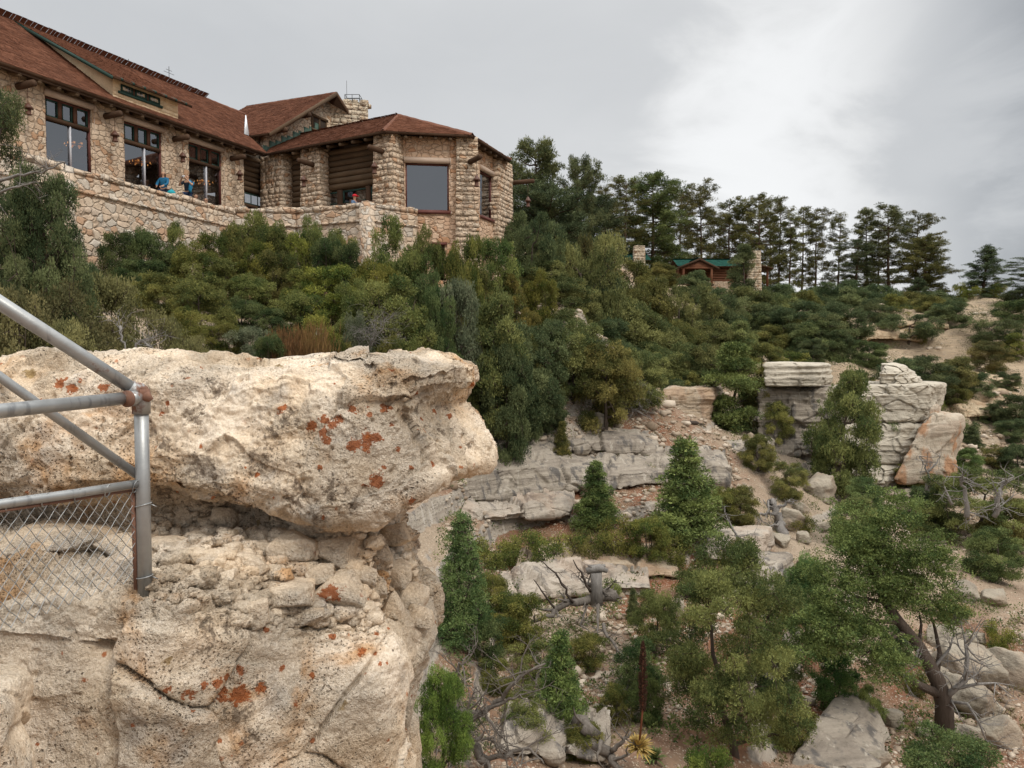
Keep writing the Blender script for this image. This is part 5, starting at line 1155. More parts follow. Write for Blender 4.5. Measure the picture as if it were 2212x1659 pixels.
# shrubs below the lodge: kind, column, top row, depth, width, tint, label
HED = [
 ("oak0",300,486,30,78,DK,"dark green shrub against the terrace wall under the first picture window"),("oak1",248,500,28.5,70,DK,"dark bush where the terrace wall meets the old juniper"),("oak2",374,476,31,58,LT,"thin leafy shrub reaching up the terrace wall under the middle window"),
 ("oak3",548,452,33,112,LT,"tall green oak shrub hiding the corner doors"),("oak0",518,482,32,70,BR,"brownish olive shrub beside the corner doors"),("oak1",562,520,31,84,YE,"bright yellow green shrub below the corner doors"),
 ("oak2",642,500,31.5,74,YE,"shrub with yellow branch tips in front of the jutting terrace wall"),("oak3",668,462,32.5,60,LT,"green sprig shrub leaning on the terrace wall below the narrow log wall"),("oak0",708,505,31.5,78,DK,"dark oak shrub at the foot of the jutting terrace wall"),
 ("oak1",608,545,30,100,BR,"dusty brown shrub between the two yellow ones"),("oak2",472,556,29,125,LT,"broad green oak shrub in the middle of the hedge"),("oak3",418,520,30,90,OL,"olive shrub below the terrace wall's weathered patch"),
 ("juniper0",346,588,26,135,OL,"olive juniper bush in front of the dark terrace shrubs"),("juniper1",436,604,25,130,OL,"dense olive juniper bush at the centre of the thicket"),("oak0",630,625,27,100,LT,"leafy green shrub over the dark hollow in the thicket"),
 ("oak1",704,574,29,120,YE,"yellowish green oak shrub below the terrace corner"),("oak2",684,668,25.5,110,YE,"fresh green shrub directly behind the dry reddish plants"),("sage0",545,706,24,92,BL,"blue grey shrub with bleached twigs near the outcrop's crest"),
 ("dry",622,716,23.5,70,(1,.82,.7),"brown dry feathery plant behind the outcrop crest, nearer the blue grey shrub"),("dry",676,712,23.7,76,(1,.85,.7),"brown dry feathery plant behind the outcrop crest, beside the fresh green shrub"),("oak3",742,682,26,80,LT,"green shrub between the dry feathery plants and the big oak"),
 ("sage1",420,722,22,100,OL,"low olive bush on the outcrop skyline left of the blue grey shrub"),("oak0",530,640,26.5,90,DK,"shadowy dark shrub in the hollow of the thicket"),("oak1",590,665,26,80,DK,"dark shrub right above the blue grey one"),
 ("sage0",54,498,17,200,OL,"large grey olive bush under the old juniper's branches"),("sage1",118,590,15.5,190,OL,"grey olive bush spreading above the railing's sloping pipe"),("sage0",212,592,18,160,OL,"rounded grey olive bush with pale leaf tips"),
 ("sage1",336,664,18.5,130,OL,"grey olive bush with bleached dead branches hanging below it"),("sage0",30,622,14,150,OL,"grey olive bush cut off by the photo's edge above the railing"),("sage1",240,680,16.5,120,OL,"low grey olive bush on the outcrop skyline beside the sloping pipe"),
 ("sage0",150,690,14.5,130,OL,"low grey olive bush directly behind the sloping pipe"),("juniper2",178,545,20,90,DK,"small dark juniper between the grey olive bushes and the terrace wall"),
 ("oak0",600,478,32.5,90,LT,"tall olive shrub in front of the narrow log wall's terrace"), ("oak1",470,505,31.5,80,OL,"olive shrub at the middle of the terrace wall's foot"), ("oak2",730,492,32,70,LT,"tall shrub tip left of the jutting terrace corner"), ("oak3",350,520,30.5,80,DK,"dark shrub under the middle picture window"), ("oak0",880,530,31,80,LT,"green shrub between the sun room's two tallest shrubs"),
 ("oak2",848,464,31.5,92,LT,"tall oak shrub in front of the sun room wall, tip at the terrace wall's end"),("oak3",918,484,31.8,72,LT,"oak shrub reaching the basement opening under the big sun room window"),("oak0",812,556,29.5,105,YE,"yellow green oak shrub below the terrace wall's end"),
 ("oak1",748,528,30.5,80,DK,"deep green shrub under the jutting terrace corner"),("oak2",848,594,27.5,165,LT,"biggest round oak shrub below the sun room"),("oak3",930,580,29,82,DK,"deep green oak shrub below the basement opening"),
 ("oak0",988,520,31.5,66,OL,"thin olive shrub at the foot of the sun room corner pier"),("oak1",1020,508,32.5,60,OL,"wispy olive shrub against the pier between the sun room windows"),("sage0",984,604,28.5,100,BL,"grey green bush with bare twigs below the sun room pier"),
 ("oak2",936,618,27.8,72,DK,"dark oak shrub behind the biggest round one"),("oak3",892,698,26.5,110,LT,"green oak shrub just above the outcrop's pitted crest"),("sage1",772,668,25.5,70,BL,"pale grey twiggy bush below the big oak shrub"),
 ("oak0",836,716,25.5,60,BR,"small brownish shrub at the outcrop crest"),("oak1",1080,515,36,92,LT,"little spreading oak tree before the sun room's narrow window wall"),("oak2",1106,590,35.6,74,RU,"rusty yellow oak shrub below the lodge's far corner"),
 ("oak3",1170,580,37,66,YE,"golden brown oak shrub beside the rusty yellow one"),("oak0",1142,664,34.5,60,RU,"small orange shrub among the green junipers"),("oak1",1040,590,33.5,80,BR,"dull brown shrub under the wispy olive one"),
 ("oak2",960,668,27.2,74,DK,"dark leafy shrub over the patch of red leaf litter"),("oak3",770,600,28,90,LT,"mid green oak shrub between the yellow green ones"),("oak0",555,590,28.5,90,LT,"green oak shrub above the dark hollow"),
 ("oak1",300,560,27.5,100,DK,"dark leafy shrub behind the olive juniper bush"),("oak2",390,660,22.5,80,OL,"olive leafy shrub under the dense juniper bush"),("oak3",480,690,24,90,OL,"olive green shrub next to the blue grey shrub"),
 ("oak0",580,718,23,70,DK,"low dark shrub on the outcrop skyline between grey and reddish plants"),("oak1",735,735,24.5,70,OL,"low olive shrub on the outcrop skyline below the grey twiggy bush"),("oak2",650,580,29,90,OL,"olive shrub behind the leafy green one"),
]
for k, x, y, d, wd, t, lab in HED: plant(k, {"s": "sage_shrub", "j": "juniper_bush", "d": "dry_plant"}.get(k[0], "oak_shrub"), x, y, d, wd, lab, "shrub" if k[0] != "d" else "plant", t, GH)
plant("ragged", "juniper_tree", -30, 170, 15, 250, "old dark juniper with ragged open branches at the photo's left edge before the lodge", "tree", DK, rz=.4)
plant("near1", "juniper_tree", 92, 350, 15.6, 190, "dark lower juniper crown covering the near end of the terrace wall", "tree", DK, rz=2.0)
# massed junipers and pinyons on the middle slope
MID = [
 ("juniper0",1060,626,29.5,175,(1.05,1.1,.9),"big juniper with bare grey twigs inside, standing behind the outcrop's prow"),("spread0",1142,462,43,150,DK,"dark pinyon crowding the lodge's far corner"),("juniper1",1090,745,29,130,DK,"dark juniper drooping beside the prow toward the grey ledge"),
 ("spread1",1255,503,45,200,LT,"wide grey green juniper with bare branches below the big pine"),("juniper2",1286,485,50,100,BR,"dull olive brown juniper under the dark pines"),("juniper3",1222,594,41,150,LT,"green pinyon below the rusty oak shrubs"),
 ("juniper0",1330,594,48,170,LT,"broad olive juniper on the mid slope with a shadowed underside"),("juniper1",1402,597,56,140,OL,"olive juniper just below the green roofed cabin with the chimney"),("spread0",1468,614,57,170,LT,"wide juniper spreading below the cabin's gabled porch"),
 ("juniper2",1206,660,38,140,LT,"dense green juniper left of the red soil chute"),("juniper3",1368,654,46,180,LT,"biggest round juniper in the middle of the slope"),("juniper0",1418,690,48,150,LT,"green juniper behind the biggest round one, toward the cabins"),
 ("juniper1",1270,716,37.5,110,DK,"dark juniper at the top of the red soil chute"),("spread1",1318,752,36,150,LT,"juniper with a leaning dead limb over the red soil"),("juniper2",1460,732,43,140,LT,"round juniper above the buff ledge"),
 ("juniper3",1508,742,42.5,110,LT,"smaller juniper above the buff ledge's end"),("juniper0",1588,690,52,110,LT,"juniper behind the tall column shaped one"),("column0",1590,738,39.5,126,(1.0,1.15,.9),"tall column shaped juniper touching the pale capstone"),
 ("juniper1",1612,620,66,130,LT,"rounded juniper below the cabin's tall chimney"),("juniper2",1672,622,70,110,LT,"juniper on the rim beyond the cabin's chimney"),("juniper3",1712,674,62,110,OL,"olive juniper above the pale capstone"),
 ("juniper0",1764,690,58,120,(.95,1.1,1.0),"dark round juniper rising behind the capstone"),("spread0",1540,640,60,150,BL,"bluish juniper below the cabin's stone footing"),("juniper1",1498,584,74,84,BL,"blue green juniper bush covering the cabin's porch"),
 ("juniper2",1550,618,72,100,BL,"blue green juniper bush below the cabin's log wall"),("column1",1605,526,80,66,DK,"dark pointed juniper in front of the cabin's log wall"),("column0",1318,545,72,50,DK,"dark pointed juniper beside the cabin with the short chimney"),
 ("juniper3",1432,566,76,70,OL,"yellowish dark juniper between the two cabins"),("juniper0",1150,800,32.5,150,DK,"dark juniper hanging over the grey ledge behind the prow"),("juniper1",1240,640,42,130,LT,"juniper in the thick of the slope under the wide grey green one"),
 ("juniper2",1300,680,42,130,DK,"shaded juniper between the red soil chute and the biggest round one"),("juniper3",1530,690,52,120,LT,"juniper in the middle of the slope's right shoulder"),("juniper0",1660,700,60,110,OL,"olive juniper beside a patch of orange rubble"),
 ("juniper1",1120,700,33,120,OL,"olive juniper behind the one with bare grey twigs"),("juniper2",1440,800,41,120,DK,"shaded juniper directly above the buff ledge"),("juniper3",1175,560,42,120,LT,"mid green juniper touching the lodge's far corner from below"),
 ("juniper1",1800,712,58,100,DK,"dark juniper right behind the stepped rock cone"),("juniper2",1400,770,41.5,110,LT,"green juniper at the lower edge of the mass"),("juniper0",1120,760,31,120,DK,"dark juniper filling the gap below the one with bare grey twigs"), ("juniper1",1190,720,36,120,LT,"juniper just above the red soil chute's head"), ("juniper2",1235,790,35.6,90,OL,"small juniper at the red soil chute's upper edge"), ("juniper3",1365,745,40,120,DK,"juniper below the biggest round one"), ("juniper0",1415,735,44,120,LT,"juniper between the biggest round one and the buff ledge"), ("juniper1",1480,690,50,120,OL,"juniper above the smaller ledge end juniper"), ("juniper2",1285,560,47,120,DK,"juniper between the wide grey green one and the dark pines"), ("juniper3",1200,520,46,110,LT,"dark juniper under the domed ponderosa"), ("juniper0",1370,560,64,110,OL,"juniper hiding the second cabin's wall"), ("juniper1",1560,670,58,110,DK,"juniper behind the slope's right shoulder"), ("juniper2",1625,670,62,110,LT,"juniper below the one under the tall chimney"), ("juniper3",1480,800,41,90,OL,"dark juniper touching the buff outcrop's back"),
 ("juniper0",1060,690,31.5,100,LT,"fresh green juniper crown leaning over the prow"),
]
for k, x, y, d, wd, t, lab in MID: plant(k, "juniper_tree", x, y, d, wd, lab, "tree", t, GS)
# skyline pines
PIN = [
 ("pinefull0",1160,310,56,162,(1.05,1.05,.95),"big full ponderosa with a domed crown right behind the lodge"),("pinefull1",1180,400,54,195,DK,"dark shaded pine filling the gap under the domed ponderosa"),("pinefull1",1250,343,62,111,(1,1,1),"second big pine from the lodge with a rounded tip"),
 ("pinefull0",1276,424,66,130,DK,"dark pine behind the second big one"),("pinethin0",1308,398,84,69,BR,"thin brownish pine rising between the second big pine and the cabins"),("pine0",1352,384,90,103,OL,"open crowned pine behind the short chimney"),
 ("pinefull0",1412,378,93,158,(1.0,1.1,.85),"massive dense green pine standing between the two cabins"),("pine1",1466,408,104,92,BR,"brownish pine behind the massive dense one"),("pine2",1520,392,106,96,BR,"tall pointed brownish pine above the cabin's gabled porch"),
 ("pine0",1573,428,106,103,OL,"spreading pine above the cabin's log wall"),("pine1",1645,416,104,105,OL,"pine with two dark bare trunks beside the tall chimney"),("pinethin1",1684,422,106,71,BR,"sparse see-through pine beyond the tall chimney"),
 ("pinethin2",1708,460,104,64,OL,"short thin pine just beyond the sparse one"),("pinethin0",1736,443,106,75,OL,"slender pine with a small flat top on the rim"),("pinethin1",1766,445,106,75,OL,"slender pine crowded against its flat topped neighbour"),
 ("pinethin2",1810,457,106,71,OL,"lone slender pine in the middle of the rim row"),("pine2",1848,519,102,92,DK,"short bushy dark pine under the rim row"),("pine0",1876,447,106,89,OL,"pine leaning left in the pair beside the tall twin trunks"),
 ("pine1",1923,441,104,110,(1,1,.9),"tallest broad pine of the rim row, on twin dark trunks"),("pine2",1981,459,104,96,OL,"feathery pine near the end of the rim row"),("pinefull1",2000,512,96,105,OL,"bushy pine closing the rim row, foliage to the ground"),
 ("fir0",2118,532,94,140,DK,"round topped dark pine standing alone at the rim's end"),("pinethin0",2216,555,84,92,DK,"ragged pine cut off by the photo's right edge"),("pine1",1600,450,112,92,BR,"dull pine behind the cabin's dark pointed juniper"),
 ("pinethin0",1438,440,108,69,BR,"thin pine peeking past the massive dense one"),("pine2",1330,430,92,80,DK,"dark pine between the short chimney and its open crowned neighbour"),("pinethin2",1668,430,110,64,OL,"thin pine between the two bare trunks and the sparse one"),
 ("pinethin1",1545,450,112,69,BR,"thin dull pine beside the tall pointed one"),("pinethin2",1902,480,110,69,OL,"thin pine behind the twin trunks"),
]
for k, x, y, d, wd, t, lab in PIN: plant(k, "pine_tree", x, y, d, wd, lab, "pine tree", t, GP)
# far slope below the rim
FAR = [
 ("juniper0",1700,610,88,100,DK,"dark bush on the rim below the slender pines"),("juniper1",1755,618,88,100,BL,"bluish bush on the rim under the crowded pines"),("juniper2",1812,600,88,110,DK,"dark rounded bush on the rim under the lone slender pine"),("juniper3",1870,622,87,110,DK,"dark bush below the leaning pine"),
 ("juniper0",1740,650,80,120,DK,"dark bush on the upper far slope near the orange rubble"),("juniper1",1820,650,80,120,DK,"dark bush mid way along the upper far slope"),("juniper2",1940,640,88,110,DK,"dark bush at the foot of the tall twin trunks"),("juniper3",2020,628,88,100,DK,"dark bush below the bushy end pine"),
 ("fir1",1985,600,90,90,DK,"dark spreading young pine before the bushy end pine"),("spread0",1958,680,79,140,DK,"flat crowned juniper perched on the pale cliff edge"),("spread1",2150,690,74,130,DK,"flat crowned juniper with a thick bent trunk at the pale cliff's end"),
 ("juniper0",2195,620,86,90,DK,"dark juniper below the ragged edge pine"),("juniper1",2080,655,86,80,DK,"dark bush on the orange soil under the lone round pine"),("lowbush0",2090,610,92,50,YE,"yellowish bush below the lone round pine, nearer the rim row"),("lowbush1",2150,612,92,50,YE,"yellowish bush below the lone round pine, nearer the edge pine"),
 ("juniper2",1880,730,70,80,(.9,1.1,1),"small round tree below the pale cliff, left of the bushy group"),("juniper3",1942,772,69,100,DK,"dark bush in the group below the pale cliff"),("juniper0",2006,766,68,120,DK,"largest dark bush of the group below the pale cliff"),("juniper1",2060,770,64,110,BR,"brownish bush at the lower end of the group below the pale cliff"),
 ("juniper2",2110,800,60,80,DK,"dark bush on the banded ledges"),("juniper3",2140,735,72,90,BR,"brownish bush under the bent trunk juniper"),("lowbush1",1836,690,76,70,DK,"small dark bush at the tan slope's upper edge"),
 ("lowbush0",2090,905,50,50,DK,"small dark bush on the tan talus"),("cone0",2100,922,47,46,DK,"little dark cone shaped juniper beside the leaning orange slab"),("juniper0",2200,850,56,100,DK,"dark juniper at the photo's edge above the tan talus"),("juniper1",2205,960,46,90,DK,"dark juniper at the photo's edge beside the tan talus"),
 ("lowbush1",2010,850,56,60,OL,"small olive bush on the banded ledges behind the buttress"),
 ("juniper0",2085,965,44,80,(.9,1.15,.9),"green juniper at the foot of the leaning orange slab"),("lowbush0",1980,700,80,50,OL,"little olive bush on the tan cliff top"),("juniper1",1660,655,78,110,BL,"bluish bush below the cabin's far end"),("juniper2",1705,640,82,90,DK,"dark bush beside the cabin's far end"),("juniper0",1668,612,87,115,DK,"dark dark bush on the rim just beyond the tall chimney"), ("juniper1",1725,628,84,115,OL,"dark bush filling the rim below the flat topped pine"), ("juniper2",1785,612,88,115,DK,"dark bush on the rim between the crowded pines and the lone one"), ("juniper3",1842,618,86,115,BL,"dark bush on the rim under the short bushy pine"), ("juniper0",1905,612,89,115,DK,"dark bush on the rim left of the twin trunks"), ("juniper1",1962,628,88,115,OL,"dark bush on the rim right of the twin trunks"), ("juniper2",1700,660,77,115,DK,"dark bush a little below the rim beyond the cabin"), ("juniper3",1770,675,74,115,BL,"dark bush on the upper far slope under the orange rubble"),  ("juniper1",1915,660,85,115,OL,"dark bush directly below the twin trunks"), ("juniper2",1990,655,86,115,DK,"dark bush below the young pine"), ("juniper3",2045,640,90,115,BL,"dark bush between the bushy end pine and the lone round pine"),  ("juniper1",1640,740,50,115,OL,"dark bush behind the column shaped juniper, above the capstone"),
 ("juniper3",1780,640,86,100,DK,"dark bush between the rim bushes"),
      ("oak1",2190,720,78,70,OL,"dark bush under the ragged edge pine"), ("juniper2",2175,800,64,60,DK,"small bush on the banded ledges at the right edge"), ("oak3",2060,830,58,60,BR,"brown bush between the banded ledges and the buttress"), ("juniper0",2140,870,54,56,DK,"olive bush on the highest band of ledge rock"), ("oak1",2030,800,62,60,OL,"bush right above the buttress's flat top"),  ("oak3",1800,670,82,80,BR,"dark bush on the rim slope under the crowded slender pines"), ("juniper0",1755,730,60,70,DK,"olive bush behind the capstone's far edge"), ("oak1",1720,760,54,80,OL,"dark bush behind the capstone"), ("juniper2",1690,770,48,70,DK,"olive bush hugging the capstone's back corner"),   ("oak1",1850,800,52,80,OL,"dark bush behind the stout trunked juniper's top"), ("juniper2",2185,900,50,70,DK,"dark bush at the right edge above the talus"), ("oak3",2150,960,46,60,BR,"small bush on the tan talus below the others"),
]
for k, x, y, d, wd, t, lab in FAR:
    nm_ = "young_pine" if k[:3] == "fir" else ("bush" if k[0] in "lo" else "juniper_tree"); ct_ = "bush" if "bush" in lab.split(",")[0] else "tree"
    if d < 83: fl_ = .36 if k[0] == 's' else .80; on_ground(k, nm_, x, y+fl_*wd, fl_*wd, wd, lab, ct_, t, GF)
    else: plant(k, nm_, x, y, d, wd, lab, ct_, t, GF)
# lower slope: kind, column, foot row, height px, width px
LOW = [
 ("juniper0",1125,962,270,165,DK,"tall dark juniper at the grey ledge's brink beside the prow"), ("juniper2",1235,868,190,150,LT,"full juniper at the upper edge of the red soil chute"), ("juniper3",1312,940,205,150,OL,"olive juniper standing in the red soil with dead limbs"), ("juniper1",1175,880,190,140,DK,"dark juniper filling the space left of the red soil chute"), ("juniper2",1385,890,150,130,LT,"juniper at the red slope's upper right corner"), ("juniper3",1640,935,120,100,OL,"juniper bush growing at the capstone's foot"), ("juniper1",1700,960,90,80,DK,"dark bush on the grey buttress wall's ledge"), ("juniper0",1960,1060,60,70,OL,"small olive bush under the leaning slab's edge"),
 ("oak0",1040,1440,110,100,DK,"dark leafy bush right beside the outcrop's lower block"), ("oak1",1095,1380,100,100,OL,"olive leafy bush under the big dark cone shaped juniper"), ("oak2",1165,1470,90,110,LT,"green leafy bush between the fallen log and the young bright pinyon"), ("oak3",1130,1620,110,110,LT,"leafy bush among the bleached limbs at the bottom"), ("oak0",1270,1640,80,90,OL,"olive bush at the bottom beside the broken log"), ("oak1",1380,1500,110,110,DK,"shaded bush in front of the largest juniper's left side"), ("oak2",1660,1500,150,130,DK,"dark bush filling the gap between the largest juniper and the twisted tree"), ("oak3",1720,1620,90,110,OL,"olive bush above the tilted slab"), ("juniper0",1850,1180,110,110,LT,"light juniper bush on the scree below the stout dark trunk"), ("juniper1",2170,1190,120,110,OL,"olive juniper at the right edge above the grey boulder"), ("lowbush0",1560,1260,60,90,OL,"low bush in front of the grey stained outcrop"), ("lowbush1",1500,1290,60,100,OL,"low bush behind the largest juniper's crown"), ("juniper2",2010,1130,90,90,DK,"dark juniper bush beside the pedestal rock"), ("oak1",1930,1440,90,90,DK,"shaded bush under the twisted tree's crown"),
 ("juniper0",1890,692,50,100,DK,"dark juniper bush on the tan bank's top edge below the twin trunks"),  ("juniper2",2046,690,46,90,DK,"dark juniper bush on the tan bank's top edge under the orange soil"),  ("oak1",2188,694,46,80,DK,"olive bush on the tan bank's top edge at the photo's right side"), ("oak2",1935,668,34,80,OL,"olive bush between the rim and the tan bank"),  ("juniper0",2010,672,36,80,OL,"dark low bush under the bushy end pine, above the bank"),
 ("nearcone",990,1392,285,128,(.8,1.0,.85),"big dark cone shaped juniper close beside the outcrop"),("cone0",1292,1140,145,96,(.88,1.1,.85),"bright green cone shaped juniper below the grey ledge"),("cone1",1484,1168,222,150,(1.0,1.15,.9),"broad cone shaped pinyon in front of the grey limestone"),
 ("cone2",1208,1598,236,120,(.9,1.08,.8),"young bright green pinyon above the broken grey log"),("cone0",1212,1000,90,44,OL,"thin little pinyon growing on the ledge's edge"),("juniper0",1828,1092,300,160,(.95,.98,.8),"tall olive juniper on a stout dark trunk in front of the buttress"),
 ("juniper1",1906,1010,140,104,(.85,1.0,1.0),"grey green juniper crown against the buttress"),("juniper2",1706,1082,90,84,BR,"reddish stemmed thin bush at the foot of the grey cliff"),("juniper3",1872,1126,96,84,(.9,1.1,1.0),"pale green young juniper beside the stout dark trunk"),
 ("near0",1600,1640,470,335,(.92,.98,.78),"largest juniper of the lower slope with a visible curving trunk"),("near1",1418,1420,150,120,(1.0,1.1,.85),"side crown of juniper overhanging the dead roots"),("near1",1738,1400,205,140,(.75,1.0,.8),"dark green juniper left of the twisted tree"),
 ("near0",2098,1175,170,250,(1.0,1.05,.85),"dark juniper with dead grey tops near the photo's right edge"),("juniper0",2150,1260,120,130,(.9,1.0,.85),"dark low juniper at the right edge among boulders"),("lowbush0",1062,1222,62,110,OL,"low oak bush on the ledge behind the cone shaped juniper"),
 ("lowbush1",1130,1228,80,120,OL,"low oak bush with a yucca beside it"),("lowbush0",1200,1222,74,110,OL,"low oak bush on the middle ledge"),("lowbush1",1262,1212,64,100,BR,"low brownish bush at the foot of the bright cone shaped juniper"),
 ("lowbush0",1330,1200,80,100,OL,"low green bush right of the bright cone shaped juniper"),("oak0",1400,1210,100,90,OL,"olive bush between the two cone shaped conifers"),("oak1",1120,1410,120,110,OL,"leafy olive bush above the red soil patch"),
 ("oak2",1080,1500,80,80,OL,"small olive bush on the red soil patch's edge"),("lowbush1",1322,1300,52,52,LT,"rounded bright green bush beside the upright stump"),("cone1",1368,1340,70,32,BL,"tiny bluish conifer below the rounded bright green bush"),
 ("oak3",1160,1560,90,100,LT,"leafy green bush left of the young bright pinyon"),("oak0",1258,1440,70,90,OL,"low leafy bush above the tangle of bleached branches"),("juniper1",1600,1140,90,90,OL,"olive juniper bush beside the fallen grey snag"),
 ("juniper2",1640,1020,90,80,OL,"yellow green juniper bush on the grey cliff's shoulder"),("juniper3",1676,975,110,80,OL,"olive juniper bush in front of the grey buttress wall"),("oak1",1805,1540,130,100,(.6,.85,.7),"dark leafy bush under the twisted tree"),
 ("oak2",1872,1560,80,70,LT,"small light green bush beside the pale tilted slab"),("lowbush0",2160,1400,56,60,YE,"yellow green bush among the right edge boulders"),("lowbush1",1980,1500,50,60,OL,"small olive bush on the talus left of the twisted trunk"),
 ("oak3",1560,1120,70,70,OL,"olive bush on the gravel right of the broad pinyon"),("lowbush0",1590,1215,56,70,OL,"low bush beside the pale lower ledge"),("lowbush1",1450,1215,60,100,OL,"low bush in front of the broad pinyon"),
 ("oak0",1065,1330,90,80,OL,"olive bush hugging the big dark cone shaped juniper"),("oak1",1330,1560,80,80,OL,"olive bush among the dead branches near the agave"),("juniper0",1180,935,90,90,DK,"dark little juniper under the drooping one on the red slope"),("oak2",1400,1560,110,90,(.7,.85,.75),"shaded bush behind the agave stalk"),
 ("lowbush0",1730,1150,40,60,OL,"low bush on the talus under the grey cliff"),("lowbush1",1650,1240,50,70,OL,"low bush near the big flat boulder"),("lowbush0",2060,1340,50,70,OL,"low bush under the right edge junipers"),
]
for k, x, y, hp, wp, t, lab in LOW: on_ground(k, {"c": "young_conifer", "j": "juniper_tree", "n": "juniper_tree"}.get(k[0], "leafy_bush") if k != "nearcone" else "cone_juniper", x, y, hp, wp, lab, "tree" if k[0] in "cn" or "juniper" in lab and "bush" not in lab else "bush", tuple(1.15*q for q in t), GR, 0.0 if x == 1600 else None)
plant("near1", "juniper_tree", 955, 1440, 9.5, 150, "bright green juniper hugging the outcrop's foot at the bottom of the photo", "tree", (1.0, 1.3, .7), zb=at(955, 1720, 9.5)[2], rz=.5)
plant("oak3", "oak_shrub", 2060, 1575, 12.5, 190, "soft grey green bush at the bottom right corner", "bush", (.8, .9, .9), zb=at(2060, 1740, 12.5)[2])
plant("oak1", "oak_shrub", 1520, 1620, 11, 120, "fresh green bush tip at the bottom edge under the largest juniper", "bush", (1.1, 1.3, .8), zb=at(1520, 1780, 11)[2])

# ---- twisted half-dead juniper on the right
tw = hit(2040, 1590); tq = lambda x, y, dd=0: at(x, y, tw[1]+dd)
tt = thing("twisted_juniper", "twisted half dead juniper with thick dark trunk, bare grey branches and flat green crown", "tree", tw)
b = MB(); TRK = [(2040,1610,0),(2040,1520,0),(2025,1470,0),(1985,1395,.1),(1940,1340,.1),(1912,1300,.2),(1885,1240,.2),(1872,1190,.2)]
b.tube([tq(*p) for p in TRK], [.23,.20,.17,.13,.115,.10,.07,.03], 10)
for pts, r0 in (([(2030,1500,0),(1990,1482,-.3),(1955,1462,-.4),(1938,1452,-.4)], .12), ([(2022,1465,0),(2030,1410,.2),(2020,1360,.3),(2012,1330,.3)], .07), ([(1985,1395,.1),(1990,1350,.3),(1985,1320,.4)], .05), ([(1940,1345,.1),(1880,1340,-.2),(1800,1355,-.4),(1760,1345,-.5)], .055), ([(1912,1300,.2),(1850,1290,0),(1800,1260,-.2)], .05), ([(1890,1250,.2),(1900,1190,.1),(1930,1150,.1)], .045), ([(1955,1365,.1),(1900,1390,-.4),(1860,1420,-.5)], .05)):
    b.tube([tq(*p) for p in pts], taper(r0, r0*.25, len(pts)), 7)
b.build("trunk", M_BARK, tt, True)
g = np.random.default_rng(61)
def twig(mb, p, d, L_, r, lev, g, wig=.35):
    k = 5; pts = [p]; dd = d/np.linalg.norm(d)
    for i in range(k): dd = dd+g.normal(0, wig, 3)*.45; dd /= np.linalg.norm(dd); pts.append(pts[-1]+dd*L_/k)
    mb.tube(pts, taper(r, r*.3, k+1), 6 if lev > 1 else 4, False)
    if lev > 0:
        for i in range(2, k+1):
            if g.random() < .85: e = dd+g.normal(0, .75, 3); twig(mb, pts[i], e, L_*g.uniform(.4, .7), r*.5, lev-1, g, wig)
b = MB()
for pts, r0 in (([(2038,1510,0),(2060,1490,-.2),(2085,1470,-.3),(2090,1420,-.2),(2085,1390,-.2)], .085), ([(2062,1488,-.2),(2110,1478,-.5),(2150,1475,-.6)], .05), ([(2040,1515,0),(2090,1520,-.5),(2115,1560,-.7),(2130,1600,-.8)], .045), ([(2050,1505,0),(2070,1540,-.6)], .03), ([(2020,1440,0),(2052,1400,.2),(2060,1370,.3)], .04), ([(1985,1395,.1),(1975,1440,-.4),(1950,1460,-.5)], .03), ([(2085,1400,-.2),(2110,1370,-.2)], .03)):
    P_ = [tq(*p) for p in pts]; b.tube(P_, taper(r0, r0*.35, len(P_)), 7)
    for q in P_[1:]: 
        for _ in range(3): twig(b, q, g.normal(0, 1, 3)+np.array((.3, -.2, .1)), .55, r0*.3, 2, g)
o = b.build("dead_branch", M_GREYW, tt, True)
C = []
for x, y, dd, rx, ry, n in ((1900,1150,.1,70,45,60),(1850,1190,0,50,40,40),(1960,1190,.1,60,50,55),(1990,1270,.2,60,50,50),(1800,1270,-.2,60,50,50),(1760,1330,-.5,70,50,50),(1830,1330,-.2,70,40,45),(1860,1410,-.5,70,40,45),(1910,1430,-.5,60,40,40),(1930,1250,.4,70,60,60),(2030,1320,.3,40,30,30),(1870,1260,.3,50,50,40),(1790,1390,-.4,60,45,40),(1830,1215,0,60,45,55),(1780,1300,-.3,60,50,55),(1850,1345,-.2,55,40,45),(1945,1110,.1,60,40,50),(1995,1185,.2,50,45,45),(1735,1380,-.5,60,50,50),(1900,1215,.2,60,50,55),(1955,1300,.2,50,40,40),(1880,1120,.1,60,40,50),(2000,1230,.4,50,40,40)):
    s = tw[1]/FPX; c = tq(x, y, dd)
    sub = c+np.clip(g.normal(0, 1, (9, 3)), -1.5, 1.5)*np.array((rx*s, rx*s*.8, ry*s))*.62
    for q in sub: C.append(q+np.clip(g.normal(0, 1, (int(n*.25), 3)), -1.5, 1.5)*np.array((.24, .24, .10)))
C = np.concatenate(C); cm = crown_mesh("crown", [tufts(C-np.array(tw), .12, 40, .058, .028, g, .4, None, .8)]); o = obj("crown", cm, M_JUN, tt); o.color = (.85, 1.0, .75, 1)
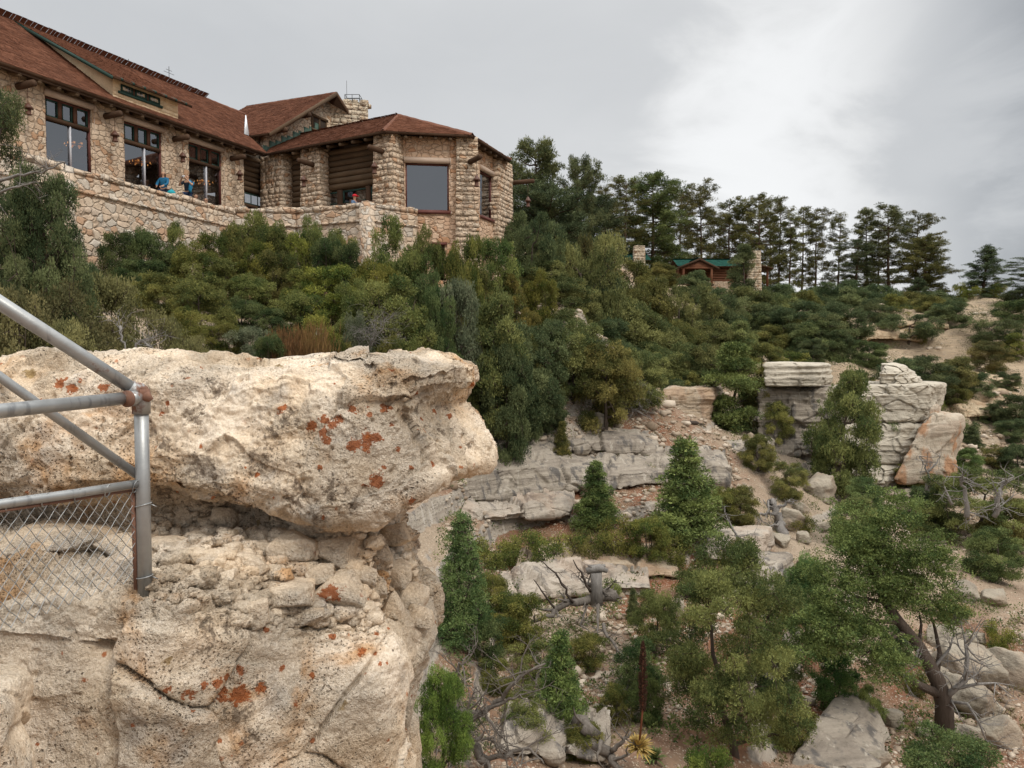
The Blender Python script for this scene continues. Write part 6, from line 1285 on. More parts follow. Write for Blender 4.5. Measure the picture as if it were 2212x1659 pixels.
# understory nobody could count
def scatter_leaves(name, label, n, test, ln, mat, tint, seed, per=26, rad=.22):
    g = np.random.default_rng(seed); C = []
    while len(C) < n:
        x, y = g.uniform(0, 2212), g.uniform(560, 1650); 
        if not test(x, y): continue
        C.append((x, y))
    C = np.array(C); P_ = []
    d = np.geomspace(11.5, 100, 260)
    for x, y in C:
        r = ray(x, y); gz_ = tz_smooth(r[0]*d, d); bl = gz_ > r[2]*d
        if bl.any(): dd = d[int(np.argmax(bl))]*g.uniform(.985, 1.03); P_.append((r[0]*dd, dd))
    P_ = np.array(P_); z = tz(P_[:, 0], P_[:, 1]); P3 = np.concatenate([P_, z[:, None]+g.uniform(.0, .16, (len(z), 1))], 1); dsc = np.clip(P3[:, 1]/30, .5, 2.2)
    parts = [tufts(P3, rad*dsc, per, ln, ln*.5, g, .6)]; o = obj(name, crown_mesh(name, parts), mat); o.color = tint+(1,); return tag(o, label, None, kind="stuff")
nz = lambda x, y, s, k: float(fbm(np.array([[x/s, y/s, k*3.3]]), 3, k)[0])
scatter_leaves("undergrowth", "low green undergrowth on the rocky slope", 2400, lambda x, y: x > 950 and nz(x, y, 120, 5) > -.02, .075, M_OAK, (.85, .9, .8), 71, 22)
g = np.random.default_rng(33)
scatter_leaves("rim_scrub", "low dark scrub dotted over the pale far slope and rim", 1700, lambda x, y: x > 1600 and 600 < y < 960 and nz(x, y, 60, 8) > .0, .10, M_OAK, (.6, .7, .7), 75, 34, .30)
scatter_leaves("dry_grass", "dry olive grass tufts between the stones", 1200, lambda x, y: x > 1000 and nz(x, y, 90, 6) > .02, .07, M_SAGE, (1.0, .85, .65), 72, 14, .14)
# ---------------------------------------------------------------- ledges, buttress, boulders
def ledge_mat(name, c0, c1, c2, streak=.8, orange=0.0, bedk=5.0):
    m = Mat(name, .93, .12); v = m.coord(); bed = m.noise(m.coord(scale=(.3, .3, bedk)), 1.0, 7, .64); mid = m.noise(v, 1.3, 5, .6); fine = m.noise(v, 12, 5, .65)
    c = m.ramp(bed, [(.3, c0), (.46, c1), (.58, c2), (.75, c1)]); c = m.mix(m.mr(mid, .42, .66, 0, .55), c, c2); c = m.mix(m.mr(fine, .5, .75, 0, .4), c, c0)
    st = m.noise(m.coord(scale=(2.0, 2.0, .18)), 1.3, 5, .6); c = m.mix(m.mr(st, .50, .66, 0, streak), c, (.085, .08, .078)); st2 = m.noise(m.coord(scale=(3.0, 3.0, .2)), 1.5, 3, .6); c = m.mix(m.mr(st2, .61, .68, 0, streak*.8), c, (.47, .42, .35))
    if orange: c = m.mix(m.mr(m.noise(m.coord(scale=(1, 1, .5)), .9, 5), .47, .56, 0, orange), c, m.mix(fine, (.30, .14, .065), (.44, .25, .14)))
    m.color(c); m.bump(m.math('ADD', m.math('MULTIPLY', bed, 1.2), m.math('MULTIPLY', fine, .5)), .9, .10); return m.m
M_GREYL = ledge_mat("grey streaked limestone", (.15, .125, .10), (.26, .22, .178), (.37, .32, .258)); M_BENCH = ledge_mat("mid grey bench limestone", (.18, .15, .12), (.33, .28, .225), (.43, .37, .305), .6, .15); M_PALEL = ledge_mat("pale bedded limestone", (.27, .235, .185), (.43, .38, .305), (.53, .475, .385), .15, 0, 3.2)
M_BUFF = ledge_mat("buff bedded limestone", (.22, .17, .12), (.38, .29, .20), (.45, .37, .28), .3, .3, 6); M_ORAN = ledge_mat("orange stained limestone", (.24, .185, .135), (.40, .32, .245), (.48, .41, .32), .1, .85, 2.5); M_TANL = ledge_mat('tan bedded ledge', (.23, .165, .105), (.38, .285, .185), (.47, .37, .25), .1, .2, 4); M_BOULD = ledge_mat("weathered boulder", (.15, .125, .10), (.28, .24, .185), (.37, .32, .25), .12, .15, 2)
def rockblock(name, cor, thick, seed, mat, label, cat="rock", n=44, pn=8, strata=.06, rough=.05, beds=2.2, parent=None):
    W, F = block([at(*q) for q in cor], thick, seed, n, pn, strata, rough, beds); loc = W.mean(0); loc[2] = W[:, 2].min() 
    if parent is not None: loc = origin_of(parent)
    o = obj(name, mesh_np(name, W-loc, F, True), mat, parent)
    if parent is None: o.location = tuple(loc); tag(o, label, cat)
    elif label: o["label"] = label
    return o
def ledge(name, top, bot, depth, seed, mat, label, n=200):
    """rock shelf following a row of points: rounded lip, face, undercut"""
    hb = [hit(q[0], q[1]) for q in bot]; dm_ = np.array([h_[1] for h_ in hb]); dm_ = np.convolve(np.pad(dm_, 1, mode='edge'), (.25, .5, .25), 'valid'); bot = np.array([at(q[0], q[1], d_-.25) for q, d_ in zip(bot, dm_)]); xb = [q[0] for q in sorted(zip([p[0] for p in hb], dm_))]
    bx_ = bot[:, 0]; top = np.array([at(q[0], q[1], float(np.interp(q[0], [CX+FPX*p[0]/p[1] for p in bot], dm_))+.15) for q in top]); 
    def rs(P, n): s = np.concatenate([[0], np.cumsum(np.linalg.norm(np.diff(P, axis=0), axis=1))]); t = np.linspace(0, s[-1], n); return np.stack([np.interp(t, s, P[:, k]) for k in range(3)], 1)
    A, B = rs(top, n), rs(bot, n); back = np.array((.12, 1, 0))
    rows = []
    for k in np.linspace(1, 0, 8): rows.append(A+back*depth*k+np.array((0, 0, .25*k*depth)))
    for t in np.linspace(0, 1, 34)[1:]: rows.append(A*(1-t)+B*t-back*.18*math.sin(t*math.pi)**.35)
    for k in np.linspace(0, 1, 8)[1:]: rows.append(B+back*depth*k*.8+np.array((0, 0, .06*k)))
    G = np.stack(rows); nr = len(rows); P = G.reshape(-1, 3); nn = gnormals(G).reshape(-1, 3); nn = nn if nn[nr//2*n+n//2][1] < 0 else -nn
    zz = P[:, 2]*2.4+.3*fbm(P*.5, 2, seed); d = .10*fbm(np.stack([zz*0, zz*0, zz], 1), 3, seed)+.09*fbm(P*.8, 4, seed+1)+.05*fbm(P*4, 3, seed+2); e1, e2, cc = worley(P*np.array((.5, .5, .35))+seed, seed); tl_, te_ = facets(P*np.array((.9, .9, 1.4))+seed, seed+2); d = d-.14*(1-sst(e2-e1, 0, .06))+.22*(cc-.5)+.09*tl_
    endf = np.tile(np.minimum(sst(np.arange(n), 0, 8), 1-sst(np.arange(n), n-9, n-1)), nr); P = P+nn*d[:, None]+(1-endf)[:, None]*np.array((0, 1.0, -.4)); I = np.arange(nr*n).reshape(nr, n); loc = P.mean(0); loc[2] = P[:, 2].min()
    o = obj(name, mesh_np(name, P-loc, np.stack([I[:-1, :-1], I[1:, :-1], I[1:, 1:], I[:-1, 1:]], -1).reshape(-1, 4), True), mat); o.location = tuple(loc); return tag(o, label, "rock ledge")
ledge("rock_ledge", [(985,1030,28),(1050,1014,29),(1170,1004,29.6),(1250,1010,30),(1330,1016,30.4),(1440,1008,31),(1540,1000,32),(1600,1010,33)], [(985,1088,27.4),(1060,1078,28.2),(1126,1073,28.8),(1195,1063,29.2),(1250,1058,29.5),(1318,1062,30),(1400,1048,30.6),(1500,1050,31.6),(1590,1052,32.6)], 1.8, 11, M_GREYL, "long dark grey overhanging ledge with pale vertical streaks beside the prow")
ledge("rock_ledge", [(1030,972,30.2),(1100,964,30.6),(1146,957,31),(1230,950,31.6),(1300,948,32),(1380,950,32.6),(1440,968,33)], [(1030,998,30),(1100,994,30.4),(1146,985,30.8),(1230,976,31.3),(1300,976,31.7),(1380,980,32.2),(1440,990,32.6)], 1.4, 12, M_GREYL, "thin upper grey ledge at the foot of the red soil chute")
ledge("rock_ledge", [(990,1096,27.6),(1080,1092,28.1),(1180,1084,28.8),(1250,1088,29)], [(990,1126,27),(1080,1126,27.4),(1180,1116,28),(1240,1112,28.4)], 1.2, 13, M_BENCH, "whitish bench of rock under the dark overhanging ledge")
ledge("rock_ledge", [(1100,1236,21.6),(1180,1222,22),(1260,1208,22.6),(1353,1216,23),(1430,1218,23.6),(1480,1226,24)], [(1100,1262,21.2),(1180,1250,21.6),(1260,1238,22.1),(1353,1242,22.6),(1430,1242,23.2),(1480,1246,23.6)], 1.2, 14, M_BUFF, "banded brown and cream ledge behind the upright stump")
ledge("rock_ledge", [(1060,1276,20.8),(1105,1268,20.8),(1180,1258,21.2),(1270,1248,21.8),(1330,1256,22.2),(1420,1262,22.5)], [(1060,1306,20.2),(1112,1300,20.2),(1180,1290,20.6),(1260,1280,21.2),(1325,1282,21.7),(1420,1282,22)], 1.1, 15, M_BENCH, "pale pinkish bench just below the banded ledge")
ledge("rock_ledge", [(1080,1575,14.0),(1160,1560,14.2),(1240,1572,14.5),(1330,1600,14.7)], [(1075,1625,13.6),(1160,1632,13.7),(1240,1630,13.9),(1320,1640,14.2)], .8, 16, M_GREYL, "dark low ledge at the bottom under the broken log")
for k, (xs, lab) in enumerate(((((1985,2050,2120,2215),(838,842,836,842),14),"highest thin ledge band on the tan slope at the right edge"),(((2050,2110,2160,2215),(866,868,864,870),16),"second tan ledge band below the highest one"),(((2075,2130,2180,2215),(902,898,902,900),14),"third tan ledge band above the pale talus"),
 (((1830,1890,1950,2010),(738,732,734,740),18),"long pale ledge at the foot of the tan bank"),(((1860,1920,1990,2060),(708,704,706,712),12),"upper ledge line on the face of the tan bank"))): ledge("rock_ledge", [(x, y-xs[2], 0) for x, y in zip(xs[0], xs[1])], [(x, y, 0) for x, y in zip(xs[0], xs[1])], 2.5, 51+k, M_TANL, lab, 120)
rockblock("limestone_slope", [(1405,1050,32.4),(1655,1072,33),(1650,955,36),(1425,960,35)], 3, 21, M_GREYL, "broad sloping grey limestone face behind the broad pinyon", n=60, pn=9, rough=.09, strata=.08)
rockblock("limestone_outcrop", [(1420,905,38.2),(1532,915,38.2),(1542,836,38.6),(1428,836,38.8)], 3, 22, M_BUFF, "buff banded limestone outcrop under the junipers' edge", pn=9, strata=.12)
rockblock("limestone_outcrop", [(1572,1308,23),(1690,1312,23.3),(1690,1222,24.2),(1588,1220,24)], 2, 23, M_GREYL, "grey stained limestone outcrop left of the dark green juniper", pn=9, strata=.08)
rockblock("limestone_outcrop", [(1505,1212,25.4),(1650,1216,25.6),(1645,1160,26.4),(1520,1162,26.2)], 2, 24, M_BENCH, "pale limestone outcrop under the fallen grey snag", pn=9, strata=.08)
but = thing("limestone_buttress", "pale limestone buttress of stacked bedded blocks rising from the slope", "rock buttress", at(1870, 1070, 39.5))
for cor, th, sd_, mt, nm, st, pn in (([(1630,1020,38.6),(1805,1050,38.8),(1790,836,39.6),(1630,836,39.4)], 4, 31, M_GREYL, "grey_wall", .08, 10), ([(1788,916,39.6),(2000,916,39.8),(2017,830,40.2),(1782,832,40)], 5, 33, M_PALEL, "upper_block", .05, 9), ([(1800,1010,39),(1946,1006,39.2),(2000,914,39.8),(1795,912,39.6)], 5, 34, M_PALEL, "middle_block", .05, 9),
     ([(1835,1066,38.4),(1914,1056,38.6),(1948,1004,39.2),(1830,1008,39)], 4, 35, M_PALEL, "lower_block", .05, 8), ([(1885,836,40.4),(1982,834,40.4),(1938,794,41),(1902,790,41)], 3, 36, M_PALEL, "stepped_cone", .22, 4)): rockblock(nm, cor, th, sd_, mt, None, parent=but, n=84, pn=pn, strata=st*1.5, rough=.075, beds=2.8)
rockblock("capstone", [(1645,836,38.6),(1775,836,38.8),(1771,785,39),(1648,782,39)], 3, 32, M_PALEL, "flat topped pale capstone with deep horizontal grooves sitting on the grey wall", pn=12, strata=.17, rough=.03, beds=3.4)
rockblock("leaning_slab", [(1918,1052,38),(2052,1046,38.2),(2070,903,38.8),(2008,893,38.8)], 1.6, 37, M_ORAN, "orange stained slab leaning against the buttress", pn=7, strata=.03, rough=.06)
rockblock("wedge_stone", [(2002,915,39.4),(2026,908,39.4),(2024,872,39.6),(2010,872,39.6)], .8, 38, M_ORAN, "small tan stone wedged above the leaning slab", n=20, pn=5)
rockblock("pedestal_rock", [(1935,1112,37.8),(2038,1104,38),(2050,1058,38.3),(1922,1056,38.2)], 2, 39, M_BOULD, "undercut pedestal rock below the leaning slab", n=30, pn=6, strata=.12)
rockblock("tilted_slab", [(1690,1670,15.2),(1920,1670,15.4),(1848,1538,17),(1770,1556,16.6)], 1.4, 40, M_GREYL, "pale streaked tilted slab at the bottom beside the largest juniper", pn=8, rough=.05)
BO = [(1712,1147,68,46,"flat tilted boulder beside the weathered stump"),(1776,1080,96,52,"long tilted boulder leaning by the stout dark trunk"),(1890,1558,44,38,"squarish boulder just right of the tilted slab"),(1942,1580,52,46,"angular boulder between the tilted slab and the twisted trunk"),(2008,1600,42,34,"small boulder at the twisted trunk's foot"),
 (2112,1562,140,84,"largest pale boulder behind the twisted tree's bare branches"),(2098,1482,130,84,"big tan boulder in the fork of the bare branches"),(2192,1486,110,80,"large boulder at the right edge above the red soil strip"),(2172,1615,100,54,"flat boulder at the bottom right"),(2105,1612,84,40,"low flat boulder beside the bottom right one"),
 (2060,1418,88,52,"sloping boulder with a shadowed underside right of the dark trunk"),(2098,1398,36,30,"small yellowish boulder on the talus"),(2120,1392,30,26,"small pale boulder next to the yellowish one"),(2096,1302,66,44,"grey boulder under the dead twigs near the right edge"),(2030,1242,34,28,"little whitish boulder under the right edge juniper"),
 (2150,1310,60,34,"brown boulder beside the grey one near the right edge"),(1735,1112,44,26,"flat stone below the long tilted boulder"),(1690,1182,50,30,"squat boulder on the talus below the weathered stump"),(1740,1176,40,24,"pale chunk beside the squat boulder"),(1780,1150,36,22,"pale chunk near the stout dark trunk"),(1962,1150,50,26,"pale rock on the scree below the pedestal"),
 (1990,1192,40,24,"pale rock in the scree above the twisted crown"),(1460,1330,34,40,"upright pale stone beside the largest juniper's top"),(1248,1500,24,18,"white stone in the red debris"),(1290,1535,20,14,"small white stone near the agave"),(1380,1560,28,20,"grey stone beside the agave stalk"),(1560,1320,40,24,"pale rock at the largest juniper's side"),
 (1635,1000,50,40,"rounded boulder on the grey cliff's shoulder"),(1300,925,40,36,"grey boulder half buried in the red chute"),(1182,738,60,30,"pale boulder above the red leaf litter"),(1900,1660,60,40,"rounded boulder at the bottom right of the tilted slab"),(2040,1470,40,28,"small tan boulder under the bare branches"),(2150,1545,44,30,"tan boulder between the large pale ones"),(2070,1600,40,26,"brown stone below the largest pale boulder")]
for k, (x, y, wp, hp, lab) in enumerate(BO):
    q = hit(x, y); s = q[1]/FPX; me = boulder_mesh("boulder", (wp*s, wp*s*.8, hp*s*1.25), 500+k, 22, 16, .10); o = obj("boulder", me, M_BOULD); o.location = tuple(q+np.array((0, wp*s*.25, -hp*s*.22))); o.rotation_euler = (.15*math.sin(k*3), .2*math.cos(k*2), (k*.8) % 6); tag(o, lab, "boulder", "boulders on the lower slope")
# scree
g = np.random.default_rng(88); V, F_, T_ = [], [], []; base = 0; cP, cF = cs(2); d3 = cP/np.linalg.norm(cP, axis=1)[:, None]; n_ = 0
cand = np.stack([g.uniform(960, 2230, 27000), g.uniform(655, 1659, 27000)], 1); keep = fbm(np.stack([cand[:, 0]/140, cand[:, 1]/90, cand[:, 0]*0], 1), 3, 4) > -.12; cand = cand[keep]; dd_ = np.geomspace(11.5, 90, 240)
zs = {}
for x0 in range(960, 2231, 10): r = [ray(x0, y) for y in (829,)][0]; zs[x0] = tz_smooth(r[0]*dd_, dd_)
pos = []
for x, y in cand:
    x0 = int(round((x-960)/10)*10)+960; r = ray(x, y); bl = zs[min(2230, x0)] > r[2]*dd_
    if bl.any(): i = int(np.argmax(bl)); dq_ = dd_[i]*g.uniform(.985, 1.015); pos.append((r[0]*dq_, dq_))
pos = np.array(pos); pz_ = tz(pos[:, 0], pos[:, 1])
for (x, y), z in zip(pos, pz_):
    s = np.clip(g.lognormal(-3.25, .7), .012, .26)*min(1.6, max(.6, y/26)); q = d3*g.uniform(.6, 1.25, (len(d3), 1))*np.array((1.25, 1, .7))*s; a = g.uniform(0, 6.28); cth, sth = math.cos(a), math.sin(a); V.append(np.stack([q[:, 0]*cth-q[:, 1]*sth+x, q[:, 0]*sth+q[:, 1]*cth+y, q[:, 2]+z+.15*s], 1)); F_.append(cF+base); base += len(cP); T_.append(np.full(len(cP), g.random()))
me = mesh_np("scree", np.concatenate(V), np.concatenate(F_)); attr(me, "tint", np.concatenate(T_)); m = Mat("scree stones", .95, .1); m.color(m.mix(m.noise(m.coord(), 8, 4), m.mix(m.attr("tint"), (.27, .20, .14), (.54, .46, .365)), m.mix(m.attr("tint"), (.22, .16, .11), (.50, .41, .32))))
tag(obj("scree", me, m.m), "loose pale stones scattered over the slope", None, kind="stuff")

# ---------------------------------------------------------------- dead wood
def deadwood(name, label, limbs, mat, seed, twigs=0, tl=.5, ground=True, lev=1):
    g = np.random.default_rng(seed); b = MB()
    for pts, r in limbs:
        P_ = [at(*p) if len(p) == 3 else hit(*p)+np.array((0, 0, r*.6)) for p in pts]; P_ = [np.array(p) for p in P_]; Q = []
        for i in range(len(P_)-1):
            for t in np.linspace(0, 1, 4, endpoint=False): Q.append(P_[i]*(1-t)+P_[i+1]*t+g.normal(0, r*.35, 3))
        Q.append(P_[-1]); b.tube(Q, taper(r, r*.30, len(Q), 1.1), 9 if r > .04 else 6)
        for _ in range(int(twigs*len(Q)/5)): i = g.integers(1, len(Q)); twig(b, Q[i], g.normal(0, 1, 3)+np.array((0, -.2, .25)), tl*g.uniform(.4, 1.2), max(.006, r*.3), lev, g)
    return b.solo(name, mat, label, "dead wood", "dead wood on the slope", smooth=True)
M_DEADB = bark('brownish dead wood', (.055, .045, .038), (.24, .21, .18)); D1 = 20.3
deadwood("fallen_log", "weathered fallen log with torn roots under the upright stump", [([(1330,1290,D1),(1277,1292,D1),(1213,1312,D1-.4),(1156,1342,D1-.8)], .15), ([(1330,1285,D1+.1),(1300,1275,D1),(1268,1262,D1)], .10), ([(1290,1285,D1),(1294,1330,D1-.5),(1290,1372,D1-1)], .06), ([(1300,1350,D1-.8),(1330,1400,D1-1.6),(1352,1420,D1-2)], .05), ([(1270,1300,D1),(1255,1350,D1-.6),(1280,1370,D1-1)], .035)], M_DEADB, 1, 4, .6)
deadwood("dead_branch", "dark bare branch pointing up to the left, lowest of three by the fallen log", [([(1199,1314,D1-.5),(1175,1283,D1-.6),(1153,1252,D1-.7)], .035)], M_DARKW, 2, 2, .4)
deadwood("dead_branch", "longest dark bare branch slanting up across the banded ledge", [([(1236,1301,D1-.3),(1215,1262,D1-.4),(1200,1240,D1-.5),(1168,1211,D1-.6)], .04)], M_DARKW, 3, 2, .4)
deadwood("dead_branch", "dark bare branch leaning on the upright stump", [([(1276,1280,D1-.1),(1258,1245,D1-.2),(1238,1209,D1-.3)], .04)], M_DARKW, 4, 1, .4)
b = MB(); st_ = at(1288, 1290, D1-.05); tp_ = at(1287, 1236, D1-.05); b.tube([st_-UP*.2, st_+(tp_-st_)*.5+np.array((.02, 0, 0)), tp_], [.19, .15, .17], 9); b.tube([tp_+np.array((-.24, 0, .02)), tp_+np.array((.1, -.05, .13)), tp_+np.array((.30, 0, .03))], [.10, .11, .06], 7); b.tube([tp_+np.array((-.2, .05, .14)), tp_+np.array((.26, .02, .17))], [.05, .04], 6)
b.solo("tree_stump", M_GREYW, "upright splintered grey stump capped by a broken slab of wood", "stump", smooth=True)
deadwood("broken_log", "thick broken grey log with a hollow sawn end near the agave", [([(1250,1556,14.3),(1285,1595,14.1),(1318,1628,13.9),(1340,1660,13.7)], .16), ([(1318,1620,13.9),(1350,1600,13.8),(1362,1580,13.8)], .05), ([(1300,1600,13.9),(1290,1640,13.6)], .05)], M_DEADB, 5, 3, .4)
deadwood("fallen_tree", "fallen dark trunk with bleached tangled limbs at the outcrop's foot", [([(960,1540,12.6),(985,1564,12.6),(1010,1600,12.4),(1045,1645,12.2),(1070,1690,12)], .15), ([(975,1535,12.7),(1042,1540,12.5),(1080,1510,12.4),(1105,1478,12.3),(1140,1452,12.3),(1178,1433,12.3)], .05), ([(985,1555,12.6),(980,1500,12.7),(988,1450,12.8),(1000,1428,12.8)], .05), ([(1000,1570,12.5),(1060,1530,12.4),(1100,1512,12.3),(1130,1500,12.3)], .04), ([(1020,1610,12.3),(1010,1560,12.4),(1050,1520,12.4)], .035), ([(1040,1640,12.2),(1090,1632,12),(1120,1618,12),(1150,1622,11.9),(1175,1650,11.8)], .045), ([(1050,1545,12.4),(1075,1580,12.2),(1090,1600,12.1)], .03)], M_DEADB, 6, 4, .6, lev=2)
deadwood("fallen_snag", "fallen grey snag with a forked top below the broad pinyon", [([(1518,1150,26.6),(1566,1174,26.3),(1595,1203,25.9),(1618,1221,25.6)], .15), ([(1592,1195,26),(1594,1160,26.1),(1575,1125,26.2)], .07), ([(1560,1172,26.3),(1540,1196,26),(1515,1200,25.9)], .05)], M_GREYW, 7, 4, .8)
deadwood("dead_snag", "weathered grey stump with reaching roots beside the flat tilted boulder", [([(1695,1158,30),(1680,1125,30.2),(1672,1095,30.4),(1660,1082,30.5)], .22), ([(1675,1100,30.3),(1695,1090,30.2),(1706,1080,30.2)], .08), ([(1676,1110,30.2),(1645,1112,30),(1630,1108,30)], .07), ([(1685,1130,30.1),(1655,1140,29.8)], .06)], M_GREYW, 8, 3, .7)
deadwood("dead_limb", "dead grey limb fanning out over the red soil slope", [([(1335,885,35.4),(1360,866,35.2),(1386,842,35.2)], .10), ([(1345,875,35.3),(1375,885,35),(1410,905,34.8)], .05), ([(1340,882,35.3),(1342,915,35)], .05), ([(1360,866,35.2),(1395,868,35)], .04)], M_GREYW, 9, 5, 1.0, lev=2)
deadwood("fallen_log", "thin dark log lying under the buff outcrop", [([(1482,915),(1520,919),(1562,922)], .11)], M_DARKW, 10, 1, .5)
deadwood("dead_twigs", "bleached tangle of dead twigs beside the agave stalk", [([(1310,1480),(1335,1450),(1352,1420)], .03), ([(1330,1500),(1350,1470),(1370,1440)], .03), ([(1300,1520),(1330,1500),(1365,1490)], .025), ([(1340,1530),(1350,1500),(1345,1460)], .025), ([(1270,1540),(1300,1530),(1340,1540)], .025), ([(1290,1570),(1330,1560),(1350,1540)], .025)], M_GREYW, 11, 5, .5, lev=2)
deadwood("dead_branch", "bleached forked branch showing under the grey olive bush at the outcrop skyline", [([(258,705,16),(264,735,15.9),(276,768,15.8)], .035), ([(290,755,15.9),(304,736,15.9),(322,745,15.8),(340,768,15.7)], .035), ([(304,736,15.9),(335,728,15.9),(355,716,15.9)], .015)], M_GREYW, 12, 4, .5)
deadwood("dead_branch", "pale dead branch reaching from the old juniper toward the first window", [([(-40,400,14.6),(40,378,14.6),(90,372,14.5),(140,350,14.5)], .035), ([(-40,430,14.6),(30,405,14.5),(70,395,14.5)], .03), ([(60,376,14.5),(110,360,14.5)], .015)], M_GREYW, 13, 4, .6)
deadwood("dead_shrub", "silvery dead twigs between the dry feathery plants and the biggest oak shrub", [([(800,745,25.2),(812,715,25.1),(800,690,25.1)], .02), ([(800,745,25.2),(828,708,25.1),(832,690,25.1)], .02), ([(800,748,25.2),(780,715,25.1)], .02)], M_GREYW, 14, 14, .7, lev=2)
deadwood("dead_snag", "dead contorted grey snag standing before the leaning slab", [([(2002,1060,35),(2006,1030,35),(1998,1005,35),(1985,985,35)], .07), ([(2004,1020,35),(2022,1002,35),(2030,985,35)], .05)], M_GREYW, 15, 6, .7)
deadwood("dead_snag", "dead grey snag tips above the right edge juniper", [([(2090,1120,28),(2086,1060,28),(2075,1030,28)], .10), ([(2150,1120,27.6),(2155,1070,27.6),(2165,1045,27.6),(2190,1030,27.6)], .09), ([(2055,1090,28),(2040,1050,28)], .06)], M_GREYW, 16, 7, .9)

# ---------------------------------------------------------------- agave and yuccas
def rosette(name, label, c, rad, n, col, seed, th=.0):
    g = np.random.default_rng(seed); b = MB()
    for i in range(n):
        a = i*2.4; el = R(g.uniform(-12, 75)); d = np.array((math.cos(a)*math.cos(el), math.sin(a)*math.cos(el), math.sin(el))); s = np.cross(d, UP); s /= np.linalg.norm(s); L_ = rad*g.uniform(.75, 1.1); wv = rad*.075; dn = np.cross(s, d)*wv*.5
        p0, p1, p2 = c, c+d*L_*.5+UP*.02, c+d*L_-UP*L_*.10; b.add([p0-s*wv*.8, p0+s*wv*.8, p1+s*wv, p2, p1-s*wv, p1-dn], [[0, 5, 4], [0, 1, 5], [1, 2, 5], [5, 2, 3], [5, 3, 4]])
    return b
ag = hit(1380, 1622); ag = at(1380, 1618, ag[1]*.955); AD = ag[1]; t = thing("agave", "dying yellow agave rosette with a tall dark brown flower stalk", "agave", ag)
rosette("agave", "", ag, .33, 110, 0, 3).build("leaf_rosette", flat("dry agave leaves", (.42, .29, .09), .7, .2, 0, .35, 20), t)
sb, s1, s2 = ag, at(1388, 1535, AD), at(1389, 1388, AD); b = MB(); b.tube([sb, s1, s2], [.022, .018, .010], 8); b.build("stalk", flat("rusty stalk", (.16, .055, .028)), t)
g = np.random.default_rng(12); b = MB()
for i in range(420):
    f = g.random(); p = s1+(s2-s1)*f; a = i*2.4; rr = (.075*math.sin(math.pi*min(1, .12+f*.9))**.5+.01)*g.uniform(.5, 1); q = p+np.array((math.cos(a)*rr, math.sin(a)*rr, .02)); b.tube([p, q, q+np.array((math.cos(a)*.01, math.sin(a)*.01, .028))], [.004, .011, .003], 5, False)
b.build("seed_pods", flat("dark seed pods", (.055, .026, .016), .8, .2, 0, .5, 30), t)
M_YUC = flat("yucca leaves", (.12, .15, .05), .7, .2, 0, .4, 20)
for x, y, rp, lab in ((1118,1206,30,"spiky green yucca on the ledge bushes behind the cone shaped juniper"),(1152,1196,22,"smaller spiky yucca beside the larger ledge one"),(1415,1650,34,"grey green yucca beside the dying agave")):
    q = hit(x, y); b = rosette("yucca", "", q+UP*.1, rp*q[1]/FPX, 60, 0, int(x)); b.solo("yucca", M_YUC, lab, "yucca", "yuccas on the slope", loc=q)

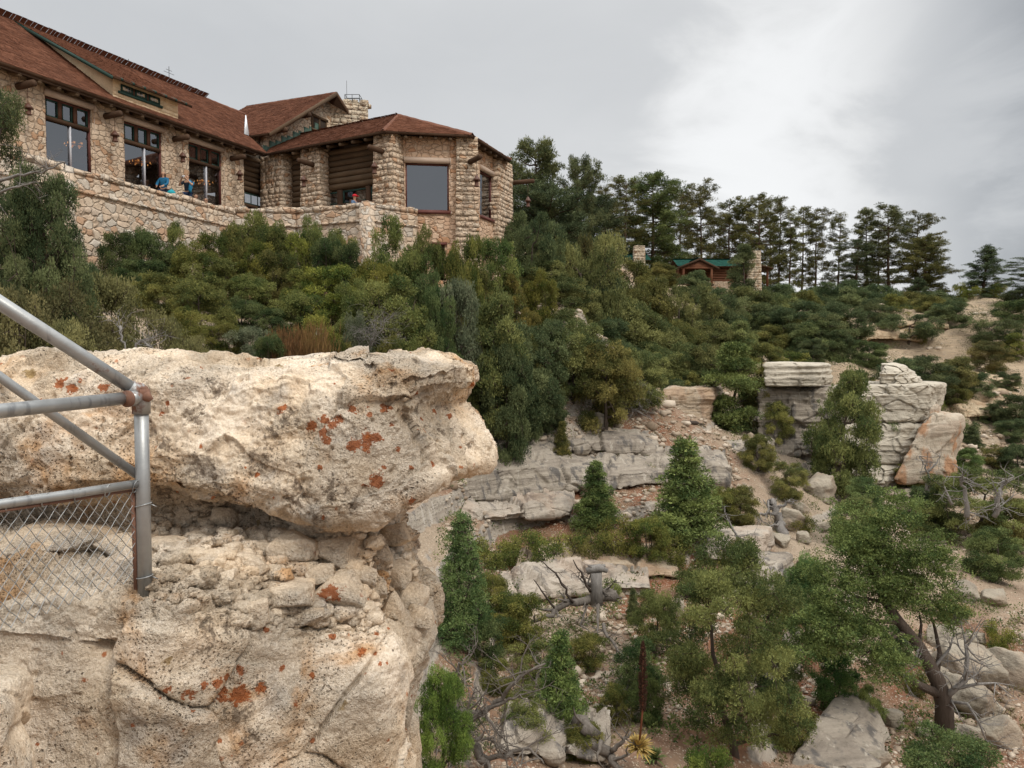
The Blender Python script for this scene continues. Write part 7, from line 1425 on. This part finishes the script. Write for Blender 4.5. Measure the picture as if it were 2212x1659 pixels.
# ---------------------------------------------------------------- cabins
M_ROOFG = shingle_mat("green shingle roof", (.012, .052, .042), (.024, .095, .072)); M_CLOG = shingle_mat("brown cabin logs", (.125, .052, .03), (.20, .09, .05))
def cabin(label, x0, x1, yr, ye, yb, d, chx, chy, porch, footing=True, rpx=0):
    p = lambda x, y, dd=0: at(x, y, d+dd); zr_, ze, zb = p(x0, yr, 2.4)[2], p(x0, ye)[2], p(x0, yb)[2]; X0, X1 = p(x0, ye)[0], p(x1, ye)[0]; t = thing("log_cabin", label, "cabin", ((X0+X1)/2, d+2, zb-.3)); e = np.array((1.0, 0, 0)); inw = np.array((0, 1.0, 0)); W_ = 5.0
    b = MB(); log_stack(b, np.array((X0, d+.5, zb)), e, inw, .3, X1-X0-.3, zb+.5, ze-.05, .15); b.build("log_wall", M_CLOG, t)
    b = MB()
    for xx in (X0+.3, X1-.45): b.frame((xx, d+.7, zb+.4), (.15, 0, 0), (0, W_-1.4, 0), (0, 0, ze-zb-.4))
    b.frame((X0+.4, d+W_-.8, zb+.4), (X1-X0-.8, 0, 0), (0, .2, 0), (0, 0, ze-zb-.4)); b.build("end_wall", M_CLOG, t)
    b = MB(); rough_face(b, np.array((X0+.2, d+.42, zb)), e, inw, 0, X1-X0-.4, zb-1.2, zb+.55, int(x0), .5, .14, .03); b.build("stone_footing", M_STONE, t)
    rise = zr_-ze; g1 = np.array((0, 2.5, rise)); Lg = np.linalg.norm(g1); g1 = g1/Lg
    roof_plane("roof", np.array((X0-.3, d-.1, ze-.05)), e, g1, [(0, 0), (X1-X0+.6, 0), (X1-X0+.6, Lg), (0, Lg)], int(x0), .1, t, M_ROOFG, .3); g2 = np.array((0, -2.5, rise))/Lg; roof_plane("roof", np.array((X0-.3, d+4.9, ze-.05)), e, g2, [(0, 0), (X1-X0+.6, 0), (X1-X0+.6, Lg), (0, Lg)], int(x0)+1, .1, t, M_ROOFG, .4)
    cx = p(chx, chy, -.0)[0]; b = MB(); rough_pillar(b, np.array((cx-.6, d-.25, 0)), e, inw, 0, 1.2, .9, zb-1, p(chx, chy)[2], int(chx)); b.build("chimney", M_CHIM, t)
    if porch:
        xa, ya, xl, xr_, yf = porch; A = p(xa, ya, -2.2); Lp = p(xl, yf, -2.2); Rp = p(xr_, yf, -2.2)
        for P_, s in ((Lp, 1), (Rp, -1)):
            g3 = A-P_; l3 = np.linalg.norm(g3); g3 = g3/l3; roof_plane("porch_roof", P_-g3*.15, np.array((0, 1.0, 0)), g3, [(0, 0), (4.2, 0), (4.2, l3+.15), (0, l3+.15)], 61+s, .12, t, M_ROOFG, .3); b = MB(); b.prism([P_-g3*.2-UP*.2, A-UP*.2, A+UP*.03, P_-g3*.2+UP*.03], (0, -.08, 0)); b.build("barge_board", M_DKLOG, t)
        b = MB(); b.prism([Lp+np.array((.5, .12, 0)), Rp+np.array((-.5, .12, 0)), A+np.array((0, .12, -.25))], (0, .1, 0)); b.build("gable_board", M_CLOG, t)
        for xx in (Lp[0]+.55, Rp[0]-.55): b = MB(); b.tube([(xx, A[1]+.2, zb), (xx, A[1]+.2, Lp[2])], .13, 8); b.build("post", M_CLOG, t)
        b = MB(); b.tube([(Lp[0]+.3, A[1]+.2, Lp[2]-.06), (Rp[0]-.3, A[1]+.2, Lp[2]-.06)], .12, 8); b.build("beam", M_CLOG, t)
        b = MB(); b.frame((Lp[0]+.3, A[1]+.1, zb-.1), (Rp[0]-Lp[0]-.6, 0, 0), (0, 2.6, 0), (0, 0, .12)); b.build("porch_floor", M_DKLOG, t)
        b = MB(); b.frame(((Lp[0]+Rp[0])/2-.55, d+.25, zb+.3), (1.1, 0, 0), (0, .1, 0), (0, 0, 1.8)); b.build("door", M_DKLOG, t)
    if rpx: b = MB(); b.tube([(X1+1.0, d+.3, zb), (X1+1.0, d+.3, ze-.2)], .13, 8); b.build("post", M_CLOG, t); b = MB(); b.prism([np.array((X1-.1, d-.2, ze+.05)), np.array((X1+1.5, d-.2, ze-.35)), np.array((X1+1.5, d-.2, ze-.25)), np.array((X1-.1, d-.2, ze+.15))], (0, 4.5, 0)); b.build("porch_roof", M_DKLOG, t)
    return t
cabin("brown log cabin with green roof, gabled porch and tall stone chimney on the rim", 1470, 1640, 560, 574, 618, 83, 1630, 542, (1512, 558, 1466, 1550, 577), True, 1)
cabin("second green roofed log cabin mostly hidden by pines, its short stone chimney showing", 1330, 1400, 549, 561, 602, 87, 1381, 531, None)

# ---------------------------------------------------------------- people on the terrace
def skin_obj(name, V, E, Rr, mat, parent, root=0, sub=2):
    me = bpy.data.meshes.new(name); me.from_pydata([tuple(map(float, v)) for v in V], E, []); o = obj(name, me, mat, parent); o.modifiers.new("skin", 'SKIN'); o.modifiers["skin"].use_smooth_shade = True; sm = o.modifiers.new("sub", 'SUBSURF'); sm.levels = sm.render_levels = sub
    sv = me.skin_vertices[0].data
    for i, r in enumerate(Rr): sv[i].radius = (r, r) if not isinstance(r, tuple) else r; sv[i].use_root = (i == root)
    return o
def pcol(n, c): return flat(n, c, .8, .2, 0, .12, 12)
M_SKIN = pcol("skin", (.46, .27, .18))
def person(label, loc, rz, top, legs, hair, pose="stand", hat=None, female=False, extra=None):
    """1.72 m figure; pose moves arms, hips and knees"""
    t = thing("person", label, "person", loc, rz); sit = pose == "sit"; dz = -.42 if sit else 0
    hip, chest, neck, head = (0, 0, .93+dz), (0, -.02, 1.25+dz), (0, -.02, 1.45+dz), (0, -.045, 1.60+dz)
    if pose == "camera": arms = [((s*.19, 0, 1.40), (s*.34, -.16, 1.20), (s*.10, -.27, 1.50)) for s in (1, -1)]
    elif pose == "lean": arms = [((s*.17, 0, 1.37), (s*.25, -.12, 1.14), (s*.14, -.32, 1.02)) for s in (1, -1)]
    else: arms = [((s*.18, 0, 1.38+dz), (s*.24, -.06, 1.12+dz), (s*.17, -.24, .98+dz)) for s in (1, -1)]
    V = [hip, (0, 0, 1.06+dz), chest, (0, -.01, 1.38+dz), neck, (0, -.03, 1.53+dz), head, (0, -.04, 1.69+dz)]; E = [(i, i+1) for i in range(7)]; RR = [(.15, .11), (.13, .10), (.16, .11), (.15, .09), (.055, .055), (.065, .07), (.085, .10), (.05, .06)]
    for sh, el, wr in arms:
        i = len(V); w_ = np.array(wr); f = w_-np.array(el); f /= np.linalg.norm(f); V += [sh, el, wr, tuple(w_+f*.08)]; E += [(3, i), (i, i+1), (i+1, i+2), (i+2, i+3)]; RR += [.055, .042, .028, (.038, .018)]
        sd_ = np.cross(f, (0, 1, .2)); sd_ /= np.linalg.norm(sd_)+1e-6
        for k, (o_, L_) in enumerate(((-.03, .065), (-.01, .08), (.01, .075), (.03, .055))): j = len(V); V += [tuple(w_+f*(.08+L_*.5)+sd_*o_), tuple(w_+f*(.08+L_)+sd_*o_+np.array((0, 0, -.012)))]; E += [(i+3, j), (j, j+1)]; RR += [.009, .008]
        j = len(V); V += [tuple(w_+f*.05+sd_*.05)]; E += [(i+2, j)]; RR += [.010]
    for s in (1, -1):
        i = len(V)
        if sit: V += [(s*.09, -.02, .48), (s*.11, -.42, .47), (s*.11, -.42, .08), (s*.11, -.58, .04)]
        else: V += [(s*.09, 0, .86), (s*.10, -.02, .48), (s*.10, .02, .08), (s*.10, -.14, .035)]
        E += [(0, i), (i, i+1), (i+1, i+2), (i+2, i+3)]; RR += [.085, .058, .042, .038]
    skin_obj("body", V, E, RR, M_SKIN, t)
    V2 = [hip, (0, 0, 1.06+dz), chest, (0, -.01, 1.37+dz), (0, -.015, 1.43+dz)]; E2 = [(0, 1), (1, 2), (2, 3), (3, 4)]; R2 = [(.165, .125), (.15, .118), (.178, .127), (.165, .105), (.075, .07)]
    for sh, el, wr in arms: i = len(V2); e_ = np.array(el); q = tuple(np.array(sh)*.35+e_*.65) if pose == "camera" else tuple(e_+(np.array(wr)-e_)*.8); V2 += [sh]+([q] if pose == "camera" else [el, q]); E2 += [(3, i), (i, i+1)]+([] if pose == "camera" else [(i+1, i+2)]); R2 += [.075, .062]+([] if pose == "camera" else [.045])
    skin_obj("shirt", V2, E2, R2, pcol("shirt cloth", top), t)
    V3 = [hip]; E3 = []; R3 = [(.165, .128)]
    for s in (1, -1):
        i = len(V3); V3 += [(s*.09, -.02, .48), (s*.11, -.42, .47), (s*.11, -.42, .12)] if sit else [(s*.09, 0, .86), (s*.10, -.02, .48), (s*.10, .02, .10)]; E3 += [(0, i), (i, i+1), (i+1, i+2)]; R3 += [.105, .078, .062]
    skin_obj("trousers", V3, E3, R3, pcol("trouser cloth", legs), t)
    hd = np.array(head); VH = [tuple(hd+np.array((0, .03, .09))), tuple(hd+np.array((0, .075, .02)))]; EH = [(0, 1)]; RH = [(.082, .085), (.075, .06)]
    if female: VH += [tuple(hd+np.array((0, .09, -.12))), tuple(hd+np.array((0, .08, -.28))), tuple(hd+np.array((.075, .03, -.05))), tuple(hd+np.array((.085, .0, -.22))), tuple(hd+np.array((-.075, .03, -.05))), tuple(hd+np.array((-.085, .0, -.22)))]; EH += [(1, 2), (2, 3), (0, 4), (4, 5), (0, 6), (6, 7)]; RH += [.075, .05, .04, .035, .04, .035]
    skin_obj("hair", VH, EH, RH, pcol("hair", hair), t, 0, 1)
    fc = MB(); P_ = origin_of(t)
    for s in (1, -1): fc.lathe(hd+np.array((s*.032, -.095, .012)), [(.004, -.006), (.010, 0), (.004, .006)], 6)
    fc.tube([hd+np.array((-.025, -.098, -.05)), hd+np.array((.025, -.098, -.05))], .005, 5); me = fc.mesh("eyes_and_mouth"); obj("eyes_and_mouth", me, pcol("dark features", (.06, .03, .025)), t)
    nb = MB(); nb.tube([hd+np.array((0, -.095, .015)), hd+np.array((0, -.122, -.02))], [.008, .015], 6)
    for s in (1, -1): nb.tube([hd+np.array((s*.088, .0, -.025)), hd+np.array((s*.098, .01, .025))], [.012, .016], 6)
    obj("nose_and_ears", nb.mesh("nose_and_ears"), M_SKIN, t)
    if hat is not None: hb = MB(); hb.lathe(hd+np.array((0, .01, .03)), [(.112, 0), (.115, .05), (.085, .10), (.02, .125)], 12); hb.frame(hd+np.array((-.08, -.20, .035)), (.16, 0, 0), (0, .12, 0), (0, 0, .018)); obj("cap", hb.mesh("cap"), pcol("red cap", hat), t)
    return t
def stand_at(x, d): p = at(x, 430, d); return (p[0], p[1], ft)
tofoot = lambda p: (p[0], p[1], ft)
pd_ = lambda x, off: (lambda tt_: tuple((q0+dq/np.linalg.norm(dq)*tt_+n3*off)[:2])+(ft,))(along(x, q0+n3*off, dq/np.linalg.norm(dq)))
A_ = math.atan2(-.25, 1)*0
_pp = pd_
pd_ = lambda x, off: (lambda q: (q[0], q[1], q[2]+(.34 if x == 412 else .16)))(_pp(x, off))
pw1 = person("woman with long brown hair in a blue jacket leaning on the terrace wall", pd_(361, .95), R(-8), (.016, .12, .23), (.03, .04, .07), (.05, .022, .014), "lean", None, True)
pm = person("man in a dark navy shirt holding a camera up to his face on the terrace", pd_(412, 1.0), R(-12), (.022, .03, .045), (.02, .035, .08), (.025, .016, .012), "camera")
mp_ = origin_of(pm); c = MB(); c.frame(np.array((-.065, -.34, 1.53)), (.13, 0, 0), (0, .045, 0), (0, 0, .08)); c.lathe(np.array((0, -.345, 1.57)), [(.025, -.02), (.025, .02)], 8)
o = obj("camera", c.mesh("camera", np.zeros(3)), flat("silver camera", (.55, .55, .57), .4)); o.location = tuple(mp_); o.rotation_euler = (0, 0, R(-12)); tag(o, "small silver camera held up by the man in navy", "camera")
c = MB(); gg = np.random.default_rng(3)
c.tube([(.10, -.02, 1.44), (.20, -.10, 1.36), (.24, -.12, 1.18), (.20, -.14, .98), (.24, -.12, .88)], [.05, .075, .085, .08, .03], 9); c.tube([(.14, .04, 1.42), (.26, .02, 1.34), (.30, -.03, 1.22)], [.04, .06, .03], 8)
o = obj("draped_jacket", c.mesh("draped_jacket", np.zeros(3), True), pcol("bright blue cloth", (.022, .17, .30))); o.location = tuple(mp_); o.rotation_euler = (0, 0, R(-12)); tag(o, "bright blue jacket hanging over the arm of the man with the camera", "jacket")
person("seated person in a red top below the window behind the photographing man", pd_(428, 1.6), R(60), (.42, .02, .025), (.04, .04, .06), (.04, .02, .015), "sit")
person("person with grey hair in a pale shirt seated under the third window", pd_(452, 1.7), R(-40), (.50, .52, .52), (.10, .09, .08), (.30, .29, .28), "sit")
hb_ = q0+dq*.0; bp_ = np.array(_pp(377, .28)); b = MB(); b.lathe(np.array((bp_[0], bp_[1], ZP+.02)), [(.10, 0), (.17, .05), (.16, .14), (.10, .20), (.03, .23)], 12); b.tube([(bp_[0]-.06, bp_[1], ZP+.22), (bp_[0], bp_[1], ZP+.30), (bp_[0]+.06, bp_[1], ZP+.22)], .012, 6)
b.solo("bag", pcol("turquoise cloth", (.025, .30, .36)), "turquoise bag resting on the terrace wall beside the woman in blue", "bag", smooth=True)
wq = at(765, 430, 36.5); person("person in a red cap and blue shirt seated behind the jutting terrace corner", (wq[0], wq[1], ft+.12), R(75), (.10, .16, .26), (.05, .06, .09), (.03, .02, .015), "sit", (.50, .02, .03))
wq = at(738, 440, 37.0); person("grey haired person seated behind the jutting terrace wall, only the head showing", (wq[0], wq[1], ft-.25), R(70), (.30, .28, .26), (.06, .06, .07), (.40, .38, .36), "sit")
# chair by the woman, table umbrella base under the third window is hidden
cb = np.array(_pp(374, 1.15)); t = thing("chair", "dark wooden chair back behind the woman in blue", "chair", cb); b = MB()
for s in (-.2, .2): b.tube([cb+np.array((s, .2, 0)), cb+np.array((s, .28, 1.05))], .022, 6)
for z in (.7, .85, 1.0): b.tube([cb+np.array((-.2, .26, z)), cb+np.array((.2, .26, z))], .02, 6)
b.build("backrest", M_BROWN, t); b = MB(); b.frame(cb+np.array((-.23, -.2, .43)), (.46, 0, 0), (0, .42, 0), (0, 0, .04)); b.build("seat", M_BROWN, t)
for s in (-.2, .2): b = MB(); b.tube([cb+np.array((s, -.17, 0)), cb+np.array((s, -.17, .43))], .02, 6); b.build("leg", M_BROWN, t)
